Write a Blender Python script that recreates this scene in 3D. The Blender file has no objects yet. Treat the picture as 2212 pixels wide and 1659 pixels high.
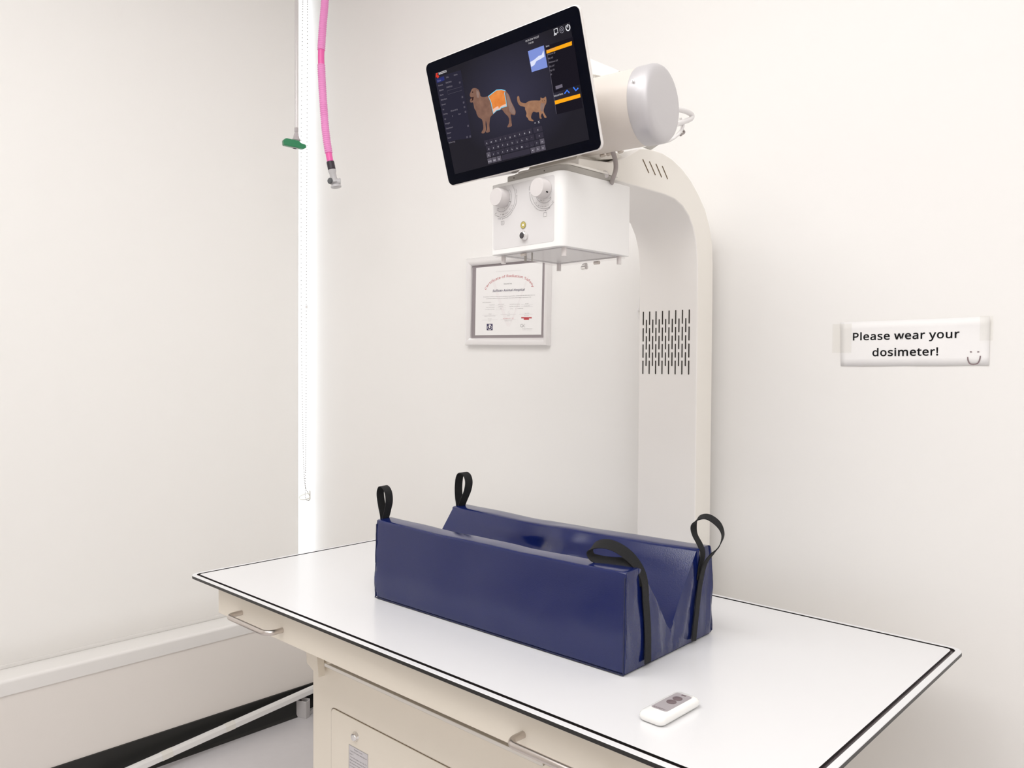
import bpy, bmesh, math, random
from mathutils import Vector, Matrix, Quaternion
S = bpy.context.scene
C = S.collection
# ---------------------------------------------------------------- camera
PW, PH = 2212, 1659
F_PX = 1724.92
YAW, PITCH, ROLL = 2.325414, 0.0211487, 0.00626684
CAM = Vector((0, 0, 1.333))
_f = Vector((math.cos(YAW)*math.cos(PITCH), math.sin(YAW)*math.cos(PITCH), -math.sin(PITCH)))
_r = Vector((math.sin(YAW), -math.cos(YAW), 0)); _u = _r.cross(_f)
RT = _r*math.cos(ROLL) + _u*math.sin(ROLL)
UP = -_r*math.sin(ROLL) + _u*math.cos(ROLL)
cd = bpy.data.cameras.new('camera'); cam = bpy.data.objects.new('camera', cd); C.objects.link(cam)
M = Matrix((( RT.x, UP.x, -_f.x, CAM.x), (RT.y, UP.y, -_f.y, CAM.y), (RT.z, UP.z, -_f.z, CAM.z), (0, 0, 0, 1)))
cam.matrix_world = M
cd.sensor_fit = 'HORIZONTAL'; cd.sensor_width = 36; cd.lens = 36*F_PX/PW; cd.clip_start = .01
S.camera = cam
# ---------------------------------------------------------------- world, exposure, lamps
w = bpy.data.worlds.new('daylight'); S.world = w; w.use_nodes = True
w.node_tree.nodes['Background'].inputs[0].default_value = (.93, .97, 1, 1)
w.node_tree.nodes['Background'].inputs[1].default_value = 2.9
S.view_settings.view_transform = 'Standard'; S.view_settings.look = 'None'
S.view_settings.gamma = 1; S.view_settings.exposure = 0.05
S.view_settings.use_curve_mapping = False
S.cycles.diffuse_bounces = 8; S.cycles.max_bounces = 14
FLOOR = 0.044; CEIL = 2.86
def area(name, loc, sx, sy, power, col=(1, .992, .985), rot=(0, 0, 0)):
    l = bpy.data.lights.new(name, 'AREA'); l.shape = 'RECTANGLE'; l.size = sx; l.size_y = sy
    l.energy = power; l.color = col
    o = bpy.data.objects.new(name, l); o.location = loc; o.rotation_euler = rot; C.objects.link(o)
    return o
area('ceiling_panel_light', (-1.20, .05, CEIL-.03), 1.3, 1.3, 23)
area('ceiling_panel_light', (-.05, .16, CEIL-.03), 1.3, 1.3, 14)
area('ceiling_panel_light', (1.20, -.50, CEIL-.03), 1.2, 1.3, 16)

# ---------------------------------------------------------------- helpers
def ray(px, py): return _f + RT*((px-PW/2)/F_PX) - UP*((py-PH/2)/F_PX)
def at(px, py, ax, val):
    """where the sight line through a photo pixel meets the world plane axis=val"""
    d = ray(px, py); return CAM + d*((val-CAM[ax])/d[ax])

def mat(name, col, rough=.5, metal=0, spec=.5, bump=0, bscale=200, coat=0, emit=None, estr=1, var=0, vscale=6, subs=0):
    m = bpy.data.materials.new(name); m.use_nodes = True
    nt = m.node_tree; b = nt.nodes['Principled BSDF']
    b.inputs['Base Color'].default_value = (*col, 1)
    b.inputs['Roughness'].default_value = rough; b.inputs['Metallic'].default_value = metal
    b.inputs['Specular IOR Level'].default_value = spec
    b.inputs['Coat Weight'].default_value = coat
    tc = nt.nodes.new('ShaderNodeTexCoord')
    if var:
        n = nt.nodes.new('ShaderNodeTexNoise'); n.inputs['Scale'].default_value = vscale; n.inputs['Detail'].default_value = 4
        nt.links.new(tc.outputs['Object'], n.inputs['Vector'])
        r = nt.nodes.new('ShaderNodeMix'); r.data_type = 'RGBA'
        r.inputs[6].default_value = (*[c*(1-var) for c in col], 1); r.inputs[7].default_value = (*[min(1, c*(1+var)) for c in col], 1)
        nt.links.new(n.outputs['Fac'], r.inputs[0]); nt.links.new(r.outputs[2], b.inputs['Base Color'])
    if bump:
        n = nt.nodes.new('ShaderNodeTexNoise'); n.inputs['Scale'].default_value = bscale; n.inputs['Detail'].default_value = 3
        nt.links.new(tc.outputs['Object'], n.inputs['Vector'])
        bp = nt.nodes.new('ShaderNodeBump'); bp.inputs['Strength'].default_value = bump; bp.inputs['Distance'].default_value = .002
        nt.links.new(n.outputs['Fac'], bp.inputs['Height']); nt.links.new(bp.outputs[0], b.inputs['Normal'])
    if emit:
        b.inputs['Emission Color'].default_value = (*emit, 1); b.inputs['Emission Strength'].default_value = estr
    return m
def srgb(r, g, b):
    f = lambda c: (c/255/12.92) if c <= 10 else ((c/255+.055)/1.055)**2.4
    return (f(r), f(g), f(b))
def glow(name, rgb, s=1.0):
    m = mat(name, (0, 0, 0), .3, spec=0, emit=srgb(*rgb), estr=s); return m
def clear(name, tint=(1, 1, 1), gloss=.08, rough=.02):
    m = bpy.data.materials.new(name); m.use_nodes = True; nt = m.node_tree; nt.nodes.clear()
    o = nt.nodes.new('ShaderNodeOutputMaterial'); mx = nt.nodes.new('ShaderNodeMixShader')
    t = nt.nodes.new('ShaderNodeBsdfTransparent'); g = nt.nodes.new('ShaderNodeBsdfGlossy')
    t.inputs[0].default_value = (*tint, 1); g.inputs['Roughness'].default_value = rough
    mx.inputs[0].default_value = gloss
    nt.links.new(t.outputs[0], mx.inputs[1]); nt.links.new(g.outputs[0], mx.inputs[2]); nt.links.new(mx.outputs[0], o.inputs[0])
    return m

WALL = mat('white_wall_paint', (.875, .862, .842), .62, bump=.05, bscale=90)
LOW = mat('lower_wall_panel', (.81, .77, .73), .6, bump=.04, bscale=160)
SILL = mat('white_sill_laminate', (.81, .795, .775), .30, spec=.8)
BLACKV = mat('black_vinyl', (.012, .012, .011), .45)
FLOORM = mat('grey_vinyl_floor', (.67, .65, .665), .42, bump=.05, bscale=60, var=.03, vscale=30)
CEILM = mat('ceiling_white', (.88, .875, .87), .8)
def BLIND_SEE_THROUGH(m):
    nt = m.node_tree; b = nt.nodes['Principled BSDF']; o = nt.nodes['Material Output']
    t = nt.nodes.new('ShaderNodeBsdfTranslucent'); t.inputs[0].default_value = (.85, .82, .79, 1)
    x = nt.nodes.new('ShaderNodeMixShader'); x.inputs[0].default_value = .27
    nt.links.new(b.outputs[0], x.inputs[1]); nt.links.new(t.outputs[0], x.inputs[2]); nt.links.new(x.outputs[0], o.inputs[0])
WHITEP = mat('white_plastic', (.86, .85, .84), .3)
CREAM = mat('cream_powder_coat', (.85, .79, .685), .42, bump=.06, bscale=500)
CREAM2 = mat('pale_cream_coat', (.87, .84, .785), .42, bump=.05, bscale=500)
COLW = mat('warm_white_coat', (.89, .865, .835), .4, bump=.04, bscale=500)
HEADW = mat('white_head_paint', (.86, .855, .845), .35)
PANEL = mat('light_grey_label', (.69, .675, .675), .45)
KNOB = mat('satin_knob', (.67, .64, .635), .4)
TUBE = mat('champagne_enamel', (.70, .645, .595), .42, spec=.4)
SILVER = mat('satin_silver', (.60, .585, .60), .40, metal=.3)
CHROME = mat('chrome', (.85, .84, .83), .12, metal=1)
STEEL = mat('brushed_steel', (.64, .59, .555), .28, metal=1)
ALU = mat('anodised_aluminium', (.86, .845, .845), .3, metal=.55)
DGREY = mat('grey_bracket', (.42, .40, .37), .45)
TABLE = mat('white_table_laminate', (.78, .78, .79), .28, coat=.15)
CORE = mat('black_phenolic_core', (.012, .011, .010), .35)
GROOVE = mat('groove_inlay', (.03, .018, .022), .25)
BLUE = mat('blue_vinyl', (.005, .012, .088), .13, bump=.08, bscale=500, spec=.58)
SEAM = mat('dark_blue_seam', (.006, .010, .05), .45)
WEB = mat('black_webbing', (.006, .006, .007), .85, bump=.5, bscale=900)
RUB = mat('dark_slot', (.02, .014, .010), .8)
INK = mat('black_ink', (.006, .006, .007), .8, spec=.15)
INKG = mat('grey_ink', (.20, .19, .20), .6)
INKL = mat('pale_grey_ink', (.50, .48, .49), .6)
REDI = mat('red_ink', (.50, .045, .06), .6)
REDL = mat('rose_ink', (.66, .27, .30), .6)
NAVY = mat('navy_ink', (.045, .035, .10), .6)
PAPER = mat('white_paper', (.90, .89, .885), .5)
PAPER2 = mat('certificate_paper', (.88, .87, .86), .5)
WATER = mat('faint_watermark', (.86, .835, .83), .5)
MATB = mat('grey_mat_board', (.30, .265, .275), .6)
SMILE = mat('pencil_grey', (.22, .16, .17), .6)
TAPE = clear('clear_tape', (.99, .988, .98), .03, .3)
GLASSW = clear('window_glass', (.98, .99, 1), .05)
ACRYL = clear('clear_acrylic', (.975, .97, .97), .05, .05)
CLEARTUBE = clear('clear_tubing', (.955, .945, .955), .07, .15)
PINK = mat('pink_plastic_hose', (.83, .13, .42), .35)
PINKL = mat('pale_pink_hose', (.83, .29, .60), .4)
ELBOW = mat('grey_plastic', (.50, .49, .50), .35)
GREEN = mat('green_plastic', (.02, .22, .09), .4)
BEZEL = mat('black_monitor_glass', (.0015, .002, .006), .12, spec=.06)
YEL = mat('yellow_print', (.62, .53, .15), .5)
REMG = mat('remote_grey_label', (.42, .385, .40), .35, metal=.1)
REMD = mat('remote_dark_print', (.16, .12, .13), .5)
CABLE = mat('grey_cable', (.36, .32, .31), .45)
CABLEW = mat('white_cable', (.78, .76, .76), .35)
REDW = mat('copper_red', (.55, .20, .12), .4)

def new(name, bm, m, parent=None, smooth=False, loc=None, bevel=0, seg=3, subd=0, angle=40):
    me = bpy.data.meshes.new(name); bm.normal_update(); bm.to_mesh(me); bm.free()
    for x in (m if isinstance(m, (list, tuple)) else [m]): me.materials.append(x)
    o = bpy.data.objects.new(name, me); C.objects.link(o)
    if parent: o.parent = parent
    if loc: o.location = loc
    if smooth or bevel:
        me.polygons.foreach_set('use_smooth', [True]*len(me.polygons))
        me.set_sharp_from_angle(angle=math.radians(angle))
    if bevel:
        b = o.modifiers.new('bevel', 'BEVEL'); b.width = bevel; b.segments = seg; b.limit_method = 'ANGLE'; b.harden_normals = True
        b.angle_limit = math.radians(30)
    return o
def thing(name, label, cat, loc=(0, 0, 0), rot=None, group=None):
    o = bpy.data.objects.new(name, None); C.objects.link(o); o.empty_display_size = .05
    o.location = loc
    if rot is not None: o.rotation_euler = rot
    o['label'] = label; o['category'] = cat
    if group: o['group'] = group
    return o
def tag(o, label, cat, group=None):
    o['label'] = label; o['category'] = cat
    if group: o['group'] = group
    return o
def struct(name, bm, m, parent=None, **k):
    o = new(name, bm, m, parent, **k)
    if not parent: o['kind'] = 'structure'
    return o
def box(bm, x0, x1, y0, y1, z0, z1):
    v = [bm.verts.new((x, y, z)) for x in (x0, x1) for y in (y0, y1) for z in (z0, z1)]
    for f in ((0, 1, 3, 2), (4, 6, 7, 5), (0, 4, 5, 1), (2, 3, 7, 6), (0, 2, 6, 4), (1, 5, 7, 3)):
        bm.faces.new([v[i] for i in f])
    return v
def B(*a):
    bm = bmesh.new(); box(bm, *a); return bm
def prism(bm, pts, axis, a, b):
    """closed outline in the plane across axis (0: yz, 1: xz, 2: xy), from a to b"""
    def P(p, t): return {0: (t, p[0], p[1]), 1: (p[0], t, p[1]), 2: (p[0], p[1], t)}[axis]
    A = [bm.verts.new(P(p, a)) for p in pts]; Bv = [bm.verts.new(P(p, b)) for p in pts]; n = len(pts)
    fs = [bm.faces.new(A), bm.faces.new(Bv[::-1])]
    for i in range(n): fs.append(bm.faces.new((A[i], Bv[i], Bv[(i+1) % n], A[(i+1) % n])))
    bmesh.ops.recalc_face_normals(bm, faces=fs); return bm
def rrect(x0, x1, y0, y1, r, n=8):
    out = []
    for cx, cy, a in ((x1-r, y0+r, -90), (x1-r, y1-r, 0), (x0+r, y1-r, 90), (x0+r, y0+r, 180)):
        for i in range(n+1):
            t = math.radians(a+90*i/n); out.append((cx+r*math.cos(t), cy+r*math.sin(t)))
    return out
def cyl(bm, c, ax, r, L, n=32, r2=None):
    c = Vector(c); ax = Vector(ax).normalized(); q = Vector((0, 0, 1)).rotation_difference(ax).to_matrix().to_4x4()
    return bmesh.ops.create_cone(bm, cap_ends=True, segments=n, radius1=r, radius2=r if r2 is None else r2, depth=L, matrix=Matrix.Translation(c+ax*L/2) @ q)
def lathe(bm, c, ax, prof, n=48):
    """profile (radius, height along ax), open ends capped"""
    c = Vector(c); ax = Vector(ax).normalized(); q = Vector((0, 0, 1)).rotation_difference(ax)
    rings = []
    for r, h in prof:
        rings.append([bm.verts.new(c + q @ Vector((r*math.cos(2*math.pi*i/n), r*math.sin(2*math.pi*i/n), h))) for i in range(n)])
    fs = []
    for a, b in zip(rings, rings[1:]):
        for i in range(n): fs.append(bm.faces.new((a[i], a[(i+1) % n], b[(i+1) % n], b[i])))
    fs.append(bm.faces.new(rings[0][::-1])); fs.append(bm.faces.new(rings[-1]))
    bmesh.ops.recalc_face_normals(bm, faces=fs)
def catmull(pts, k=8, closed=False):
    pts = [Vector(p) for p in pts]; out = []; n = len(pts)
    for i in range(n if closed else n-1):
        if closed: p0, p1, p2, p3 = (pts[(i+j-1) % n] for j in range(4))
        else: p0, p1, p2, p3 = pts[max(i-1, 0)], pts[i], pts[i+1], pts[min(i+2, n-1)]
        for j in range(k):
            t = j/k; out.append(.5*((2*p1)+(p2-p0)*t+(2*p0-5*p1+4*p2-p3)*t*t+(3*p1-p0-3*p2+p3)*t**3))
    if not closed: out.append(pts[-1])
    return out
def tube(bm, pts, r, n=12, rf=None):
    pts = [Vector(p) for p in pts]; rings = []
    t = (pts[1]-pts[0]).normalized(); up = Vector((0, 0, 1)) if abs(t.z) < .9 else Vector((1, 0, 0))
    nr = t.cross(up).normalized()
    for i, p in enumerate(pts):
        t2 = (pts[min(i+1, len(pts)-1)]-pts[max(i-1, 0)]).normalized()
        nr = (nr - t2*nr.dot(t2)).normalized(); bn = t2.cross(nr); rr = rf(i) if rf else r
        rings.append([bm.verts.new(p + (nr*math.cos(2*math.pi*k/n)+bn*math.sin(2*math.pi*k/n))*rr) for k in range(n)])
    fs = []
    for a, b in zip(rings, rings[1:]):
        for k in range(n): fs.append(bm.faces.new((a[k], a[(k+1) % n], b[(k+1) % n], b[k])))
    fs.append(bm.faces.new(rings[0][::-1])); fs.append(bm.faces.new(rings[-1]))
    bmesh.ops.recalc_face_normals(bm, faces=fs)
def strip(bm, pts, wdir, width, th):
    """a band of webbing: follows pts, its width along wdir, th thick"""
    pts = [Vector(p) for p in pts]; rings = []
    for i, p in enumerate(pts):
        wd = Vector(wdir[i] if isinstance(wdir, list) else wdir).normalized()
        t = (pts[min(i+1, len(pts)-1)]-pts[max(i-1, 0)]).normalized()
        wv = (wd - t*wd.dot(t)).normalized(); nv = t.cross(wv)
        rings.append([bm.verts.new(p+wv*a*width/2+nv*b*th/2) for a, b in ((-1, -1), (1, -1), (1, 1), (-1, 1))])
    fs = []
    for a, b in zip(rings, rings[1:]):
        for k in range(4): fs.append(bm.faces.new((a[k], a[(k+1) % 4], b[(k+1) % 4], b[k])))
    fs.append(bm.faces.new(rings[0][::-1])); fs.append(bm.faces.new(rings[-1]))
    bmesh.ops.recalc_face_normals(bm, faces=fs)
_FONT = {   # letter shapes: advance, then outline points and triangles of each stroke
 'rA': (512, [('хʐЀ̝́́˙ʐʐʐͰӏαӏҐʐΪЯΧи\u03a2цΝїΗѩΓѹΏ҄\u038bѴ·Ѥ\u0382є;цͺйͶЯ̵\u0381Ϫ\u0381', 'ĄĆąĄĎĆĎćĆĄďĎčćĎČćčĄĐďċćČĄđĐĊćċĄĒđĄēĒĉćĊĄĔēĈćĉĄĕĔĖćĈĄĂĕĂĖĕĂāĖāćĖĄăĂĀćā')]),
 'rB': (521, [('\u0381ӍϠӅФҭэҁћпјПюЃпϫЩϘЎωϮπϮμАδЯΧщΕѝͼѪ͛Ѯ̳Ѩ̃і˚йʺБʣϡʕΧʐ˞ʐ˞ӍΐϙώϟϵϰЉЎАзЈџϯѺτҊ΅ҏ̦ҏ̦ϙ̦Ν̦ˍΙˍϚ˔Ѓ˫К̍С̸О͕ДͭЂ\u0381ϨΐσΚΔΝ', 'ĘģęģĀęģāĀģĂāģĢĂĢăĂĘĤģġăĢĠăġĠĄăğĄĠĞĄğĞąĄĝąĞĝĆąĜĆĝĜćĆěćĜěĈćĚĈěĘĥĤĥĚĤĥĈĚĥĉĈĥĊĉĥċĊĥČċĥčČĥıčıĎčĘĦĥİĎıįĎİįďĎĮďįĭďĮĭĐďĬĐĭĬđĐīđĬĪđīĪĒđĩĒĪĩēĒĨēĩĨĔēħĔĨĘħĦĘĔħĘĕĔĘĖĕĘėĖ')]),
 'rC': (507, [('ϓҕΨґ\u0381҆͞Ѳ͂ј̫з̛Џ̑ϡ̍ή̴̣̓ͬ̿̅ͥˣΖˎϒˇϷˉКˎл˕ќ˞ќʟлʕЙʎϴʉψʈ\u0378ʑ̶ʬ̃˘˞̓ˈ͛ˁί˅ϭ˓Ц˩ј̯̈҃Ҧ͞ҿΕӏϔӕϿӒЩӌѐӁѲҳѕѶйҁКҌϸғ', 'ĤĦĥĤħĦģħĤģĨħģĩĨĢĩģĢĭĩĭĬĩĬīĩīĪĩġāĢāĀĢĀĭĢġĂāġăĂĠăġĠĄăğĄĠğąĄğĆąĞĆğĞćĆĝćĞĝĈćĜĈĝĜĉĈĜĊĉěĊĜěċĊĚċěĚČċĚčČđēĒęčĚĐēđęĎčďēĐĎēďęēĎĘēęĘĔēĘĕĔėĕĘėĖĕ')]),
 'rD': (585, [('ҨδҠ͛҅̓љ˚Пʱϕʘͽʐ˞ʐ˞ӍΎӍϟӅФҬќ҅҆юҠЉќαіϷуЯФљϹѷτ҉΄ҏ̦ҏ̦ˎʹˎϙ˜Т̇ю͎', 'ćĖĈĖĉĈĖĊĉĖċĊĖĕċĕČċćėĖĔČĕēČĔēčČĒčēđčĒđĎčĐĎđĐĀĎďĀĐďāĀěāďěĂāĚĂěĚăĂęăĚĘăęĘĄăćĘėćĄĘćąĄćĆą')]),
 'rE': (446, [('Оʐ˞ʐ˞ӍОӍОҍ̦ҍ̦ϚЏϚЏΜ̦Μ̦ˏОˏ', 'āąĂąăĂąĄăāĆąāĉĆĉćĆĉĈćāĊĉāċĊāĀċ')]),
 'rF': (416, [('̦ʐ˞ʐ˞ӍОӍОҍ̦ҍ̦ςЏςЏ\u0383̦\u0383', 'āąĂąăĂąĄăāĆąāĉĆĉćĆĉĈćāĀĉ')]),
 'rG': (584, [('ϖξҜξҜʦѮʘпʏЌʊϓʈ\u0381ʑ̽ʬ̈˗ˡ̒ˉ͚ˁήˊЂˤъ̏҄͊ҰΓӋϪӕИӒхӌѮӁҔҳѹѴљҁеҌЎғϦҕΦҎͱѹͅї̦Щ̓ϱ̌ή̶̢̒ͮ̿̇ͨˤΞˎϤˇЇˈФˋнˏє˔є;ϖ;', 'đēĒđĔēđĕĔĐĕđĐĖĕĐĚĖĚęĖęĘĖĘėĖďěĐěĚĐďĜěďĝĜĎĝďĎĞĝĎğĞčğĎčĠğČĠčČġĠĭāĀĭĬāĬĂāċġČċĢġīĂĬċģĢĊģċĊĤģĉĤĊĉĥĤĉĦĥĈĦĉĪĂīĩĂĪĈħĦĨĂĩħĂĨĈĂħćĂĈćăĂćĄăĆĄćĆąĄ')]),
 'rH': (594, [('ҔʐыʐыΛ̦Λ̦ʐ˞ʐ˞Ӎ̦Ӎ̦ϚыϚыӍҔӍ', 'ąćĆąĈćĉċĊĉĀċąăĈăĉĈăĂĉĂĀĉąĄăāĀĂ')]),
 'rI': (272, [('Ϳʐʰʐʰʺ˳ˉ˳ғʰңʰӍͿӍͿң̼ғ̼ˉͿʺ', 'ąćĆąĈćĄĈąĄĉĈăĉĄăĊĉĂĊăĂċĊāċĂāĀċ')]),
 'rJ': (219, [('ʍǸɻǸɫǺɝǾɑȂɑȿɟȼɭȹɼȸʋȷʟȹʱȿ˂Ɋˏɛ˗ɳ˚ʓ˚Ӎ̢Ӎ̢ʙ̝ɦ̐Ⱦ˹ȟ˛ȉʷǼ', 'ďđĐďĒđďēĒĎēďčēĎčĔēČĔčċĔČĄĆąĊĔċĊĕĔĄćĆĄĈćĉĕĊĄĉĈĄĕĉĄĖĕĄėĖăėĄĂėăĂĀėāĀĂ')]),
 'rK': (496, [('ҀʐЫʐ͡Ρ̦̦ͮʐ˞ʐ˞Ӎ̦Ӎ̦β̾ώ͗ϩͰЄΉПУӍѸӍΕϓ', 'ąćĆąĈćČĎčČďĎċďČĊďċĉďĊĉĀďĈĂĉĂĀĉąăĈăĂĈāĀĂąĄă')]),
 'rL': (420, [('˞ʐ˞Ӎ̦Ӎ̦ːРːРʐ', 'ĀĂāĀăĂĀĄăĀąĄ')]),
 'rM': (727, [('Ϛʐ̛̞̜҆҆Ѵ̞ѝ̟у̠Ч̠Љ̠ϫ̠ʐ˞ʐ˞Ӎ͈ӍϹ˷ϼ˷ҰӍԚӍԚʐӒʐӒϰӒЌӓШӔуӕќӗѲӘ҅ӕ҅Жʐ', 'ĊĂċĂČċĂāČāčČĎĚďĚĐďĚęĐęđĐĊăĂĀčāĎěĚĘđęĊĄăėđĘĊąĄĖđėĊĆąĕđĖĔđĕĊćĆēđĔĊĈćĒđēĊĉĈĀĎčĀěĎ')]),
 'rN': (609, [('Ҥʐяʐ̝Ѭ̚Ѭ̛ї̝р̞Ц̟Њ̠ϭ̠ϐ̠ʐ˞ʐ˞Ӎ̱Ӎѣ˳Ѧ˳ѥ̃Ѥ̙ѣ̴Ѣ͑ѡͯѠΉѠӍҤӍ', 'ċăČăčČăĂčĂĎčĕėĖĕĀėċĄăāĎĂċąĄċĆąċćĆċĈćċĉĈċĊĉĔĀĕēĀĔĒĀēđĀĒĐĀđďĀĐāďĎāĀď')]),
 'rO': (626, [('ӑίӍͰӁ̶Ҭ̄Ҏ˙ѩʶмʝЇʍϊʈ\u038bʍ͔ʝ̧ʷ̂˙˥̄ˑ̷˅ͰˁΰˈЂ˞ъ̶̂҄ұ\u0378ӌϊӕЙӌћұҎ҅ҳъӊЂ̍ί̡̳̻̒ͬ̅͟ˣΏˎϊˇЅˎдˣј̅ѱ̳Ҁͬ҅ίѺАјљО҇ϊҖΏҏ͟Ѻ̻љ̡Ы̒ϲ', 'ĕėĖĕĘėĔĘĕĔęĘēĬĔĬęĔēĭĬīęĬēĮĭĪęīĪĚęĒĮēĒįĮĒİįĩĚĪĩěĚđİĒđıİĨěĩĐıđĨĀěĐĜıďĜĐďĝĜħĀĨħāĀĎĝďħĂāĎĞĝĦĂħčĞĎĦăĂčğĞĥăĦĤăĥčĠğČĠčĤĄăČġĠģĄĤċġČģąĄċĢġĢąģċąĢĊąċĊĆąĉĆĊĉćĆĈćĉ')]),
 'rP': (485, [('͵ӍϖӂЙҠпѫьФщЂсϠбςЛΦϼΏϔ;Σͳ̦̦ͨͯͯʐ˞ʐ˞Ӎͯҏ̦ҏ̦έ͠έΒΰκθϚχϰϞϽϻЂСϹёϞѴα҈', 'ďĒĐĒĀĐĒāĀĒĂāĒđĂđĝĂĝăĂďēĒĜăĝěăĜěĄăĚĄěĚąĄęąĚęĆąĘĆęĘćĆėćĘĖćėĖĈćĕĈĖĔĈĕďčēčĔēčĈĔčĉĈčĊĉčċĊčČċďĎč')]),
 'rQ': (626, [('ӑίӍͭҿ̰ҧ˼҇ːѝʮЫʖҴȈьȈϞʉϙʉϔʈώʈϊʈ\u038bʍ͔ʝ̧ʷ̂˙˥̄ˑ̷˅ͰˁΰˈЂ˞ъ̶̂҄ұ\u0378ӌϊӕЙӌћұҎ҅ҳъӊЂ̍ί̡̳̻̒ͬ̅͟ˣΏˎϊˇЅˎдˣј̅ѱ̳Ҁͬ҅ίѺАјљО҇ϊҖΏҏ͟Ѻ̻љ̡Ы̒ϲ', 'ĚĜěĚĝĜęĝĚęĞĝĘıęıĞęĘĲıİĞıĘĳĲįĞİįğĞėĳĘėĴĳėĵĴĮğįĮĠğĖĵėĖĶĵĭĠĮĕĶĖĭĀĠĕġĶĔġĕĔĢġĬĀĭĬāĀēĢĔĬĂāēģĢīĂĬĒģēĒĤģĪĂīĪăĂĩăĪĒĥĤđĥĒĩĄăđĦĥĨĄĩĐĦđĨąĄĐħĦħąĨĐąħďąĐďĆąĎĆďĎĉĆĉćĆčĊĎĊĉĎĈćĉčċĊčČċ')]),
 'rR': (499, [('ͼӍνӈϱһЙҤж҄чќьЪшЀлϞШςБέ϶ΝϚΑѷʐУʐΘͽ̦ͽ̦ʐ˞ʐ˞Ӎ\u0378Ҏ̦Ҏ̦κͼκθπϢϕϺϷЂЧϾшϳѣϠѶφ҄Σҋ', 'ĒĕēĕĀēĕāĀĕĂāĕăĂĕĔăĔĄăĒĖĕĠĄĔğĄĠğąĄĞąğĝąĞĜąĝĜĆąěĆĜěćĆĚćěĚĈćęĈĚęĉĈĘĉęĘĊĉėĊĘĒĐĖĐėĖĐĊėĐċĊĐČċĐďČďčČĒđĐĎčď')]),
 'rS': (440, [('У̩М˺Њ˒ϬʳσʛΑʍ͖ʈ̷ʉ̙ʋ˽ʏˣʔˍʛʹʣʹ˨˙˜́ˑ̬ˉ͙ˇ\u0380ˉΡ˒κ˟ό˲ϗ̈Ϛ̣ϗ̽ώ͒ξͥΥͶ\u0382·͔Ι̱Χ̓ζ˺χ˥Ϛ˕ϯˉЇ˂Уˀуˆѭ˗ґ˳Ү̘Ӄ̈́ӐͷӕΤӒώӌϳӂЕҵϾѷϠ҃ξҌΚғ͵ҕ͔ғ̹ҋ̤Ѿ̕Ѯ̌љ̉т̌Ч̕В̥Ͽ̼ϯ͜ϟΆώελϜΧϺΏБʹО͒', 'ĪĬīĪĭĬĩĭĪĩĮĭĨĮĩĨįĮĨĳįĳĲįĲıįıİįħĴĨĴĳĨħĵĴħĶĵĦĶħĦķĶĦĸķĦĹĸĥĹĦĥĺĹĤĺĥĤĻĺĤļĻģļĤģĽļĢĽģĢľĽĢĿľġĿĢġŀĿĠŀġĠŁŀğŁĠğłŁĞłğĝłĞĝŃłĜŃĝĜńŃěńĜĚńěĚŅńęŅĚęĀŅĘĀęėĀĘėāĀĖāėĕāĖĕĂāĔĂĕČĎčēĂĔČďĎēăĂĒăēČĐďđăĒČđĐČăđČĄăċĄČċąĄĊąċĉąĊĈąĉĈĆąćĆĈ')]),
 'rT': (446, [('Γʐ͋ʐ͋ҍʘҍʘӍхӍхҍΓҍ', 'ăąĄăĆąĂĆăāćĂćĆĂāĀć')]),
 'rU': (586, [('ґ͚ҋ̢ѹ˯ћ˄аʤϸʏβʈ͔ʗ̐˂˦̆˘͜˘Ӎ̠Ӎ̛̠͙̪͆˭ʹːζˇϦˋЋ˙Ч˰л̎ц̱ъ͚ъӍґӍ', 'ĊČċĊčČėęĘėĀęĉčĊĖĀėĖāĀĉĎčĕāĖĕĂāĉďĎĔĂĕĈďĉēĂĔēăĂĈĐďĒăēĈđĐđăĒĈăđĈĄăćĄĈćąĄĆąć')]),
 'rV': (481, [('ѱӍΥʐ͜ʐʐӍ˛Ӎ̰ͥ͆ͬ͜͝Ͳ̛ͷ̇ͼ˴\u0381ˠ΅˴Ί̇Ώ̜Ζ̱Ν͇Υ͟ХӍ', 'ĂĄăĂąĄđĀĒđāĀĐāđĂĆąďāĐĂćĆĎāďĂĈćčāĎĂĉĈČāčĂĊĉċāČĂċĊĂāċ')]),
 'rW': (746, [('կӍӗʐҎʐПЇКИЕЪАлЌыЈњЅѧЃѱЂѸЁѱϿѧϼњϹыϵлϰЩϬЗϦЅͺʐ̱ʐʚӍ˥Ӎ̧͇̹͎̖͔̾ͯ̓͊͋͒̆͗͝˶͙˧͜˷̙̪̇ͥͪ̽ͮ͢͞͏ͳ͡\u0378ͳϝӍЧӍҐͱҖ͞қ͋ҟ̹Ҥ̧ҧ̕Ҫ̅ҭ˵Ұ˧ҳ˻Ҷ̑һ̧Ӏ̿ӆ͗ӌͰԤӍ', 'ĕėĖĕĘėĨĪĩĨċĪċīĪĹĀĺĹāĀĨČċĊīċĨčČĉīĊĨĎčĈīĉĨďĎćīĈĨĐďĆīćąīĆĨđĐĄīąĨĒđăīĄĨēĒĂīăĨĔēħĔĨĂĬīĸāĹĕęĘĦĔħĂĭĬĕĚęķāĸĥĔĦĂĮĭĕěĚĶāķĤĔĥĂįĮĕĜěģĔĤĵāĶĕĝĜĂİįĢĔģĕĞĝĂıİĴāĵġĔĢĕğĞĂĲıĳāĴĠĔġĕĠğĂĳĲĕĔĠĂāĳ')]),
 'rX': (470, [('ѣʐБʐ\u0379Ή˟ʐʓʐ͑κʟӍ˯ӍͼϬЉӍѕӍΤμ', 'ąćĆąĈćĈĊĉĈċĊąċĈąĀċĄĂąĂĀąĄăĂāĀĂ')]),
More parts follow.
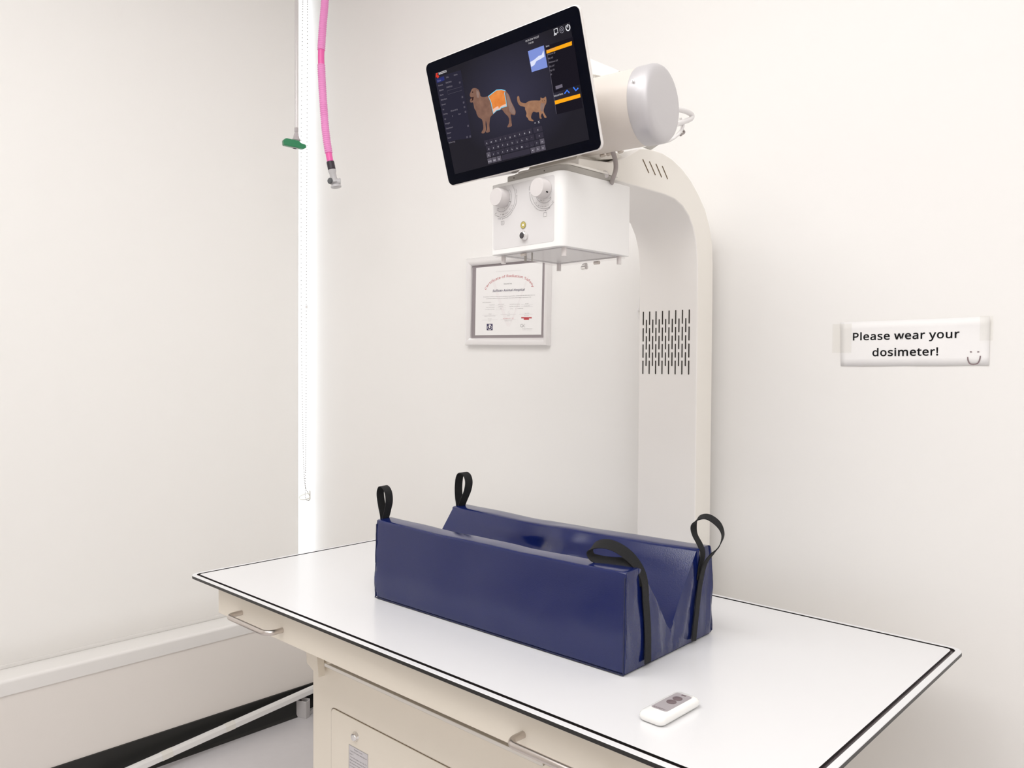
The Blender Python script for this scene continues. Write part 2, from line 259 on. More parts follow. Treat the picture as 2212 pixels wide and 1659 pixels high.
 'rY': (454, [('ͳγЈӍіӍΗͮΗʐ͏ʐ͏ͫʐӍ˟Ӎ', 'ĆĈćĆĀĈĀĂāĀăĂĆăĀĆĄăąĄĆ')]),
 'rZ': (459, [('лʐʮʐʮˇϜҌʸҌʸӍгӍгҖ̆ːлː', 'ĄĆąĄćĆĄăćăĈćĂĈăĂĉĈĂĀĉāĀĂ')]),
 'ra': (450, [('ͷхλмϫУЈ϶БεБʐϞʐϐˍύˍκʸΧʦΒʙͺʏ͞ʊ̼ʈ̘ʋ˷ʖ˛ʧˇˀʹˠʵ̇˂̀˧̨ͫ΅\u0383ΑόΓόέφϚεϷΙЇͳЌ͒Њ̳Ђ̕Ϸ˺ϫˤР̃Ю̧к͎тΌ͈̝̫͆̆͘͠˾̇̃˧̔˒̭˅͌ˁ;ˈΧ˟ς̅ϋ̼ϋ͢', 'ĦāĀĥāĦĥĂāĤĂĥģĂĤģĝĂĝăĂĢġģġĠģĠğģğĞģĞĝģĜăĝěăĜěĄăĚĄěĚąĄęąĚĘĴęĴąęėĴĘĖĴėĕĨĖĨħĖħĴĖĳąĴĕĩĨĕĪĩĔĪĕĲąĳĔīĪēīĔēĬīıćĲćąĲēĭĬĒĭēİĈıĈćıĒĮĭİĉĈĆąćįĉİĒįĮĒĉįđĉĒđĊĉĐĊđĐċĊĐČċďČĐďčČĎčď')]),
 'rb': (493, [('̛ѝ̚у̚Ъ̘Е̗Ѕ̛Ѕ̱О͍гͲрΠхϨзСЍхψёͧь̣л˫РˀϽʡϒʎΠʈͲʍ͍ʚ̱ʯ̛ˇ̕ˇ̇ʐ˔ʐ˔ӱ̛ӱΔЋͫІ͌Ϲ̵ϣ̦τ̞Μ̵̡̛̛̠ͩͦ˭͚ˍΕ˃ψˍϬ˭Ё̡ЈͨЁίϬϢχЀ', 'ĚĜěĚĀĜĚāĀĈĊĉĚĂāćĊĈćċĊĆċćĚăĂąĝĆĝċĆĚĄăĝįċįČċąĞĝąğĞĚąĄĚġąġĠąĠğąĮČįĭČĮĭčČĚĢġĬčĭĚģĢĚĤģīčĬīĎčĚĥĤīďĎĪďīĚĦĥĩďĪĚĘĦĘħĦĩĐďĨĐĩĘėħėĨħĚęĘĖĨėĖĐĨĖđĐĕđĖĕĒđĔĒĕĔēĒ')]),
 'rc': (385, [('\u0381ʈ͋ʎ̛ʟ˳ʽ˕˧˂̟ʼͥ˃ά˗Ϧ˶Б̞Я͏р΅цΦфυпϠи϶ЯϡϴόϻδЂΛІ΄Ј͜Ѓ̼϶̤ϟ̓ο̈Η̶̤̅ͥ̈̓̎ˮ̼˗͚ˊ\u0380˅ΡˇξˌϘ˔ϯ˞ϯʟϘʕπʎΣʉ', 'ċčČċĎčĊĎċĊďĎĊĐďĉĐĊĉĕĐĕĔĐĔēĐēĒĐĒđĐĈĖĉĖĕĉĈėĖĈĘėćĘĈćęĘćĚęĆĚćĆěĚĆĜěąĜĆąĝĜĄĝąĄĞĝĄğĞăğĄĤĦĥăĠğģĦĤĢĦģăġĠġĦĢăĦġĂĦăāĦĂāħĦāĨħāĩĨĀĩā')]),
 'rd': (493, [('ͭʈ̤ʖˬˀˈ̅ʼͦˈχ˭Ѝ̥иͭц\u038dфΨнοдϓЧϤЗϲІϷІ϶ГϴХϳиϲцϲӱйӱйʐЀʐ϶ˊϲˊϤʸϓʨοʛΧʑΌʊ\u0378˃βˌϘ˨Ϭ̗ϳ͘ϳͥϭάϙϠγЁͷЋͅЀ̢Ϟ̌Ω̢̠̅ͥ̌˭ͅˍ', 'ēĕĔēĖĕćĉĈĒĖēćĊĉćċĊĆċćđĖĒĆČċĆčČĐĖđĆĨčĨĎčďĖĐąĩĆĩĨĆħĎĨħďĎħĦďĦĥďĥĖďąĪĩąīĪĄīąĤĖĥĄĬīăĬĄģĖĤăĭĬĢĖģăĮĭġĖĢĂĮăĂįĮĠĘġĘĖġĂğįğęĠęĘĠğĚęėĖĘĂĚğāĚĂāěĚāĜěāĝĜĀĝāĀĞĝ')]),
 're': (452, [('ͺцήрϙЮϼБЖϪЦλЫ΄Ы͙͙̙̪̅̏˪͕ˎΎ˄εˆϗˌϷ˕ИˢИʤϷʘϗʏδʊ\u038bʈ͒ʎ̟ʡ˵ˀ˖˫˃̢ʼͤ˂Υ˔ϝ˰Њ̖Ыͅп\u0379Ќ͌Є̪Ϭ̒υ̇ΑϢΑϟδϖϒψϪδϼΚЈ', 'ĠāĀĠĂāğĂĠğăĂĞăğĞġăġīăīĄăĞĢġĝĢĞĪĄīĝģĢĩĄĪĝĤģĩąĄĨąĩĜĤĝħąĨĜĥĤħĆąĦĆħěĥĜěĦĥěĆĦěćĆĚĈěĈćěĚĉĈęĉĚęĊĉĘĊęĘċĊďđĐĎđďĘČċčđĎČđčĘđČėđĘėĒđĖĒėĖēĒĖĔēĕĔĖ')]),
 'rf': (276, [('ΚЇ̮Ї̮ʐ˧ʐ˧ЇʜЇʜШ˧р˧љˬҋ˸ҳ̌ӑ̨ӥ͊ӱͳӵΌӴ\u03a2ӱζӬφӧδҰΦҴΖҸ΅һʹҼ͕Ҷ̿Ҥ̲̮҆њ̮оΚо', 'čďĎčĐďČĐčČđĐČĒđČēĒċĕČĕĔČĔēČĊėċėĖċĖĕċĊĘėĊęĘĉęĊĉĚęĈĚĉĈěĚĈĜěćĜĈĆĜćĆĝĜĆĀĝąĀĆĄĀąăāĄāĀĄăĂā')]),
 'rg': (493, [('ͭцΕтιжϙТϳЅϷЅЁойойʉдɑФȣЊǾϥǤεǕ\u0379ǐ͌Ọ̌ǖ˾ǟ˞ǫ˞Ȭ˿Ȟ̥ȓ͏ȌͽȊήȒϔȫϫɑϳʃϳʔϳʠϴʰϵʿ϶ˉϲˉϙʬλʘΗʌͭʈ̣ʗ˫˃ˈ̉ʼͦˈς˫Љ̣зͶЋ͕І̹Ϸ̣Ϡ̒ο̈Ζ̢̟̅ͥ̌ˬ͆ˌ\u0378˂Ζ˄ΰˊυ˕ϖ˥Ϥ˹ϭ̓ϲ̱ϴ͕ϴͦϱΛϧυϖϤξϺΞІ', 'ĬāĀĬĂāąćĆąĈćīĂĬīăĂīĭăĭĄăīĮĭŅĄĭĪĮīńĄŅĪįĮńąĄńŃąŃłąłĈąĪİįĪıİŁĈłĩıĪĩĲıŀĈŁĩĳĲĨĳĩĿĈŀĨĴĳľĈĿĽĈľĨĵĴļĈĽħĵĨĻĠļĠĈļħĶĵĺĠĻĹĠĺħķĶĸġĹġĠĹĸĢġğĈĠķĢĸĦķħĦĢķĞĈğĝĈĞĦģĢĜĈĝĦĤģĥĤĦěĈĜěĉĈĚĉěęĉĚęĊĉĒĔēĘĊęĘċĊĒĕĔĒĖĕėċĘĒėĖĒċėĒČċđČĒđčČĐčđďčĐďĎč')]),
 'rh': (496, [('̛п̚Я̚П̘А̗Ђ̜Ђ̫З̾Ч͔дͭн·уΡхϑсϸеЗРЭЂкϚпΨпʐϹʐϹΣϳϑϢϱτЄΙЋͮІ͍ϸ̶Ϣ̦τ̞Ν̛̛ͮʐ˔ʐ˔ӱ̛ӱ', 'ĠĢġĠĀĢĊČċĉČĊĉčČĠāĀĈčĉĈĎčćĎĈĠĂāĆĎćĆďĎĠăĂąĘĆĘďĆĠĄăąęĘėďĘąĚęĖďėĠąĄĠĜąĜěąěĚąĖĐďĕĐĖĕđĐĔđĕĠĝĜĔĒđēĒĔĠĞĝĠğĞ')]),
 'ri': (207, [('̛о̛ʐ˔ʐ˔о', 'ĂĀăĂāĀ'), ('˸ӟ̇Ӝ̕Ӕ̞ӆ̡Ҳ̞Ҟ̕Ґ̇҈˸҅˨҈˛Ґ˒ҞˏҲ˒ӆ˛Ӕ˨Ӝ', 'ďāĀĎāďĎĂāčĂĎčăĂČăčČĄăċĄČċąĄĊąċĊĆąĉĆĊĉćĆĈćĉ')]),
 'rj': (207, [('ʢǐʏǐɾǒɰǕɤǙɤȒɰȏɽȌʊȋʙȊʰȎ˃ȘːȬ˔ɍ˔о̛о̛ɐ̘ȫ̎ȋ˾Ǳ˧ǟˈǓ', 'čďĎčĐďčđĐČđčċđČċĒđĊĒċĄĆąĄćĆĉĒĊĄĈćĉēĒĄĉĈĄēĉĄĔēĄĕĔăĕĄĂĕăĂĀĕāĀĂ'), ('ˏҲ˒ӆ˛Ӕ˨Ӝ˸ӟ̇Ӝ̕Ӕ̞ӆ̡Ҳ̞Ҟ̕Ґ̇҈˸҅˨҈˛Ґ˒Ҟ', 'ăąĄĂąăĂĆąāĆĂāćĆĀćāĀĈćďĈĀďĉĈĎĉďĎĊĉčĊĎčċĊČċč')]),
 'rk': (428, [('̚γ̚Τ̙Α̘;̗̠ͭͭ̚͵̨\u0380̲Ό̼ΘͅΤ͍έϖоЩоͻΆеʐϠʐ̮͋͘̚̚ʐ˔ʐ˔ӱ̚ӱ', 'ĔĖĕĔĀĖċčČċĎčĔāĀĊĎċĔĂāĉĎĊĈĎĉĔăĂćĎĈćďĎĆđćđďćĔĄăąđĆĔąĄĔĒąĒđąĐďđĔēĒ')]),
 'rl': (207, [('̛ʐ˔ʐ˔ӱ̛ӱ', 'āăĂāĀă')]),
 'rm': (750, [('ҬцӫнԙСԴϰԽΨԽʐӷʐӷΥӲϑӢϱӇЄҠЋѪЁцϦвκЫͽЫʐϦʐϦΥϣτϜϝϐϱοϿΩЈ\u038dЋͧІ͉ϸ̴Ϣ̦τ̝Ν̛̛ͯʐ˔ʐ˔о̍о̘Ѓ̜Ѓ̫И̽Щ͒жͩп\u0381фΚцψсϭдЊООϾТϾлОѝд҃с', 'ĩīĪĲāĀĨīĩĨĬīıāĲħĬĨĠĢġĠģĢıĂāĦĬħĦĭĬİĂıĥĭĦİĊĂĊăĂĥĮĭįċİċĊİĤĘĥĘĮĥĤęĘėĮĘįČċĖĮėĤĚęĉăĊĠĤģĠĜĤĜěĤěĚĤįčČĕĮĖĕįĮĕčįĔčĕĈăĉĈĄăĔĎčēĎĔćĄĈĠĝĜĒĎēĒďĎćąĄđďĒĆąćĠĞĝđĐďĠğĞ')]),
 'rn': (496, [('ΣцϧнЗСеϰпΨпʐϹʐϹΣϳϑϢϱτЄΙЋ͜Ѐ̶Ϣ̢α̛̛ͯʐ˔ʐ˔о̍о̘Ѓ̜Ѓ̬И̿Щ͖жͮпΈф', 'ĚāĀęāĚĘāęđēĒđĔēĘĂāėĂĘĖĂėĖċĂċĊĂĊăĂĕċĖĕČċĉăĊđĕĔđĎĕĎčĕčČĕĈăĉĈĄăćĄĈđďĎćąĄĆąćđĐď')]),
 'ro': (485, [('ъͨц̵м̉ЫˢД˃Ϸʩϔʗέʌ\u0381ʈ͘ʌ̳ʗ̑ʩ˴˃˝ˢˋ̉ˀ̵ʼͨ˂Ϊ˔Ϡ˱Ќ̙Ь͊п΄цλпϫЬГЌбϠфΪ̹̣̅ͨ̈̒̐˯̼˗͛ˈ\u0383˃Ϊˈϊ˗ϣ˯ϴ̐Ͼ̹ЁͨϽΗϳοϢϟϊϷΪІ\u0382Ћ͉Ѐ̣ϟ̌ά', 'ĕėĖĔėĕĔĘėēĘĔēęĘĒįēįĮēĮęēĮĭęĭĚęĬĚĭĒİįīĚĬđİĒīěĚđıİĪěīĩěĪđĜıĐĜđĩĀěĨĀĩďĜĐďĝĜħĀĨħāĀďĞĝĦāħĎĞďĦĂāĎğĞĥĂĦčğĎĥăĂčĠğĤăĥČĠčĤĄăČġĠģĄĤČĢġĢĄģċĢČċĄĢċąĄĊąċĊĆąĉĆĊĉćĆĈćĉ')]),
 'rp': (493, [('ΡцϨиСЏхωёͨь̤л˭СˁϽʡϒʎΠʈ\u0381ʊͥʑ͎ʛ̺ʨ̩ʶ̛ˇ̖ˇ̘ʷ̙ʤ̚ʑ̛ʀ̛ǐ˔ǐ˔о̎о̘Ѓ̛Ѓ̩Е̺Х͍гͥн\u0380фΔЋͭІ͎Ϻ̷Ϧ̨ω̞Σ̛͵̷̵̛̞̦ͨ̎˭͌˖ͬˇΕ˃ιˈϖ˘Ϭ˲ϼ̓Ѕ̻ЈͩЁΫϬϞχϿ', 'ĠāĀğāĠėęĘėĚęĞāğĞĂāĝĂĞĜĂĝěġĜġĂĜġķĂķăĂěĢġěģĢėěĚėĦěĦĥěĥĤěĤģěĶăķĵăĶĵĄăĴĄĵėħĦėĨħĳĄĴėĩĨĳąĄĲąĳėĪĩĲĆąıĆĲėđĪđīĪİĆıđĬīİćĆįćİđĭĬĮćįđĐĭĐĮĭėĒđďĮĐďćĮďĈćėēĒĎĈďčĈĎėĔēčĉĈČĉčċĉČėĕĔċĊĉėĖĕ')]),
 'rq': (493, [('ϲʇϳʗϳʩϴʻ϶ˊϲˊϜʰοʛΚʍͫʈ̤ʖ˭ˀˈ̅ʼͦ˂Ϊ˓Ϣ˭Ѝ̑Э̼рͭцΛсπгϝНϳЃ϶ЃЁойойǐϲǐ\u0379˃Πˇπ˓ϗ˧Ϧ̄ϰ̩ϳ͗ϳͥϬέϘϡβЁͷЋͅЀ̡Ϟ̌Ω̡̢̅ͥ̌˭͆ˍ', 'ĒĔēĒĕĔđĕĒĘĚęĘěĚđĖĕĐĖđĐĨĖĨėĖďĩĐĩĨĐħėĨħĘėħĦĘĦĥĘĥěĘďĪĩĎĪďĎīĪĤěĥčīĎčĬīČĬčģěĤČĭĬĢěģġĄĢĄěĢČĮĭċĮČĠĄġċįĮğĄĠĞąğąĄğċĝįĞĆąăěĄĝĆĞċĆĝĊĆċĂěăĊćĆāěĂĊĈćĀěāĉĈĊĜěĀ')]),
 'rr': (331, [('ΝцΩцηхτуϏсφЀλЂίЄΣЅΘІ\u0380Ѓͩϻ͓ϯ̀Ϟ̱ω̥α̝Ε̛͵̛ʐ˔ʐ˔о̎о̖ϯ̙ϯ̨І̺Л͏Эͦк\u0380у', 'ĜāĀĜĂāĜăĂĜĄăěĄĜěąĄēĕĔēĖĕĚąěęĆĚĆąĚĘĉęĉĈęĈćęćĆęėĊĘĊĉĘėċĊėČċēėĖēďėďĎėĎčėčČėēĐďēđĐēĒđ')]),
 'rs': (384, [('Ϭ̇ϧˠϗˁξʨΜʖͲʌ̀ʈ̗ʊ˳ʏ˔ʘʺʣʺˣ˖˗˸ˌ̝˄͂ˁͰ˅ΐ˒\u03a2˦Ψ̀Φ̐Ο̝Γ̪Ϳ̷͔̗ͤ̈́̾ͤ˷ʹ˜΅ˉΚʽδʹϔ˄Є˥Ш̙о͚ц\u0380фΣоτеϣЩϋϱίϻΒЄʹЊ͕Ќ̯Љ̓Ͼ̂Ϯ˼Ϙ˿ψ̇κ̕ή̪\u03a2͆ΕͫΆΑͷαͧϊ͕ϝ̀Ϩ̦', 'ĢĤģĢĥĤġĥĢġĦĥġħĦġĪħĪĩħĩĨħĠĬġĬīġīĪġĠĭĬĠĮĭğĮĠğįĮğİįğıİĞığĞĲıĞĳĲĝĳĞĝĴĳĝĵĴĜĵĝĜĶĵĜķĶěķĜěĸķĚĸěĚĹĸęĹĚęĺĹĘĺęėĺĘėĻĺĖĻėĕĻĖĕĀĻĔĀĕēĀĔēāĀĒāēđāĒĊČċđĂāĊčČĐĂđĊĎčďĂĐĊďĎĊĂďĊăĂĊĄăĉĄĊĈĄĉĈąĄćąĈćĆą')]),
 'rt': (289, [('ͤ˂ʹ˂΅˅ΔˇΠˋΠʕΒʐ\u0380ʌͫʉ͘ʈ̷ʋ̚ʔ̀ʤ˫ʼ˞˟˚̍˚ЇʝЇʝЩ˛х˷Ҡ̠Ҡ̠оΝоΝЇ̠Ї̠̥̏˭̳˕͉ˆ', 'ēĕĔēĖĕĒĖēĒėĖĒĘėđĘĒĐĘđďęĐęĘĐďĚęďěĚĎěďĎĜěčĜĎčĝĜăąĄĂąăčĀĝāąĂĀąāčąĀČąčċąČċĆąĊĆċĊćĆĊĈćĉĈĊ')]),
 'ru': (496, [('лолʐЂʐϷˉϴˉϤʴϑʤκʘΡʏ·ʊͬʈ̽ʌ̖ʘ˷ʭˡˋ˔˳ˏ̤ˏо̗о̗̩̝˼̮˜͌ˉͶ˃Ρˇς˕Ϛ˫ϩ̉ϲ̰ϵ͞ϵо', 'ĐĒđĐēĒĝĀĞĝāĀĜāĝěāĜĐĔēďĔĐĚāěďĕĔĎĕďęăĚăāĚĎĖĕĘĄęĄăęčĖĎčėĖĘąĄĂāăėąĘčąėčĆąČĆčČćĆċćČċĈćċĉĈĊĉċ')]),
 'rv': (407, [('̳ʐʐо˛о̷̮̙̀̽̈́͋̄͑˰͖˞͙ˏ͜ˏ͠˞ͦ˰ͬ̅ͳ̚ͺ̮\u0381̀ϜоЧо΄ʐ', 'ĀĂāĀăĂĐĒđĐēĒĀĄăďēĐĎēďĀąĄčēĎĀĆąČēčĀćĆċēČĀĈćĊēċĀĉĈĀĊĉĀēĊ')]),
 'rw': (630, [('Ϫ\u0383ϥΔϠΤϛδϘτϔϒϑϟώϫόϵωϵχϫτϟρϒξσκδζΣαΓά\u0382͟ʑ̏ʑʙпˢп̝͙̣̩̪̮̳͂̓˽̷˪̹˙̼˙̿ˤ͂˱͉͍̠̰͕͙̀̐͑̿͌ͅΥпϲпм͌т̹ш̥ю̑ѓ˽ї˪љ˚ќ˚џ˩Ѣ˼ѧ̑ѭ̩ѳ́ѹ͙ҵпӽп҆ʑгʑ', 'ēĕĔēĖĕĥħĦĥĉħĉĈħĈĨħĵķĶĵĸķĥĊĉćĨĈĥċĊĆĨćĥČċąĨĆĄĨąĥčČăĨĄĥĎčĂĨăĥďĎāĨĂĥĐďĀĨāĥđĐĹĨĀĥĒđēėĖĴĸĵĤĒĥĹĩĨēĘėĳĸĴģĒĤĹĪĩĢĒģēęĘĲĸĳĹīĪġĒĢēĚęıĸĲĹĬīĠĒġğĒĠēěĚĹĭĬİĸıĞĒğĹĮĭēĜěįĸİĝĒĞĹįĮĹĸįēĝĜēĒĝ')]),
 'rx': (424, [('̺ͬʦо˶оͥΜϒоТо\u038dͬЪʐϚʐ̼ͥˮʐʞʐ', 'ĀĂāĀăĂăąĄăĆąĀĆăċĆĀċĉĆĉćĆċĊĉĈćĉ')]),
 'ry': (409, [('ʑо˜о̴̹͉͈̠́͏͔̌˹͙˦͝˔͡˔ͧ˫Ͱ̉ͺ̩΅͊ϝоЩоͰɕ͟ȯ͌Ȏ̵Ǵ̚Ǡ˺ǔ˓ǐˁǐʲǒʤǔʙǖʙȎʣȌʮȋʻȊˈȉ˟Ȍ˳Ȓ̄Ȟ̒ȭ̞ɀ̨ɕ̾ʎ', 'ĦāĀĦĂāčďĎčĐďČĐčĦăĂĦĄăċĐČĦąĄĦĆąĊĐċĦćĆĉĐĊĦĈćĦĉĈĦĐĉĥĐĦĤĐĥĤđĐģđĤģĒđĢĒģġĒĢĠĒġĠēĒĚĜěĚĝĜğēĠĚĞĝĚğĞĚēğĚĔēĚĕĔęĕĚĘĕęĘĖĕėĖĘ')]),
 'rz': (377, [('ϪʐʯʐʯʿΖЇʽЇʽоϤоϤЉ̀ˇϪˇ', 'ĄĆąĄćĆĄăćăĈćĂĈăĂĉĈĂĀĉāĀĂ')]),
 'r0': (459, [('гίбͭЩ̳Л̀Ј˖ϭʵόʜΤʍ͵ʈ̺ʑ̊ʫ˦˖ˌ̑ʼ͙ʷίʼЅˊюˣ҈̇ҳ̷Ӎ͵ӕίӍϟҳЄ҈ПюЮЅ˾ί̬̙́ͧ̉˿̯˞͎ˋ͵˄Μˋκ˞ϐ˾Ϡ̬ϩͧϬίϩϷϠбϐџκѿΜғ͵ҙ͎ғ̯ѿ̙џ̉б́Ϸ', 'ēĕĔĒĕēĒĖĕđĖĒđĬĖĬėĖđĭĬīėĬđĮĭĪėīĐĮđĪĘėĐįĮĩĘĪĐİįĨĘĩďİĐĨęĘďıİħęĨĎıďħĀęĎĚıĦĀħčĚĎčěĚĥĀĦĥāĀĥĂāčĜěĤĂĥČĜčĤăĂČĝĜģăĤċĝČģĄăċĞĝĢĄģċğĞġĄĢĊğċġąĄĊĠğĠąġĊąĠĊĆąĉĆĊĉćĆĈćĉ')]),
 'r1': (459, [('έʐͨʐͨРͨжͨчͩїͩѦͪѴͫ҃͟ѷ͔ѭ͈ѣ̹ї˼Х˗єͲӍέӍ', 'ĎĐďĎĈĐĈĀĐĎĉĈćĀĈĎĊĉĆĀćĎċĊąĀĆĎČċĄĀąĎčČăĀĄĂĀăāĀĂ')]),
 'r2': (459, [('бʐʶʐʶˋ͌͢ʹ\u038bΕίίϐςϱώГϒиϋѢζҀΕҒͭҘͅҕ̣Ҋ̃ѹˣѢʽґ˔ңˮҴ̊Ӂ̩ӌ͊ӒͭӕΞӐωӂϫҬЄҎДѨКмЕБЇϨϱρϔΛΰͳ·͉̐˓̐ːбː', 'ėęĘĖęėĖĚęĕĚĖĕěĚĔěĕēěĔēĜěĒčēčĜēĒĎčČĜčĒďĎċĜČđĐĒĐďĒċĝĜĊĝċĊĞĝĉĞĊĉğĞĈğĉćğĈćĠğĆĠćĆġĠąġĆąĢġĄĢąĄģĢăģĄăĤģĂĤăĂĥĤĂĦĥĂħĦĂĀħāĀĂ')]),
 'r3': (459, [('ЛчИУЍЄϻϫϤϖφχΥξΥκϡΫЋΏХͦЭ̳Ч̄Ж˚ϸʸώʞΗʍ͑ʈ̦ʊ˾ʏ˘ʘʴʧʴ˩˚˙̂ˍ̫ˆ͒˃Δˋρˡϛ̅ϣ̴ϟ͕ϐͯι\u0382ΙΏͲἨΙ̋Ι̋ϖ̈́ϖͯϙΓϣήϴσЉϏФϓтόѧη҂ΖҔͫҙ͎Ҙ̴ғ̜Ҍ̅҂˰ѷ˛ѩʷҙ˙Ұ̃Ӄ̳ӐͪӕθӋϰҬАѿ', 'ĻĽļĺĽĻĺľĽĹľĺĸľĹĸıľıİľİĿľķĶĸĶĵĸĵĴĸĴĳĸĳĲĸĲıĸįĿİĮĿįĮĀĿĭĀĮĭāĀĬāĭīāĬīĂāĪĂīĪăĂĩăĪĩĄăĨĄĩħĄĨħąĄĥħĦĥąħĥĆąĥćĆĥĈćĥĤĈĤĉĈģĉĤĢĉģġĉĢġĊĉĠĊġğĊĠğċĊĞċğĝċĞĝČċĜČĝĜčČĕėĖěčĜěĎčĕĘėĕęĘĚĎěĕĚęĕĎĚĕďĎĔďĕĔĐďēĐĔĒĐēĒđĐ')]),
 'r4': (459, [('ы̒Ϸ̒Ϸʐγʐγ̒ʡ̒ʡ͎ήӐϷӐϷ͑ы͑γІγКγЬδнεьεћζѪζѷη҄δ҄έѵΤѤΚѓΑц˦͑γ͑', 'ĆĔćĔĈćĔēĈēĉĈĆĕĔĒĉēđĉĒĆĖĕĐĉđĆėĖďĉĐĆĘėĎĉďĆęĘčĉĎČĉčċĉČĚĉċĆĚęĆĉĚĆĊĉĆĀĊąĀĆĄĀąăāĄāĀĄăĂā')]),
 'r5': (459, [('ͭϯΣϪϒϛϹσЕ\u03a2Ч\u0378Э͇Ч̐ГˡϴʻϊʟΕʎ͗ʈ̬ʊ̄ʐˠʚ˃ʧ˃˪ˢ˚̉ˎ̱ˇ͘˄Ϳˇ\u03a2ˑξˢϓ˺Ϡ̙ϥ̀ϜͱςΖΖά͕δ̽γ̢ΰ̈ά˳Ψːξ˦ӍЅӍЅҌ̢Ҍ̔Ϧ̤ϩ̹Ϭ͒Ϯ', 'ĤĨĥĨĦĥĨħĦĤĩĨĬāĀīāĬĪāīĪĂāĩĂĪĤĂĩĤăĂĤğăğĄăģĢĤĢġĤġĠĤĠğĤĞĄğĝĄĞĝąĄĜąĝĜĆąěĆĜěćĆĚćěęćĚęĈćĘĈęĐĒđėĈĘėĉĈĐēĒĖĉėĐĔēĕĉĖĐĕĔĐĉĕĐĊĉďĊĐďċĊĎċďčċĎčČċ')]),
 'r6': (459, [('ʼ΅ʾζ˃ϦˌЕ˛с˯Ѫ̉Ҏ̫ҫ͔ӂΆӐςӕϔӔϨӓϺӑЉӍЉґϺҕϨҘϖҚτқΑҖͨ҈͇ѳ̮і̛г̏Ќ̇ϡ̃γ̇γ̕υ̦ϖ̺ϣ͒ϮͯϴΏ϶ξϱϦϢЇωРΧаͼе͈Я̑ПˢЄʼϠʟγʎͿʈ͗ʌ̳ʗ̒ʪ˵ˆ˝˩ˋ̕ˀ͉;˃άˋϐˤϧ̍ϯ͈Ϩ\u0379ϔΟαη\u0381ο͝λ̿ί̦Ξ̓Έ̢̢͖̼̇ͯ̃̅̋̉̕˳̴˟͉ː͢ˇ', 'ĉċĊĉČċĉčČĉĎčĈĎĉĈĐĎĐďĎćĒĈĒđĈđĐĈĆēćēĒćĆĔēĆĕĔąĕĆąĖĕąėĖĄėąĄĘėăĘĄăęĘĂęăĂĚęġģĢĠģġĠĤģğĤĠāĚĂĞĤğĞĥĤāěĚĝĥĞĝľĥľĦĥĜľĝĜĿľĽĦľĜŀĿļĦĽĀěāĀĜěĀŀĜĀŁŀļħĦĻħļĀłŁĀŃłĵŃĀĻĨħĺĨĻĵńŃĵŅńĴŅĵĹĨĺĹĩĨĴņŅĴŇņĳŇĴĹĪĩĸĪĹĳňŇĳŉňĲŉĳķĪĸķīĪĲŊŉĲŋŊĶīķĲĶŋıĶĲıīĶıĬīİĬıİĭĬįĭİįĮĭ')]),
 'r7': (459, [('˽ʐϨҌʳҌʳӍгӍгҖ͋ʐ', 'ĂĄăĂąĄĂāąāĆąĀĆā')]),
 'r8': (459, [('͵ӕΤӑώӅϰҲЊҗЛѵРыМЫБЏЀϷϪϢϐϏγοϕέϳΙЍ\u0382СͨЮ͉г̤Э˸ЛˑϿʲϚʛάʍͷʈ̾ʍ̎ʚ˩ʱˍˏʽ˵ʷ̢ʻ͇ˈͦ˛\u0381˳Θ̐Ϋ̮λ̓ό˻Ϡ˧϶˗ЏˍЫˊьˏѵˠҖ˻ұ̝Ӆ͆ӑ˼̡̄˻̚˜̀ˇ͵ˀΩˇϏ˜Ϧ˼Ϯ̤Ϫ̾ϟ͕ύͩεͻΘ\u038b͵ΙͩΞ͈Ύ̭ͽ̘͕ͫ̉˿̽ʹҜ͌Җ̫̖҆Ѭ̏щ̒Ю̝З̭Ѕ̓ϵ͜Ϩ\u0378ϚΒϧΪϵξЅύИϗЮϚщϓѬξ҆ΞҖ', 'įāĀįĂāĮĂįĮăĂĭăĮĭĄăĬŅĭŅĄĭĬņŅŘĄŅŘąĄīņĬīŇņŗąŘīňŇŖąŗĪňīŖĆąĪŉňŕĆŖĩŉĪŕćĆĩŊŉŔćŕœćŔĩŋŊĨŋĩœĈćŒĈœĨŌŋŒĉĈħŌĨħōŌőĉŒőĊĉĦōħĦŎōŐĊőĦŏŎŏĊŐŏċĊĥŏĦĥċŏĥČċĤČĥĤčČģčĤģĎčĢĿģĿĎģĢŀĿľĎĿĽĎľĽďĎġŀĢġŁŀļďĽļĐďĠŁġĠłŁĻĐļĠŃłĺĐĻĺđĐğŃĠğńŃĹđĺĹĒđĞńğĸĒĹĞİńĸēĒķēĸĝİĞĝıİĶēķĝĲıĶĔēĜĲĝĜĳĲĵĔĶĵĕĔěĳĜěĴĳĴĕĵěĕĴěĖĕĚĖěĚėĖęėĚęĘė')]),
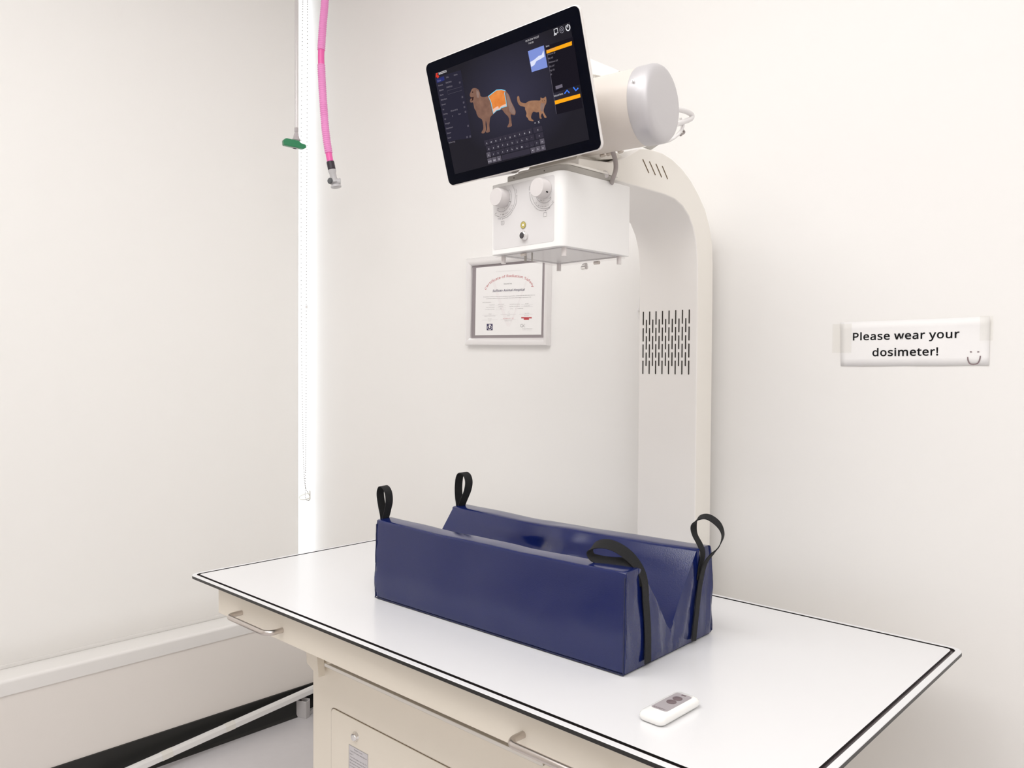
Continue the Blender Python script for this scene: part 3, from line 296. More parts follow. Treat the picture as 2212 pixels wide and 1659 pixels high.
 'r9': (459, [('бϘЯΧЪͷС͇Г̛Ͼ˳ϤˏςʱΙʛͦʍ̪ʈ̙ʈ̅ʊ˱ʌˢʐˢˌ˱ˈ̃˅̖˂̨˂͜ˆ΅˔Φ˪ο̆ϒ̩Ϟ͐ϦͻϪΩϥΩϗΗφ·β\u0379Κͯͽ̮ͨͦͫ̆͜ͻ˥ΔˍζʽϠʸГʾыˏѻ˪ҡ̏ҽ̻ӏͯӕΖӑλӅϜұϹҖАѳТчЭДͯҙ͂ґ̞Ѹ̆я˾Д̅ϣ̙ν̻ΥͬΝΐΡήέχοϚϕϦϭϪІϨРϢкϘѓϋѪκѽΥҌΌҖ', 'ĭįĮĭİįĬİĭĬıİīıĬīĲıĪķīķĶīĶĲīŋĲĶŊĲŋŊĳĲĪĸķŉĳŊňĳŉĩĸĪĩĹĸňĴĳŇĴňņĴŇĩĺĹĨĺĩņĵĴŅĵņńĵŅĨĻĺńĀĵħĻĨŃĀńłĀŃħļĻĦļħłāĀŁāłŀāŁĦĽļĥĽĦĿĜŀĜěŀěāŀĿĝĜĚāěĚĂāĥľĽľĝĿĥĝľĥĞĝĤĞĥĤğĞęĂĚģğĤģĠğęăĂģġĠĢġģĘăęĘĄăėĄĘėąĄĖąėĖĆąĕĆĖĔĆĕĔćĆĎĐďĎđĐēćĔĎĒđĎēĒĎćēĎĈćĎĉĈčĉĎčĊĉČĊčċĊČ')]),
 'r.': (215, [('ˊʻˍ˕˘˥˨ˮ˻˱̎ˮ̞˥̩˕̭ʻ̩ʢ̞ʒ̎ʈ˻ʅ˨ʈ˘ʒˍʢ', 'ăąĄĂąăĂĆąāĆĂāćĆĀćāĀĈćďĈĀďĉĈĎĉďĎĊĉčĊĎčċĊČċč')]),
 'r,': (215, [('̪ˤ̢ˇ̘ʧ̌ʆ˿ɦ˲Ɇ˥ȩʱȩʹɈˁɪˈʍˏʯ˔ˏ˙˭̤˭', 'ČĎčČĀĎČāĀċāČċĂāĊĂċĊăĂĉăĊĉĄăĈĄĉĈąĄćąĈćĆą')]),
 'r:': (215, [('ˊʻˍ˕˘˥˨ˮ˻˱̎ˮ̞˥̩˕̭ʻ̩ʢ̞ʒ̎ʈ˻ʅ˨ʈ˘ʒˍʢ', 'ăąĄĂąăĂĆąāĆĂāćĆĀćāĀĈćďĈĀďĉĈĎĉďĎĊĉčĊĎčċĊČċč'), ('ˊГˍЬ˘н˨ц˻щ̎ц̞н̩Ь̭Г̩Ϻ̞ϩ̎ϟ˻Ϝ˨ϟ˘ϩˍϺ', 'ăąĄĂąăĂĆąāĆĂāćĆĀćāĀĈćďĈĀďĉĈĎĉďĎĊĉčĊĎčċĊČċč')]),
 'r-': (258, [('ʰ͈ʰΆͲΆͲ͈', 'ĀĂāĀăĂ')]),
 'r!': (216, [('̱̓˥̱ˑӍ̧Ӎ', 'āăĂāĀă'), ('ˊʻˍ˕˘˥˨ˮ˻˱̎ˮ̞˥̩˕̭ʻ̩ʢ̞ʒ̎ʈ˻ʅ˨ʈ˘ʒˍʢ', 'ăąĄĂąăĂĆąāĆĂāćĆĀćāĀĈćďĈĀďĉĈĎĉďĎĊĉčĊĎčċĊČċč')]),
 'r?': (348, [('͇̀̂ͣ̆ͻ̏Α̛Υ̭κ̈́Ϗ͟ϧʹϻ\u0383Ѝ\u038dОΒаΔчΎѩͻ҂͜Ғ̳җ̎Ҕ˭ҍˏ҂ʲѵʚҭʻҽˡӉ̊Ӓ̸ӕͻӋέүύ҂ϗшϔЧόЋξϳΫϜΔφ\u0379ί͡Κ͐Έ̈́ͷ̸̸̺͔̱̱̽ͧ̿̀', 'ĘĚęėĚĘėěĚĖěėĕěĖĕĜěĔēĕēĒĕĒđĕđĐĕĐďĕďĜĕĎĜďĎĝĜčĝĎČĝčČĞĝċĞČĊĞċĊğĞĉğĊĈğĉĈĠğćĠĈćġĠĆġćĆĢġąĢĆąģĢĄģąĄĤģăĤĄăĥĤĂĥăĂĦĥāĦĂāħĦāĨħĀĨāĀĩĨīĩĀīĪĩ'), ('ˮʻ˱˕˼˥̌ˮ̠˱̲ˮ͂˥͍˕͐ʻ͍ʢ͂ʒ̲ʈ̠ʅ̌ʈ˼ʒ˱ʢ', 'ăąĄĂąăĂĆąāĆĂāćĆĀćāĀĈćďĈĀďĉĈĎĉďĎĊĉčĊĎčċĊČċč')]),
 "r'": (180, [('̐Ӎ̀Ͼ˔Ͼ˄Ӎ', 'ĂĀăĂāĀ')]),
 'r&': (587, [('΄ӕάӒώӇϩҵϾҜЊѾЏњІЫϮЄωϢΜτз̯ъ͊љͨѥΊѯήҶήҨͽҖ͏Ҁ̦Ѥ̂әʐѺʐд˓КʾϾʬϠʝοʒΙʊͯʈ̻ʌ̏ʚ˫ʰˑˏˀ˶ʻ̥ʾ͋ˉͬ˛Έ˴Ρ̓θ̶ώ̥ϡ̕϶̆Ћ˻У˳н˰ј˵ѽ̂Ҝ̗Ҵ̵Ӈ͙Ӓ͡Ρ͆Α̯Ϳ̨̢̝͙ͭ̐̇͂̄̌̀ˡͅˍͱˇΡˋϊ˗ϫ˪Ї˿\u0381Ҝͣҗ͊Ҋ̻ѵ̵љ̹н̈́Ф͗ЊͱϮΙЈδСτмωњτѴζ҉Οҗ', 'ĴāĀĳāĴĳĂāĲĂĳĲăĂĲĄăıĄĲıńĄńœĄœąĄİŅıŅńıİņŅŒąœİŇņőąŒőĆąįŇİįňŇŐĆőŏĆŐŏćĆįŉňĮŉįĮŊŉĭŊĮŎćŏŎĈćĭŋŊĬŋĭōĈŎīŋĬīŌŋŌĈōŌĉĈĪŌīĪĉŌĪĊĉĩĊĪĨĊĩĨĵĊĵċĊħĵĨĎĐďĎđĐħĶĵŃċĵĦĶħĦķĶčđĎĥķĦĥĸķčĒđĥĹĸĤĹĥČĒčĤĺĹČēĒģĺĤċēČģĻĺŃēċģļĻŃĔēĢļģŃĕĔĢĽļłėŃėĕŃġĽĢŁėłġľĽŀėŁŀĘėĖĕėĠľġĠĿľĿĘŀĠĘĿĠęĘğęĠğĚęğěĚĞěğĞĜěĝĜĞ')]),
 'r<': (459, [('в˭ʸΓʸλвѸвй̃Ϊв̬', 'ĂĄăĂąĄāąĂāĆąĀĆā')]),
 'r>': (459, [('ʸ̬ϦΩʸйʸѸвλвΓʸ˭', 'ĂĄăāĄĂāąĄĀąāĀĆą')]),
 'r=': (459, [('ʽϞʽЗЬЗЬϞ', 'ĀĂāĀăĂ'), ('ʽ̾ʽͷЬͷЬ̾', 'ĀĂāĀăĂ')]),
 'r^': (459, [('ʮͦ͘ӑ\u0381ӑмͦϾͦͭ҆˭ͦ', 'ĀĂāĀąĂąăĂĀĆąĄăą')]),
 'b!': (238, [('̢̡˖̡ˀӝ̸ӝ', 'āăĂāĀă'), ('ʺʻʻˋʾ˚˄˧ˍ˱˘˸ˣ˽˯̀˻́̈̀̓˽̞˸̩˱̲˧̹˚̼ˋ̽ʻ̼ʫ̹ʝ̲ʐ̩ʆ̟ɾ̔ɹ̈ɶ˻ɵ˯ɶˣɹ˘ɾˍʆ˄ʐʾʝʻʫ', 'ćĉĈĆĉćĆĊĉąĊĆąċĊąČċĄČąĄčČăčĄăĎčĂĎăĂďĎāďĂāĐďĀĐāğĐĀğđĐĞđğĞĒđĝĒĞĝēĒĜēĝĜĔēěĔĜěĕĔĚĕěĚĖĕĚėĖęėĚęĘė')]),
 'bA': (534, [('кʀϵ̨̱̱ˤʀɹʀͥӟμӟҧʀΛЩΚЭΘвΖйΓсΐщ\u038dђ\u038bћΈѤΆѭ\u0383Ѵ\u0381ѺΐѱΜѸΚѰΘѨΖѠΔјΒѐΏш\u038dс\u038bкΉд·Я΅Щ͌ΑϓΑ', 'ĄēąēĆąēĕĆĕćĆĄĒēĔĕēĖćĕĄđĒėćĖĄĐđĘćėĄďĐęćĘĄĎďĚćęĄěĎěčĎěčĚčćĚČćčĄĜěĄĝĜċćČĄĞĝĊćċĄğĞĉćĊĄĠğĈćĉĄġĠĢćĈĄĂġĂĢġĂāĢāćĢĄăĂĀćā')]),
 'bC': (529, [('ϓ҅ξ҄Ϋ҂Θѽ·ѷͷѯͨѥ͚њ͎э̓п̹Я̱Н̪Њ̤ϵ̠ϟ̞χ̝ή̞Ύ̢̩͓̲̺̣ͯ̽͋̐͛˿ͮ˱\u0382˦Κ˞ε˙ϓ˗Ϥ˘϶˙І˛З˝Чˡз˥ч˩Ѭ˳ѬʔѐʊпʅЮʁМɾЉɻϵɹϟɸψɸΜɺʹʁ͏ʍ̮ʞ̐ʴ˷ˍˡ˫ː̌˂̱ʸ͘ʳ\u0382ʱίʲϐʶϰʻЎ˄Ыˎц˛Ѡ˪Ѹ˼ҍ̐ҡ̦ҳ̾ӂ͘ӎʹӘΒӟβӣϔӥϫӤЁӢЗӟЬӛсӖѕӐѨӉ҇һѝѡсѭдѲХѷЖѼІҀ϶҃ϥ҅', 'ňŊŉňŋŊŇŋňŇŌŋŇōŌņōŇņŎōŅŎņŅŏŎŅŐŏńŐŅńőŐŃőńŃŗőŗŖőŖŕőŕŔőŔœőœŒőłŘŃŘŗŃŁřłřŘłŀāŁāĀŁĀřŁŀĂāŀăĂŀĄăĿĄŀĿąĄĿĆąĿćĆľćĿľĈćľĉĈĽĉľĽĊĉĽċĊļċĽļČċĻČļĻčČĻĎčĺĎĻĺďĎĹďĺĹĐďĸĐĹĸđĐĸĒđķĒĸķēĒĶēķĶĔēĶĕĔĵĕĶĵĖĕĵėĖĴėĵĴĘėģĥĤĴęĘĳęĴĢĥģĳĚęġĥĢĠĥġĳěĚğĥĠĞĥğĳĜěĝĥĞĜĥĝĳĥĜĲĥĳıĥĲİĥıİĦĥįĦİįħĦįĨħĮĨįĮĩĨĮĪĩĮīĪĭīĮĭĬī')]),
 'bE': (468, [('ЮʀˎʀˎӝЮӝЮѽ̶ѽ̶ϪПϪПΌ̶Ό̶˟Ю˟', 'āąĂąăĂąĄăāĆąāĉĆĉćĆĉĈćāĊĉāċĊāĀċ')]),
 'bH': (616, [('Ҥʀлʀл\u038b̶\u038b̶ʀˎʀˎӝ̶ӝ̶ϪлϪлӝҤӝ', 'ąćĆąĈćĉċĊĉĀċąăĈăĉĈăĂĉĂĀĉąĄăāĀĂ')]),
 'bI': (294, [('Ώʀʠʀʠˆˣ˖ˣ҆ʠҖʠӝΏӝΏҖ͌҆͌˖Ώˆ', 'ąćĆąĈćĄĈąĄĉĈăĉĄăĊĉĂĊăĂċĊāċĂāĀċ')]),
 'bN': (631, [('Ҵʀчʀ̔ќ̫ќ̫ѣ̫ј̬э̭с̭д̮Ц̯Й̯Ћ̰ϼ̰Ϯ̰ϟ̰ϐ̰ʀˎʀˎӝ̺ӝѫ̃ѕ̃і˹ѕ̂ѕ̌є̘ѓ̦ѓ̳ђ͂ђ͑ё͠ёͮѐͼѐΉѐӝҴӝ', 'đĂĒĂēĒĂĄēĄĚēĚĔēġģĢġĀģĂąĄăĚĄđĈĂĈāĂąăĂąĚăĆĚąćĚĆĈĚćđĉĈāĚĈđĊĉđċĊđČċđčČđĎčđďĎđĐďĠĀġğĀĠĞĀğĝĀĞĜĀĝěĀĜĚĔěĔĀěāęĚāĘęāĕĘĕėĘāĖĕėĔĕėĀĔĖĀėāĀĖ')]),
 'bO': (648, [('ӡίӠΎӝͭӘ͏Ӑ̲ӆ̖Һ˼ҫ˥қˏ҈ʻѳʩћʚтʎЧʄЉɽϪɹϊɸΨɹΈɾͪʅ͎ʎ̵ʛ̞ʪ̈ʻ˶ˏ˥˥˗˽ˋ̗˂̲ʺ͐ʵͮʲΎʱΰʳϜʸЅ˂Ьˏѐˠѱ˶ҏ̐Ҩ̭Ҿ͏ӏʹӜΞӣϊӥϵӣНӜтӐѣҿҁҩҚҏҰѲӂёӐЭӚЅӟϜ̝ί̞\u038d̢̨̢̰̹̻͇ͯ͒̏͗˾ͨ˰ͼ˥Γ˝έ˘ϊ˗ϧ˘Ѐ˝З˥Ы˰м˾ы̎ј̢Ѣ̹Ѫ͒ѰͯѴ\u038dѵίѲϠѪЋѝаыяеѧИѸϵ҂ϊ҆έ҄ΓҀͼѸͨѭ͖џ͇я̻л̰Х̨Ќ̢ϰ̞ϑ', 'īĭĬīĮĭĪĮīĪįĮĩįĪĩİįĨİĩĨıİħıĨħĲıĦĲħĦŘĲŘŗĲŗĳĲĥřĦřŘĦĥŚřŖĳŗĥśŚŕĳŖĥŜśŕĴĳĤŜĥĤŝŜŔĴŕĤŞŝŔĵĴģŞĤœĵŔģşŞģŠşŒĵœŒĶĵĢŠģĢšŠĢŢšőĶŒġŢĢőķĶġţŢŐķőĠţġŐĀķĠĸţğĸĠŐāĀğĹĸŏāŐĞĹğŏĂāŎĂŏĞĺĹōĂŎĞĻĺĝĻĞōăĂŌăōĝļĻĜļĝŌĄăĜĽļŋĄŌěĽĜŋąĄěľĽŊąŋĚľěŊĆąĚĿľŉĆŊĚŀĿňĆŉęŀĚňćĆęŁŀŇćňęłŁņćŇĘłęņĈćĘŃłŅĈņńĈŅĘńŃĘĈńėĈĘėĉĈĖĉėĖĊĉĕĊĖĕċĊĔċĕĔČċēČĔēčČĒčēĒĎčđĎĒđďĎĐďđ')]),
 'bP': (507, [('ͶӝάӚϛӑЃӂУҭмҒюѲљэќХћБљϿѕϭѐϛшωпιгΩЦΛЖ\u038dЄ\u0381ϯͷϙͯπͨΥͣΈ̶̶ͨ͟͟͠ʀˎʀˎӝͯѿ̶ѿ̶ν͟ν\u0379νΐοΤσεψτύϑϕϛϝϣϧϩϲϮϿϱЏϲСϰиϪыϡњϕѧτѱέѸΑѽ', 'ěĞĜĞĀĜĞāĀĞĂāĞăĂĞĄăĞąĄĞĝąĝĳąĳĆąěğĞĲĆĳıĆĲıćĆİćıįćİĮćįĮĈćĭĈĮĬĈĭĬĉĈīĉĬīĊĉĪĊīĩĊĪĩċĊĨċĩĨČċħČĨĦČħĦčČĥčĦĤčĥĤĎčģĎĤĢĎģġĎĢĠĎġěĠğěęĠęĎĠęďĎęĐďęđĐęĒđęēĒęĔēęĕĔęĖĕęėĖęĘėěĚę')]),
 'bS': (462, [('г̩б̎Ь˵У˞ЗˉЈʶϵʦϠʘωʌίʃΓɽͶɹ͖ɸ͆ɸ̶ɹ̦ɺ̗ɻ̈ɽ˺ɿˬʂˠʅ˓ʈˇʌʼʐʩʙʩ̀ˎ˱˞˫˰˦̄ˡ̙˜̮˙̈́˗͙˗ͭ˗;˙\u038d˜ΛˡΧ˦ΰˬθ˳ο˻τ̄χ̍ϊ̗ϊ̣ϊ̮ψ̹ῦρ͊λ͑δ͙Ϊ͠ΝͨΎͰͼ\u0378ͧ\u0381͎Ί̼Α̪Θ̚Π̋Ψ˽α˰κˤτ˙ϏːϚˇϧˀϴʺЂʶБʳРʱбʰуʲћʷѲʿ҇ˊҚ˙ҫ˩Һ˼Ӈ̒Ӓ̩Ӛ́Ӡ͛ӣͷӥΏӤΦӢμӟϑӛϥӖϸӑЊӊЩҽЈѢϪѮϚѳϋѸκѽΩҁΘ҃·҅͵҅ͥ҅͗҃͊Ҁ̀Ѽ̶ѷ̮Ѳ̨Ѭ̣ѥ̟ѝ̜ѕ̚ь̙т̚ж̜Ы̟Т̣К̨Г̰Ќ̹Є̈́Ͻ͒϶ͣϮͶϦΌϝΥϔμϊϑοϤδ϶ΨЅΛГΌОͼЧͪЮ͖б̀', 'ŔŖŕŔŗŖœŗŔœŘŗŒŘœŒřŘŒŚřőŚŒőśŚŐśőŐŜśŐŝŜŏŝŐŏšŝšŠŝŠşŝşŞŝŎţŏţŢŏŢšŏōŤŎŤţŎŌŦōŦťōťŤōŋŧŌŧŦŌŋŨŧŋũŨŋŪũŋūŪŋŬūŋŭŬŊŭŋŊŮŭŊůŮŊŰůŉŰŊŉűŰŉŲűňŲŉňųŲňŴųŇŴňŇŵŴŇŶŵņŶŇņŷŶņŸŷŅŸņŅŹŸŅźŹńźŅńŻźńżŻŃżńŃŽżłŽŃłžŽłſžŁſłŁƀſŀƀŁŀƁƀĿƁŀĿƂƁľƂĿľƃƂĽƃľĽƄƃļƄĽĻƄļĻƅƄĺƅĻĹƅĺĹƆƅĸƆĹķƆĸķƇƆĶƇķĵƇĶĵƈƇĴƈĵĳƈĴĲƈĳĲƉƈıƉĲİƉıįƉİįĀƉĮĀįĭĀĮĭāĀĬāĭīāĬīĂāĪĂīĩĂĪĘĚęĨĂĩĨăĂħăĨĘěĚĦăħĘĜěĥăĦĘĝĜĤăĥĘĞĝĤĄăģĄĤĘğĞĢĄģĘĠğġĄĢĘġĠĘĄġĘąĄĘĆąĘćĆėćĘėĈćĖĈėĖĉĈĕĉĖĔĉĕēĉĔēĊĉĒĊēđĊĒĐĊđĐċĊďċĐĎċďĎČċčČĎ')]),
 'bT': (468, [('Σʀ̻ʀ̻ѽʈѽʈӝѕӝѕѽΣѽ', 'ăąĄăĆąĂĆăāćĂćĆĂāĀć')]),
 'ba': (472, [('ͷѕΞѓπьϞр϶ЮЉЗЗϻОϚСεСʀϑʀσʽϔʽϏʷυʬλʢαʙΥʑΙʊΌʄ;ʀͰɼ͠ɺ͏ɸ̼ɸ̨ɹ̕ɼ̂ʀ˰ʇˠʐˑʛ˄ʨʹʷʰˉʪ˜ʦ˱ʥ̈ʨ̩ʳ͈˅͢˞\u0378˾Ή̤Ε͐Ν\u0382ΡμΣμάλσηϕαϢΪϫΠϲΔϸ΅ϻͳϼͤϼ͕Ϻ͆Ϸ̸ϳ̩Ϯ̛ϩ̎ϣ˱ϖːШˬж˽н̏ф̣ъ̷я͌ђ͡є\u038d̵͍͈̦̹̜̯̤̗͐ͩ͌́̔̐̎̇̏˹̒ˮ̗˥̞˞̧˙̲˕̾˒͌ˑͤ˓\u0379˘ΌˠΝ˫Ϊ˹γ̋ι̡λ̼λ͑', 'ņāĀŅāņŅĂāńĂŅŃĂńŃăĂłăŃŁăłŁĄăŀĄŁĿĄŀĿąĄľĽĿĽļĿļĻĿĻĺĿĺĹĿĹĸĿĸąĿĸķąķĶąĶĆąĵĆĶĵćĆĴćĵĳćĴĲćĳıćĲİćıİĈćįĈİĮĈįĮĉĈĭĉĮĬŠĭŠĉĭīŠĬĪŠīĩŠĪĨŠĩħŠĨĦŠħĦŇŠşĉŠĦňŇĦŉňĦŊŉĥŊĦĥŋŊŞĉşĥŌŋĥōŌĤōĥĤŎōŝĉŞĤŏŎŜĉŝģŏĤģŐŏśĉŜģőŐĢőģĢŒőŚČśČĉśĢœŒřČŚĢŔœġŔĢġŕŔŘČřġŖŕŗČŘġŗŖġČŗĠċġċČġĠĎċĎĊċčĉČğĎĠĎĉčğďĎĊĉĎĞďğĞĐďĝĐĞĝđĐĝĒđĜĒĝĜēĒěēĜěĔēĚĔěĚĕĔĚĖĕęĖĚęėĖĘėę')]),
 'bd': (515, [('ͬɸ̓ɼ̞ʇ˽ʚˠʵˉ˘ʹ́ʯ̰ʬͦʯΜʹόˉϵˠИ˽г̟ц̈́ђͭіͿѕΏєΟёέэκшχтϒлϝгϧЫϰУϸЙϺЖϦЖϧЋϦВϥКϥФϤЮϣзϣпϢцϢԁщԁщʀϳʀϨʺϺʺϸʷϰʭϧʤϝʜϒʔχʍκʇέʂΞɽΎɺ;ɹ\u0378˓Ε˕ά˛ξˤϋ˲ϕ̃ϝ̛Ϣ̷ϣ͙ϣͥϢΊϝΩϕσϋϘξϧέϲΕϹͷϻ͠Ϲ͍ϲ̽Ϧ̯ϕ̤ο̜Υ̗·̗̜̤̤̯ͥ͂̋̕˶̼˧͍˜͠˕', 'ĥħĦĥĜħĜĨħďđĐďĒđďēĒĎēďĎĔēĎĕĔĎĖĕčĖĎĤĜĥčėĖģĜĤčĘėĢęģęĚģĚěģěĜģčęĘČęčġęĢČġęČĠġČğĠċğČĞĜĝĞĨĜċĞğċňĞňŇĞŇņĞņŅĞŅńĞńŃĞŃĨĞċŉňċŊŉĊŊċĊŋŊĊŌŋĊōŌĉōĊłĨŃĉŎōŁĨłĉŏŎĈŏĉŀĨŁĈŐŏćŐĈĿĨŀćőŐľĨĿćŒőĽĨľĆŒćĆœŒļĨĽĆŔœĻĨļąŔĆąŕŔĺīĻīĨĻąŖŕĹīĺąŗŖĸīĹĄŗąĄķŗķīĸĄĪķĪīķĄĮĪĮĩĪĬĨīĭĨĬăĮĄĮĨĭăįĮĩĨĮăİįĂİăĂıİĂĲıāĲĂāĳĲāĴĳāĵĴĀĵāĀĶĵ')]),
 'be': (474, [('ͺіΗєβяϋчϡм϶ЭЈМИЈХϱЯϘжξк\u03a2л΄л̶͉̗͉̘̺̞̞̩̈˵͇˧͛˝ͳ˖Ώ˔Ρ˕γ˖τ˘ϓ˛Ϣ˟ϲˤЂ˪Ш˺ШʙЍʎϼʈϫʃϚɿωɼζɺΡɸ\u038bɸͬɺ͎ɿ̲ʇ̘ʓ˿ʢ˪ʵ˘ˊˈˤʼ̀ʳ̞ʮ̀ʬͤʮ·ʲΨʺχ˅Ϥ˓ϽˤД˸Ш̎и̦х̀я͝єͺϼͤϺ͒ϵ̓ϭ̵ϡ̪ϑ̡ο̛Ω̙ΡϑΡϑ\u03a2ϏαόοψϋςϖμϠδϨΫϯΡϵΖϹΉϻ', 'ľāĀľĂāĽĂľĽăĂļăĽļĄăĻĄļĻąĄĺąĻĺĆąĹĆĺĹćĆĸćĹĸĿćĿœćœĈćķŀĸŀĿĸŒĈœķŁŀőĈŒķłŁŐĈőŐĉĈŏĉŐķŃłŎĉŏĶŃķĶńŃōĉŎōĊĉŌĊōĶŅńŋĊŌĵŅĶĵņŅŊĊŋŊċĊŉċŊĵŇņĴŇĵňċŉňČċĴňŇĴČňĳČĴĳčČĲĎĳĎčĳĲďĎıďĲıĐďİĐıİđĐİĒđįĒİĝğĞįēĒĜğĝįĔēěğĜĮĔįĚğěĮĕĔęğĚĘğęĮĖĕėğĘĖğėĮğĖĭğĮĬğĭīğĬīĠğĪĠīĪġĠĪĢġĩĢĪĩģĢĩĤģĨĤĩĨĥĤĨĦĥħĦĨ')]),
 'bi': (229, [('̫ю̫ʀ˄ʀ˄ю', 'ĂĀăĂāĀ'), ('˸ӯ̃Ӯ̍ӫ̗ӧ̠Ӡ̨ӗ̭ӌ̰ҿ̱Ҳ̰ҥ̭ҙ̨Ҏ̠̗҅Ѿ̍ѹ̃Ѷ˸ѵ˭Ѷˢѹ˘Ѿˏ҅ˈҎ˂ҙʿҥʿҲʿҿ˂ӌˈӗːӠ˙ӧˢӫ˭Ӯ', 'ğāĀĞāğĞĂāĝĂĞĝăĂĜăĝĜĄăĜąĄěąĜěĆąĚĆěĚćĆęćĚęĈćĘĈęėĈĘėĉĈĖĉėĖĊĉĕĊĖĕċĊĔċĕĔČċēČĔēčČēĎčĒĎēĒďĎđďĒđĐď')]),
 'bl': (229, [('̫ʀ˄ʀ˄ԁ̫ԁ', 'āăĂāĀă')]),
 'bm': (772, [('ҬіӐѓӱьԍпԤЬԷГՃϴՊϑՍΨՍʀӧʀӧΤӦκӢύӝϛӕϦӌϯӁϵҲϹҠϺ҅ϸѰϳѠϩѓϝщόтζнΜлͽлʀϖʀϖΤϕδϓρϑύύϗωϠτϧξϭηϱίϵΦϸΚϺ\u038dϺͻϹͫ϶͞ϲ͓ϫ͉ϣ́ϙ̺ύ̵ο̰ή̭Λ̫Ά̫̫ͯʀ˄ʀ˄ю̛ю̥Г̓Г̖И̟У̩Ь̳е̾н͊ф͗щͤюͱёͿєΌѕΚіδѕϋёϡыϵтЇзЖШУЗШЎЙЎСЙаЪтзіуѪыҀёҕѕ', 'ŘāĀŇŉňņŉŇņŊŉŗāŘŅŊņŗĂāńŊŅńŋŊŖĂŗŃŋńĸĺĹĸļĺļĽĺĽľĺľĻĺŖăĂŕăŖŃŌŋłŌŃŁŌłŔăŕŁōŌŔĄăŀōŁœĄŔŀŎōĿŎŀľŎĿœąĄŒąœľŒŎŒŏŎĻŒľĻőŒŏąŒŐąŏĸĻļĸĲĻĲıĻıİĻİįĻįĮĻĮĭĻĭĬĻĬīĻīőĻŐĆąīŐőīĪŐĪēŐēĆŐĩēĪĩĔēĒĆēĨĔĩđĆĒĨĕĔħĕĨĦĕħĐĆđĐćĆĦĖĕĥĖĦďćĐĤĖĥĤėĖģėĤĎćďĢėģĢĘėčćĎġĘĢčĈćĠĘġČĈčĠęĘğęĠĸĳĲċĈČğĚęĞĚğĸĴĳċĉĈĝĚĞĊĉċĝěĚĸĵĴĸĶĵĝĜěĸķĶ')]),
 'bn': (518, [('ΣіωѓϬьЉпУЬжГфϵьϑяΨяʀϩʀϩΣϨιϤόϞϛϖϦόϯξϵέϹΙϺͺϸ͢ϲ͐ϧ̓ϙ̹φ̱ή̬Α̫̫ͯʀ˄ʀ˄ю̛ю̥Г̓Г̗И̠У̫Э̶ж͂н͏ф͜ъͪю\u0378ёΆєΔѕ', 'ĬāĀīāĬĪāīĪĂāĩĂĪĨĂĩĝğĞĝġğġĢğĢģğģĠğĨăĂħăĨĦăħĦĄăĥĄĦĤĄĥģĄĤģąĄĠąģĠĆąĝĠġĝĘĠĘėĠėĖĠĖĕĠĕĔĠĔēĠēĆĠĒĆēđĆĒĐĆđĐćĆďćĐĎćďčćĎčĈćČĈčĝęĘċĈČĝĚęċĉĈĊĉċĝěĚĝĜě')]),
 'bo': (507, [('њͨљ͍і̳ђ̚ы̄уˮй˛ЭˈРʸБʩЀʜϮʑϚʈφʁΰɼΙɹ\u0381ɸͫɹ͖ɼ́ʁ̭ʈ̚ʑ̈ʜ˸ʩ˨ʸ˛ˈˏ˚˅ˮʼ̃ʵ̚ʰ̳ʭ͌ʬͨʮΌʲέʺϋˆϧ˔Ё˦З˺Ъ̑к̫ц͆яͤє΄і\u03a2єοяϚцϳкЊЪОЗаЁпϨыόѓέјΌ̧̡̨̖̘̻̜̰ͨ͐̆̕̕˸̺˭ͅˤ͑˜͠˗Ͱ˔\u0383˓Ζ˔Φ˗δ˜ρˤό˭ϖ˸Ϟ̆ϥ̕Ϫ̧Ϯ̻ϰ͐ϱͨϰͿϮΕϪΨϤιϝωϕϖόϡρϪδϱΦ϶ΕϹ\u0382Ϻͧϸ͐ϱ̾Ϧ̰ϖ̤ρ̜Ψ̗Ί', 'īĭĬĪĭīĪĮĭĩĮĪĩįĮĨįĩĨİįħİĨħıİħĲıĦĲħĦĳĲĥĳĦĥŜĳŜśĳśĴĳĤŝĥŝŜĥŚĴśĤŞŝřĴŚĤşŞŘĴřŗĴŘŗĵĴģşĤģŠşŖĵŗģšŠŕĵŖŕĶĵĢšģŔĶŕĢŢšœĶŔœķĶġŢĢŒķœġţŢőķŒőĀķĠţġĠĸţŐĀőŐāĀğĸĠŏāŐğĹĸŎāŏğĺĹŎĂāĞĺğĞĻĺōĂŎōăĂĝĻĞĝļĻŌăōŌĄăĜļĝĜĽļŋĄŌĜľĽŊĄŋŊąĄěľĜŉąŊěĿľŉĆąĚĿěňĆŉĚŀĿŇĆňĚŁŀĚłŁņĆŇņćĆęłĚęŃłŅćņęńŃńćŅęćńęĈćĘĈęĘĉĈėĉĘĖĉėĖĊĉĕĊĖĕċĊĔċĕĔČċēČĔēčČĒčēĒĎčđĎĒđďĎĐďđ')]),
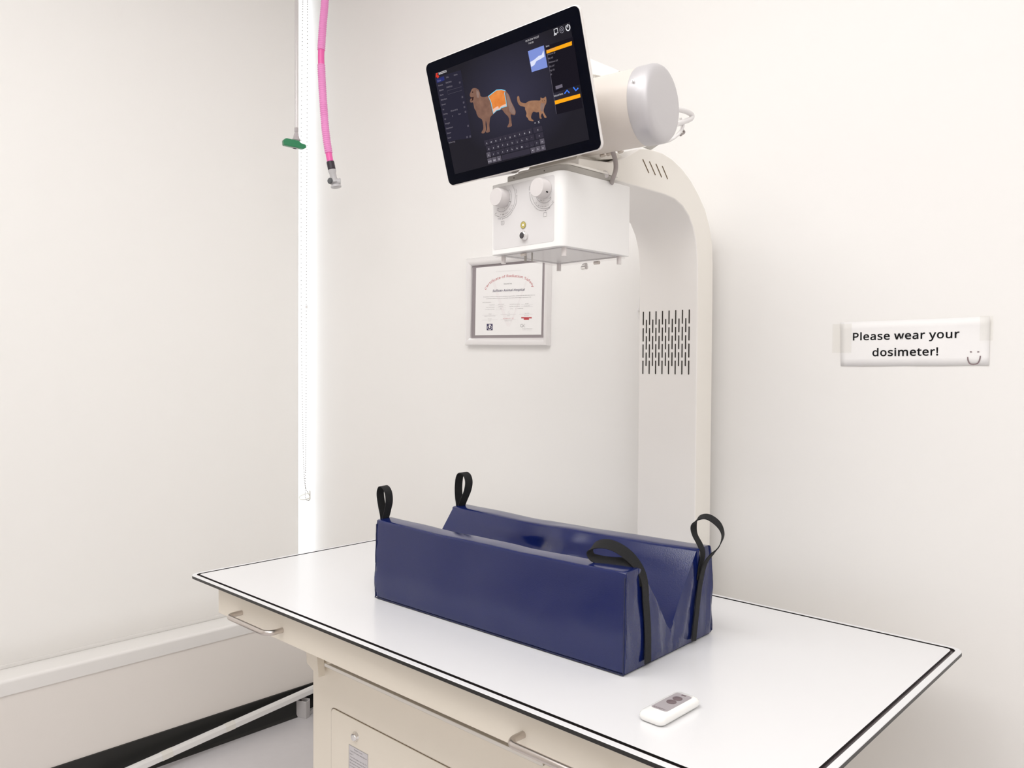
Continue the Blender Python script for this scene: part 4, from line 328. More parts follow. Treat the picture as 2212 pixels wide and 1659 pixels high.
 'bp': (515, [('ΡіϊђϯчАдЭЙфϷєώўΞѡͨѠ̓ћ̢є̃ъ˦нˍЭʷЛʣІʔϯʇϖɿμɺΠɸΏɹ;ɺͯɽ͠ʂ͓ʇ͆ʍ̺ʓ̰ʛ̦ʣ̞ʫ̕ʴ̓ʷ̨ʷ̧ˁ̧ʹ̨ʯ̩ʥ̪ʛ̪ʑ̫ʈ̫ʀ̫ǀ˄ǀ˄ю̛ю̥Г̓Г̕Ж̝Р̦Щ̯б̺й͆с͒ч͠ьͮѐ;ѓΏѕΓϺ\u0381ϺͰϷ͢ϲ͗Ϭ͌ϥ̈́Ϝ̽ϐ̷σ̲γ̮Ρ̬Ό̫͵̫̫ͨ͏̵̭̹̱̥̻̓̃͂˶͋ˬ͕ˣ͡˜Ͱ˗\u0381˔Ε˓Φ˔δ˗ρ˝όˤϖˮϟ˺Ϧ̈Ϭ̘ϲ̪ϵ̽Ϸ͒ϸͨ϶ΊϱΧϩπϞϕϑϦπϱάϸ', 'ĺāĀĹāĺĸāĹĸĂāķĂĸīįĬįĭĬįİĭİıĭıĮĭĶĂķĵĂĶĵăĂĴăĵĳăĴĳĄăĲĄĳıĄĲĮĄıĮąĄīĮįīńĮńŃĮŃłĮłŁĮŁŀĮŀĿĮĿľĮľĽĮĽļĮļĻĮĻąĮŧąĻŦąŧŦĆąťĆŦŤĆťţĆŤţćĆŢćţīŅńšćŢīņŅšĈćīŇņŠĈšīňŇşĈŠīŉňşĉĈŞĉşīŊŉŞĊĉŝĊŞīŋŊŜĊŝīĠŋĠŌŋŜċĊśċŜĠōŌŚċśĠŎōŚČċřČŚĠŏŎŘČřĠŐŏŘčČŗčŘĠĢŐĢőŐŖčŗĢŒőŕčŖĢœŒŔčŕĢŔœĢčŔĢĎčĠģĢġĎĢĠĤģīğĠĤġĠĤĎġĤďĎīĞğĥďĤīĝĞĦďĥĦĜďĜĐďīĦĝĦĜĝīħĦěĐĜěđĐĚđěīĨħęđĚīĩĨęĒđĘĒęėĒĘīĪĩėēĒĖēėĕēĖĕĔē')]),
 'br': (353, [('ΜіΣіΪіαѕθѕοєφѓύђϡюϔϭξϲιϳγϳέϴΨϵ\u03a2ϵΝ϶Θ϶\u038dϵ\u0383ϳ\u0379ϱͯϭͦϨ͝Ϣ͔ϛ͌ϓͅϊ̾ρ̹ζ̴Ϋ̰Ο̭Β̫΄̫͵̫ʀ˄ʀ˄ю̜ю̤Ͽ̐Ͽ̓Є̛А̥Л̯Ц̺аͅк͒т͟щͮяͽѓΌѕ', 'ĲāĀĲĂāĲăĂĲĄăıĄĲıąĄıĆąıćĆİćıİĈćįĈİģĥĤģħĥħĨĥĨĩĥĩĦĥįĉĈĮĉįĭĉĮĬĉĭīĉĬĪĉīĩċĪċĊĪĊĉĪĦďĩďĎĩĎčĩčČĩČċĩģĦħģĝĦĝĜĦĜěĦěĚĦĚęĦęĘĦĘėĦėĖĦĖĕĦĕĔĦĔēĦēĒĦĒđĦđĐĦĐďĦģĞĝģğĞģĠğģġĠģĢġ')]),
 'bs': (406, [('ϼ̇ϻ˰϶˜ϯˉϤʷϗʨχʛεʐ\u03a2ʇΌʁʹɼ͛ɹ́ɸ̪ɸ̕ɺ̂ɼ˰ʀ˟ʄˏʉˀʎʪʙʪ˽ˎˬ˜˦˫ˠ˼˛̎˗̟˓̰˒͂ˑ͙˒ͭ˕ͼ˙·˟Ύ˦ΔˮΗ˶Θ́Η̆Ζ̋Δ̐Β̔Ύ̘Ή̞\u0381̣\u0378̶̸̩̯̤͍͕ͬ͌̽̑͝ͅ˿͝˯ͦˠͯ˒\u0379ˆ΄ʼΑʳΟʭΰʪρʩϔʬϱʶЌˆУ˜е˷ф̕ю̶є͚іͮѕ\u0382єΕёΧюθщϊфϚоϸбϔϜθϧΪϬΜϱΎϵ\u0380ϸͲϺͤϼ͕ϼ͂ϻ̲Ϲ̦ϵ̜ϰ̔ϫ̐ϥ̍ϟ̌Ϙ̍ϒ̎ύ̐ψ̓τ̗π̞λ̦ζ̱ΰ̽Ϊ͌Τ͞ΝͱΕ΅\u038dΗ΅Ωͽι͵χͬϕ͡Ϡ͖Ϫ͉ϲ̺ϸ̪ϻ̙', 'ńņŅńŇņŃŇńŃňŇŃŉňłŉŃłŊŉłŋŊłŌŋŁŌłŁōŌŀōŁŀœōœŒōŒőōőŐōŐŏōŏŎōĿŕŀŕŔŀŔœŀľŗĿŗŖĿŖŕĿľŘŗľřŘľŚřĽŚľĽśŚĽŜśĽŝŜĽŞŝĽşŞļşĽļŠşļšŠļŢšļţŢĻţļĻŤţĻťŤĻŦťĻŧŦĺŧĻĺŨŧĺũŨĹũĺĹŪũĹūŪĸūĹĸŬūĸŭŬķŭĸķŮŭĶŮķĶůŮĵůĶĵŰůĴŰĵĴűŰĳűĴĳŲűĲŲĳıŲĲıųŲİųıįųİįŴųĮŴįĭŴĮĭŵŴĬŵĭīŵĬĪŵīĪĀŵĩĀĪĨĀĩħĀĨĦĀħĦāĀĥāĦĤāĥĔĖĕģāĤģĂāĢĂģĔėĖġĂĢĔĘėĔęĘĠĂġĠăĂĔĚęğăĠĔěĚĞăğĔĜěĝăĞĔĝĜĔăĝĔĄăĔąĄĔĆąĔćĆēćĔēĈćĒĈēđĈĒđĉĈĐĉđĐĊĉďĊĐĎĊďĎċĊčċĎčČċ')]),
 'bt': (311, [('ͤ˒ͫ˒ͳ˒ͺ˓\u0382˔Ί˖ΐ˗Ζ˘ΰˠΰʊΟʃΗʀ\u038dɾ\u0383ɼ\u0378ɺͭɹ͢ɸ͘ɸ͆ɹ̴ɻ̤ɿ̓ʅ̄ʍ˵ʗ˩ʤ˞ʴ˕ˆˏ˛ˋ˳ˊ̍ˊϷʍϷʍгˍё˫Ұ̰Ұ̰юέюέϷ̰Ϸ̰̱̏˿̴˲̹˨̿ˠ͆˚͏˕͘˓', 'ġģĢġĤģĠĤġĠĥĤĠĦĥğĦĠĞĦğĝħĞħĦĞĝĨħĝĩĨĜĩĝĜĪĩěĪĜěīĪěĬīěĭĬćĉĈĚĭěĚĮĭĆĉćąĉĆĄĉąĚįĮăĉĄĂĉăĚĀįāĉĂĀĉāĚĉĀęĉĚĘĉęėĉĘĖĉėĕĉĖĕĊĉĔĊĕĔċĊĔČċēČĔēčČēĎčĒĎēĒďĎĒĐďđĐĒ')]),
 'bu': (518, [('ыюыʀϴʀϪʹϽʹϹʴϰʩϥʟϚʗύʏρʉγʄΦɿΘɼΉɺͻɸͬɸ͒ɹ̹ɼ̣ʂ̏ʊ˼ʕˬʢ˞ʲ˓˄ˊ˙˄˰ˁ̉ʿ̤ʿю̧ю̧̨̪̬̲̓́˲̺˧̈́˞͑˘͢˔Ͷ˓\u038b˔Ν˗έ˛ιˢτ˪ύ˴ϔ̀Ϛ̏ϟ̟Ϣ̲Ϥ͇ϥ͞ϥю', 'ĜĞĝĜğĞĳĀĴĳāĀĲāĳıāĲİāıĜĠğěĠĜįāİěġĠĮāįĚġěĚĢġĭāĮĬāĭĚģĢęģĚīĄĬĄāĬęĤģĪĄīęĥĤĩĄĪĘĥęĘĦĥĨĄĩĘħĦħĄĨĘĄħėăĘăĄĘėćăćĂăąāĄĆāąĖćėćāĆĕćĖĕĈćĂāćĕĉĈĔĉĕĔĊĉēĊĔēċĊēČċĒČēĒčČđčĒđĎčđďĎĐďđ')]),
 'bv': (429, [('̨ʀɹю˧ю͉͍̳̩͔̞͆͆̽͐͗̓͛̉͞˾͡˴ͣ˪ͦˡͨ˙ͦ˟͐˟͏˚͑ˢ͔˫͖˵͚˿̴̟̪̊̔ͤͨͫͮ̽͝͠ͱ͆ϑюпюΏʀ', 'ĀĂāĀăĂĜĞĝĜğĞĀĄăěğĜĚğěĀąĄęğĚĀĆąĘğęĀćĆėğĘĀĈćĖğėĀĉĈĕĊĖĊğĖĀĕĉĕĊĉĀĔĕċğĊĀēĔČğċĀĒēčğČĀĐĒĐđĒĎďčďğčĀďĐĀğď')]),
 'bw': (652, [('Ϛ;Ϙ·ϕΏϓΘϑΠώΨόΰϊθψπφχυώσϕρϛπϢξϨνϭοϥϖϥϘϭϗϨϕϢϔϜϓϕϑώϏχύοόθϊΰψΨυΟσΗρΎξΆλͽͫʁ̃ʁʄяˮя̶̢̭̰̳̺̹̮̻̗͒͆̾́̌̓́͝ͅ˶͇ˬ͈ˣ͇˩̰˩̮ˢ̯˧̱ˮ̲˵̴˼̶̷̴̛̹̻̣̬̼͈̃̋̓̽̿́̈́͆̓͊͊͑ΚяϾяь͑ю͈ё̾є̴ї̪њ̟ѝ̕Ѡ̋Ѣ̀ѥ˶Ѧ˭Ѩˤѧ˪ю˪эˣяˬё˵ѓ˿ѕ̊ј̕њ̡ѝ̭Ѡ̹ѣͅѧ͑Ѫ͝ҩяԓяҒʁШʁ', 'ģĥĤģĦĥŃŅńŃďŅďĒŅĒņŅşšŠşŢšďēĒđņĒŃĐďĎēďĎĔēčĔĎŃčĐčđĐčĕđĕņđčĕĔŃČčĖņĕŃċČėņĖŃĊċĘņėŃĉĊŃĈĉęņĘŃćĈĚņęŃěćěĆćěĆĚĆņĚąņĆŃĜěĄņąŃĝĜăņĄŃĞĝĂņăŃğĞāņĂŃĠğĀņāŃġĠţņĀŃĢġģħĦŞŢşģĨħŝŢŞłĢŃţŇņŁĢłţňŇģĩĨŜŢŝŀĢŁţŉňĿĢŀģĪĩśŢŜţŊŉľĢĿģīĪŚŢśĽĢľţŋŊļĬĽĬĢĽģļīļĬīřŋŚŋŢŚţřŋřŌŋģĻļĭĢĬţŘřģĺĻĮĢĭģĹĺţŗŘģĸĹįĢĮţŖŗģķĸİĢįţŕŖģĶķģĵĶıĲİĲĢİţœŕœŔŕţŒœĴĲĳĴĢĲģĴĵģĢĴ')]),
 'by': (431, [('ɹю˧ю͈͏̛̹͔̯̥͌̈́͐͗͛̑̇ͤ͞͡˽ͧ˳ͩ˪ͫˠͪˤ͔ˤ͔ˣ͗˰͜˾̞̮̎ͦͫ͠ͱ̿Ͷ͏ϒюрюͿɏͶȻͭȨͤȖ͙ȅ͍Ƕ̀Ǩ̲ǜ̢ǒ̑Ǌ˾Ǆ˩ǁ˔ǀˊǀˀǀʸǁʰǂʨǃʡǄʛǅʉǉʉȡʠȝʥȜʪȜʰțʶȚʼȚ˂șˈș˓Ț˜țˤȞˬȡ˳ȥ˹Ȫ˿Ȱ̅ȷ̋ȿ̐ɇ̔ɑ̙ɛ̭ʎ', 'ńāĀńĂāėęĘėĚęĖĚėńăĂńĄăĕĚĖńąĄńĆąĔĚĕńćĆēĎĔĎčĔčĚĔńĈćńĒĈĒĉĈĒĉēĉĊēĊċēċČēČĎēńđĒńďđďĐđčĎČńĎďńčĎńĚčŃĚńłĚŃŁĚłŁěĚŀěŁĿěŀĿĜěľĜĿĽĜľļĜĽļĝĜĻĝļĮİįĺĝĻĹĝĺĮıİĮĲıĮĳĲĸĝĹĮĴĳĮĵĴķĝĸĮĶĵĮķĶĮĝķĮĞĝĮğĞĮĠğĮġĠĮĢġĮģĢĮĤģĭĤĮĬĤĭĬĥĤīĥĬĪĥīĩĥĪĨĥĩĨĦĥħĦĨ')]),
 'r ': (209, []),
 'b ': (229, []),
}
_CAP = .5726
def glyphs(s, bold=0.0, shear=0.0, spacing=1.0):
    """letters laid out flat: points, faces, total width"""
    V, Fc, x = [], [], 0.0
    for ch in s:
        e = _FONT.get(('b' if bold > .014 else 'r')+ch) or _FONT.get('r'+ch) or _FONT['r-']
        for k, (pts, tri) in enumerate(e[1]):
            n0 = len(V); P = [ord(c)-656 for c in pts]
            V += [(x+P[i]/1000+shear*P[i+1]/1000, P[i+1]/1000, k) for i in range(0, len(P), 2)]
            T = [ord(c)-256+n0 for c in tri]
            Fc += [tuple(T[i:i+3]) for i in range(0, len(T), 3)]
        x += e[0]/1000*spacing
    x0 = min(v[0] for v in V); x1 = max(v[0] for v in V)
    return [(a-x0, b, k) for a, b, k in V], Fc, x1-x0
def text(bm, s, p0, p1, height=None, upv=(0, 0, 1), off=(0, 0, 0), bold=0.0, shear=0.0, spacing=1.0):
    """write s from p0 to p1 (baseline ends); height of a capital in metres, else in proportion"""
    V, Fc, wd = glyphs(s, bold, shear, spacing); p0, p1 = Vector(p0), Vector(p1); d = p1-p0
    sx = d.length/wd; sy = sx if height is None else height/_CAP
    ux = d.normalized(); uz = Vector(upv); uz = (uz-ux*uz.dot(ux)).normalized(); off = Vector(off)
    nz = ux.cross(uz); vs = [bm.verts.new(p0+off+ux*x*sx+uz*y*sy+nz*k*.00003) for x, y, k in V]
    for f in Fc:
        try: bm.faces.new([vs[i] for i in f])
        except ValueError: pass
def arctext(bm, s, pts, height, off=(0, 0, 0), bold=0., nrm=(0, -1, 0)):
    V, Fc, wd = glyphs(s, bold); pts = catmull(pts, 10); n = Vector(nrm); cum = [0]
    for a, b in zip(pts, pts[1:]): cum.append(cum[-1]+(b-a).length)
    L = cum[-1]; sc = L/wd; sy = height/_CAP; vs = []
    for x, y, lay in V:
        t = x*sc; i = 0
        while i < len(cum)-2 and cum[i+1] < t: i += 1
        k = (t-cum[i])/(cum[i+1]-cum[i]); p = pts[i].lerp(pts[i+1], k); tg = (pts[min(i+2, len(pts)-1)]-pts[max(i-1, 0)]).normalized()
        vs.append(bm.verts.new(p+n.cross(tg)*y*sy+Vector(off)+n*lay*.00003))
    for f in Fc:
        try: bm.faces.new([vs[i] for i in f])
        except ValueError: pass
def line(bm, pts, wid, nrm, off=(0, 0, 0)):
    """flat printed line of given width on a surface with normal nrm"""
    n = Vector(nrm); pts = [Vector(p)+Vector(off) for p in pts]; prev = None
    for i, p in enumerate(pts):
        t = (pts[min(i+1, len(pts)-1)]-pts[max(i-1, 0)]).normalized(); s = t.cross(n).normalized()*wid/2
        cur = (bm.verts.new(p-s), bm.verts.new(p+s))
        if prev: bm.faces.new((prev[0], prev[1], cur[1], cur[0]))
        prev = cur
def poly(bm, pts, off=(0, 0, 0), mi=0):
    f = bm.faces.new([bm.verts.new(Vector(p)+Vector(off)) for p in pts]); f.material_index = mi; return f

# ================================================================ the room
XW = -2.569      # lower left wall and sill face
XB = -2.665      # blind
XG = -2.70       # window glass
YW = 1.701       # back wall
XR, YN = 1.9, -2.3
struct('floor', B(-3.2, XR+.1, YN-.1, YW+.1, FLOOR-.1, FLOOR), FLOORM)
struct('ceiling', B(-3.2, XR+.1, YN-.1, YW+.1, CEIL, CEIL+.1), CEILM)
struct('wall_back', B(-2.95, XR+.1, YW, YW+.12, FLOOR, CEIL), WALL)
struct('wall_right', B(XR, XR+.1, YN, YW, FLOOR, CEIL), WALL)
struct('wall_front', B(-2.95, XR, YN-.1, YN, FLOOR, CEIL), WALL)
bm = bmesh.new()
box(bm, -2.9, XW, YN, YW, FLOOR, .397)
box(bm, -2.9, -2.674, YN, -.75, .397, CEIL)
box(bm, -2.9, -2.66, -.75, YW, 2.80, CEIL)
struct('wall_left', bm, LOW)
bm = bmesh.new()
prism(bm, [(-2.66, .397), (XW+.004, .397)] + [(XW-.006+.010*math.cos(math.radians(t)), .431+.010*math.sin(math.radians(t))) for t in range(0, 91, 10)] + [ (XW-.09, .441), (-2.72, .441), (-2.72, .397)], 1, YN, YW)
struct('trim_1', bm, SILL, smooth=True)
bm = bmesh.new(); prism(bm, [(XW, FLOOR), (XW+.014, FLOOR), (XW+.008, FLOOR+.01), (XW+.005, FLOOR+.104), (XW, FLOOR+.105)], 1, YN, YW)
struct('baseboard_left', bm, BLACKV)
bm = bmesh.new(); prism(bm, [(YW, FLOOR), (YW-.012, FLOOR), (YW-.006, FLOOR+.01), (YW-.005, FLOOR+.104), (YW, FLOOR+.105)], 0, XW+.014, XR)
struct('baseboard_back', bm, BLACKV)
win = bpy.data.objects.new('window_1', None); C.objects.link(win); win['kind'] = 'structure'; win.location = (XG, .47, .441)
bm = bmesh.new()
for (y0, y1, z0, z1) in ((-.75, 1.68, .441, .50), (-.75, 1.68, 2.74, 2.80), (-.75, -.70, .5, 2.74), (.44, .50, .5, 2.74)):
    box(bm, -.035, -.005, y0-.47, y1-.47, z0-.441, z1-.441)
new('window_frame', bm, WHITEP, win)
new('pane', B(-.024, -.018, -.75-.47, YW-.47, 0, 2.80-.441), GLASSW, win)

# roller blind in front of the window
bl = thing('roller_blind', 'wide closed off-white roller blind covering the window above the white sill', 'window blind', (XB, 0, .441))
BLIND = mat('blind_fabric', (.87, .855, .835), .8, bump=.10, bscale=900); BLIND_SEE_THROUGH(BLIND)
new('fabric', B(-.001, .001, -.84, 1.651, .012, 2.36), BLIND, bl)
bm = bmesh.new(); prism(bm, rrect(-.0025, .0025, .0006, .013, .002, 3), 1, -.84, 1.651); new('hem_bar', bm, BLIND, bl, smooth=True)
bm = bmesh.new(); cyl(bm, (.02, -.84, 2.37), (0, 1, 0), .022, 2.491); new('roller', bm, BLIND, bl, smooth=True)

# bead chain and its clip
def beads(pts, bm, r=.0022, gap=.0062):
    pts = catmull(pts, 40); d = 0; last = None
    for a in pts:
        if last is None or (a-last).length >= gap:
            bmesh.ops.create_icosphere(bm, subdivisions=1, radius=r, matrix=Matrix.Translation(a)); last = a
ch = thing('bead_chain', 'thin beaded pull chain hanging in a loop beside the window blind', 'blind chain', at(660, 1060, 1, 1.66))
bm = bmesh.new(); o0 = ch.location
beads([at(*p)-o0 for p in ((664, 0, 1, 1.66), (663, 330, 1, 1.66), (662, 600, 1, 1.66), (661, 880, 1, 1.66), (659.5, 1050, 1, 1.66), (660, 1076, 1, 1.66), (666, 1081, 1, 1.66), (670, 1078, 1, 1.66))], bm)
beads([at(*p)-o0 for p in ((654, 0, 1, 1.66), (650.5, 330, 1, 1.66), (651, 700, 1, 1.66), (654.5, 950, 1, 1.66), (658, 1040, 1, 1.66), (664, 1062, 1, 1.66), (669, 1070, 1, 1.66))], bm)
new('bead_loop', bm, mat('bead_chain_metal', (.36, .34, .31), .4), ch)
bm = bmesh.new(); cyl(bm, at(662, 663, 1, 1.66)-o0-Vector((0, 0, .006)), (0, 0, 1), .0042, .012, 12); new('connector', bm, WHITEP, ch, smooth=True)
cp = at(667.5, 1068, 1, YW)
cl = thing('chain_clip', 'small clear plastic clip holding the blind chain on the wall', 'chain clip', cp)
new('back_plate', B(-.009, .009, -.004, 0, -.020, .016), mat('clip_plastic', (.78, .76, .70), .2), cl, bevel=.002)
bm = bmesh.new(); tube(bm, catmull([(-.006, -.003, .004), (-.008, -.03, -.002), (-.004, -.042, -.010), (.004, -.03, -.016), (.005, -.003, -.014)], 6), .0028, 8)
new('hook', bm, mat('clip_hook_plastic', (.80, .79, .74), .2), cl, smooth=True)

# ================================================================ the sign
sgn = at(1976, 742, 1, YW); SY = YW-.0012
a, b, c_, d_ = (at(1815.5, 696.5, 1, SY), at(2139, 684, 1, SY), at(2136.5, 789, 1, SY), at(1816, 790.5, 1, SY))
sg = thing('paper_sign', 'white paper note taped to the wall asking people to wear their dosimeter', 'sign', (sgn.x, YW, sgn.z))
L = sg.location
bm = bmesh.new(); nx, nz = 24, 6; g = {}
for i in range(nx+1):
    for j in range(nz+1):
        u, v = i/nx, j/nz; p = (d_*(1-u)+c_*u)*(1-v)+(a*(1-u)+b*u)*v
        lift = .004*max(0, v-.75)*4*(.3+.7*u) + .001*math.sin(u*7)
        g[i, j] = bm.verts.new(p-L+Vector((0, -abs(lift), 0)))
for i in range(nx):
    for j in range(nz): bm.faces.new((g[i, j], g[i+1, j], g[i+1, j+1], g[i, j+1]))
o = new('paper', bm, PAPER, sg, smooth=True); sm = o.modifiers.new('s', 'SOLIDIFY'); sm.thickness = .0003; sm.offset = 1
z7 = lambda x, y, off=-.0027: at(1780+x/5.53, 660+y/5.53, 1, YW+off)-L
bm = bmesh.new()
text(bm, 'Please wear your', z7(345, 416), z7(1618, 384), height=.0150, bold=.022, spacing=1.02)
text(bm, 'dosimeter!', z7(578, 604), z7(1364, 594), height=.0150, bold=.022, spacing=1.02)
new('lettering', bm, INK, sg)
bm = bmesh.new()
line(bm, catmull([z7(1716, 615), z7(1722, 660), z7(1745, 695), z7(1790, 702), z7(1835, 690), z7(1858, 650), z7(1868, 600)], 5), .0022, (0, -1, 0))
for x in (1754, 1842): line(bm, [z7(x-12, 555), z7(x, 552), z7(x+12, 555)], .0018, (0, -1, 0))
new('smiley', bm, SMILE, sg)
bm = bmesh.new(); box(bm, *sum([[min(p, q), max(p, q)] for p, q in zip(z7(98, 565, -.0040), z7(330, 215, -.0046))], []))
new('tape', bm, TAPE, sg)
bm = bmesh.new(); box(bm, *sum([[min(p, q), max(p, q)] for p, q in zip(z7(1860, 420, -.0062), z7(2020, 120, -.0068))], []))
new('tape', bm, TAPE, sg)

# ================================================================ framed certificate
FY = YW-.016
fa, fb, fc, fd = at(1007.2, 559.2, 1, FY), at(1192.5, 541.5, 1, YW), at(1190, 748, 1, YW), at(1004, 744.5, 1, FY)
ct = (fa+fb+fc+fd)/4
cf = thing('framed_certificate', 'square silver framed radiation safety certificate hanging behind the machine head', 'framed certificate', (ct.x, YW, ct.z))
L = cf.location; W2 = ((fb-fa).length+(fc-fd).length)/4; H2 = ((fa-fd).length+(fb-fc).length)/4
ang = math.atan2((fc-fd).z, (fc-fd).x)*.6
cf.rotation_euler = (0, -ang, 0)
fw = .0215
def framebar(k):
    """one mitred bar with a rounded face; k = 0 top, 1 right, 2 bottom, 3 left"""
    bm = bmesh.new(); prof = [(0, 0), (0, -.013), (.0025, -.017), (.010, -.019), (.0165, -.016), (.020, -.011), (fw, -.008), (fw, 0)]
    cor = [((-W2, H2), (W2, H2)), ((W2, H2), (W2, -H2)), ((W2, -H2), (-W2, -H2)), ((-W2, -H2), (-W2, H2))][k]
    inn = [(1, -1), (-1, -1), (-1, 1), (1, 1)]; ca, cb = inn[k], inn[(k+1) % 4]; ra, rb = [], []
    for t, y in prof:
        tx, tz = t*.82, t*1.04; ra.append(bm.verts.new((cor[0][0]+ca[0]*tx, y, cor[0][1]+ca[1]*tz))); rb.append(bm.verts.new((cor[1][0]+cb[0]*tx, y, cor[1][1]+cb[1]*tz)))
    fs = [bm.faces.new(ra), bm.faces.new(rb[::-1])]
    for i in range(len(prof)): j = (i+1) % len(prof); fs.append(bm.faces.new((ra[i], rb[i], rb[j], ra[j])))
    bmesh.ops.recalc_face_normals(bm, faces=fs); return bm
for k in range(4): new('frame_bar', framebar(k), ALU, cf, smooth=True)
new('mat_board', B(-W2+.016, W2-.016, -.0045, -.001, -H2+.02, H2-.02), MATB, cf)
CYO = YW-.0056
Ri = Matrix.Rotation(ang, 4, 'Y')
def z4(x, y, off=0):
    p = at(980+x/7.54, 540+y/7.54, 1, CYO-off)-L; return Ri @ p
def zq(bm, x0, y0, x1, y1, off=.0002): poly(bm, [z4(x0, y1, off), z4(x1, y1, off), z4(x1, y0, off), z4(x0, y0, off)])
p1, p2 = z4(362, 1390), z4(1430, 240)
p1, p2 = Vector((z4(358, 800).x, 0, p1.z)), Vector((z4(1436, 800).x, 0, (z4(366, 280).z+z4(1440, 205).z)/2))
sheet = new('certificate_sheet', B(p1.x, p2.x, -.0056, -.0046, p1.z, p2.z), PAPER2, cf)
N = (0, -1, 0)
bm = bmesh.new()   # faint V-shaped emblem
poly(bm, [z4(x, y, .0001) for x, y in ((610, 470), (655, 458), (770, 820), (880, 1150), (908, 1195), (940, 1140), (1060, 810), (1192, 450), (1240, 405), (1100, 770), (985, 1090), (915, 1250), (865, 1240), (820, 1130), (720, 820))])
new('watermark', bm, WATER, sheet)
bm = bmesh.new()
arctext(bm, 'Certificate of Radiation Safety', [z4(x, y, .0003) for x, y in ((525, 655), (560, 590), (620, 535), (700, 490), (780, 462), (870, 443), (960, 440), (1060, 450), (1140, 468), (1200, 500), (1250, 550), (1285, 612))], .0070, bold=.0, nrm=N)
new('title_lettering', bm, REDI, sheet)
def zt(bm, s, x0, y0, x1, y1, h=None, **k): text(bm, s, z4(x0, y0, .0003), z4(x1, y1, .0003), h, **k)
bm = bmesh.new(); zt(bm, 'Sullivan Animal Hospital', 632, 683, 1160, 662, .0062, bold=.015, shear=.25); new('name_lettering', bm, NAVY, sheet)
bm = bmesh.new()
zt(bm, 'issued to', 818, 562, 946, 556, .0042)
zt(bm, 'This certificate is issued to the above named organization in regard to the x-ray equipment described herein which was', 482, 772, 1325, 738, .0018)
zt(bm, 'inspected for radiation protection and image quality requirements of the College of Veterinarians of BC', 530, 800, 1262, 772, .0018, bold=.01)
zt(bm, 'X-RAY EQUIPMENT', 468, 862, 610, 856, .0018)
for s, x0, y0, x1, y1 in (('Manufacturer', 582, 900, 668, 897), ('Date of Manufacture', 530, 938, 668, 934), ('X-ray Control Number', 512, 972, 668, 968), ('General Medical', 720, 890, 822, 888), ('January 2018', 730, 928, 806, 925), ('1022', 752, 962, 780, 961),
                       ('Tube Serial Insert Number', 908, 888, 1082, 884), ('Last Test of Compliance', 905, 925, 1080, 920), ('810287', 1165, 878, 1220, 876), ('January 2018', 1145, 914, 1240, 911), ('Pass', 942, 962, 966, 961), ('Conditional Pass', 1035, 958, 1132, 955),
                       ('J. Wilson', 560, 1048, 618, 1046), ('Radiation Protection Services', 502, 1082, 676, 1078), ('Technician', 558, 1126, 618, 1124), ('Position', 566, 1160, 608, 1158), ('Inspector', 866, 1076, 916, 1074), ('Registration Date', 830, 1158, 944, 1154),
                       ('July 1, 2018', 1158, 1034, 1228, 1032), ('Date of Issue', 1148, 1069, 1224, 1067), ('BC Centre for Disease Control', 1118, 1290, 1278, 1286)):
    zt(bm, s, x0, y0, x1, y1, .0015)
new('body_lettering', bm, INKG, sheet)
bm = bmesh.new()
for x0, x1, y in ((680, 855, 908), (680, 855, 944), (680, 855, 977), (1098, 1290, 892), (1098, 1290, 925), (462, 715, 1061), (765, 1015, 1053), (1068, 1290, 1048), (462, 715, 1141), (765, 1015, 1136), (1118, 1278, 1304)):
    line(bm, [z4(x0, y, .0002), z4(x1, y-4, .0002)], .0003, N)
line(bm, [z4(905, 990, .0002), z4(880, 1030, .0002), z4(905, 1040, .0002), z4(918, 1020, .0002), z4(900, 1048, .0002)], .0004, N)
for x in (918, 1005): line(bm, [z4(x, 950, .0002), z4(x+14, 950, .0002), z4(x+14, 965, .0002), z4(x, 965, .0002), z4(x, 950, .0002)], .0003, N)
zt(bm, 'this certificate must be visibly displayed in the x-ray room', 690, 358, 1095, 332, .0014)
new('rule_lines', bm, INKL, sheet)
bm = bmesh.new(); zt(bm, 'VALID UNTIL JULY 1, 2021', 802, 1124, 976, 1120, .0026, bold=.01); new('date_lettering', bm, REDL, sheet)
bm = bmesh.new(); zq(bm, 1100, 1094, 1272, 1114); zq(bm, 1142, 1114, 1226, 1138); new('red_stamp', bm, REDI, sheet)
bm = bmesh.new(); zq(bm, 538, 1202, 634, 1308)
new('dark_emblem', bm, NAVY, sheet)
bm = bmesh.new()
line(bm, [z4(586+34*math.cos(t), 1262+36*math.sin(t), .0004) for t in [math.radians(q) for q in range(-50, 231, 20)]], .0013, N)
poly(bm, [z4(x, y, .0004) for x, y in ((572, 1232), (585, 1240), (598, 1252), (590, 1280), (574, 1262))])
poly(bm, [z4(x, y, .0004) for x, y in ((570, 1212), (608, 1216), (598, 1240), (580, 1236))])
new('emblem_figure', bm, PAPER2, sheet)
bm = bmesh.new()
line(bm, [z4(1112+24*math.cos(t), 1232+25*math.sin(t), .0003) for t in [math.radians(q) for q in range(60, 301, 20)]], .0009, N)
zt(bm, 'D', 1118, 1250, 1140, 1249, .0050, bold=.02)
line(bm, [z4(1162+20*math.cos(t), 1232+25*math.sin(t), .0003) for t in [math.radians(q) for q in range(90, 271, 20)]], .0005, N)
new('round_emblem', bm, INKG, sheet)

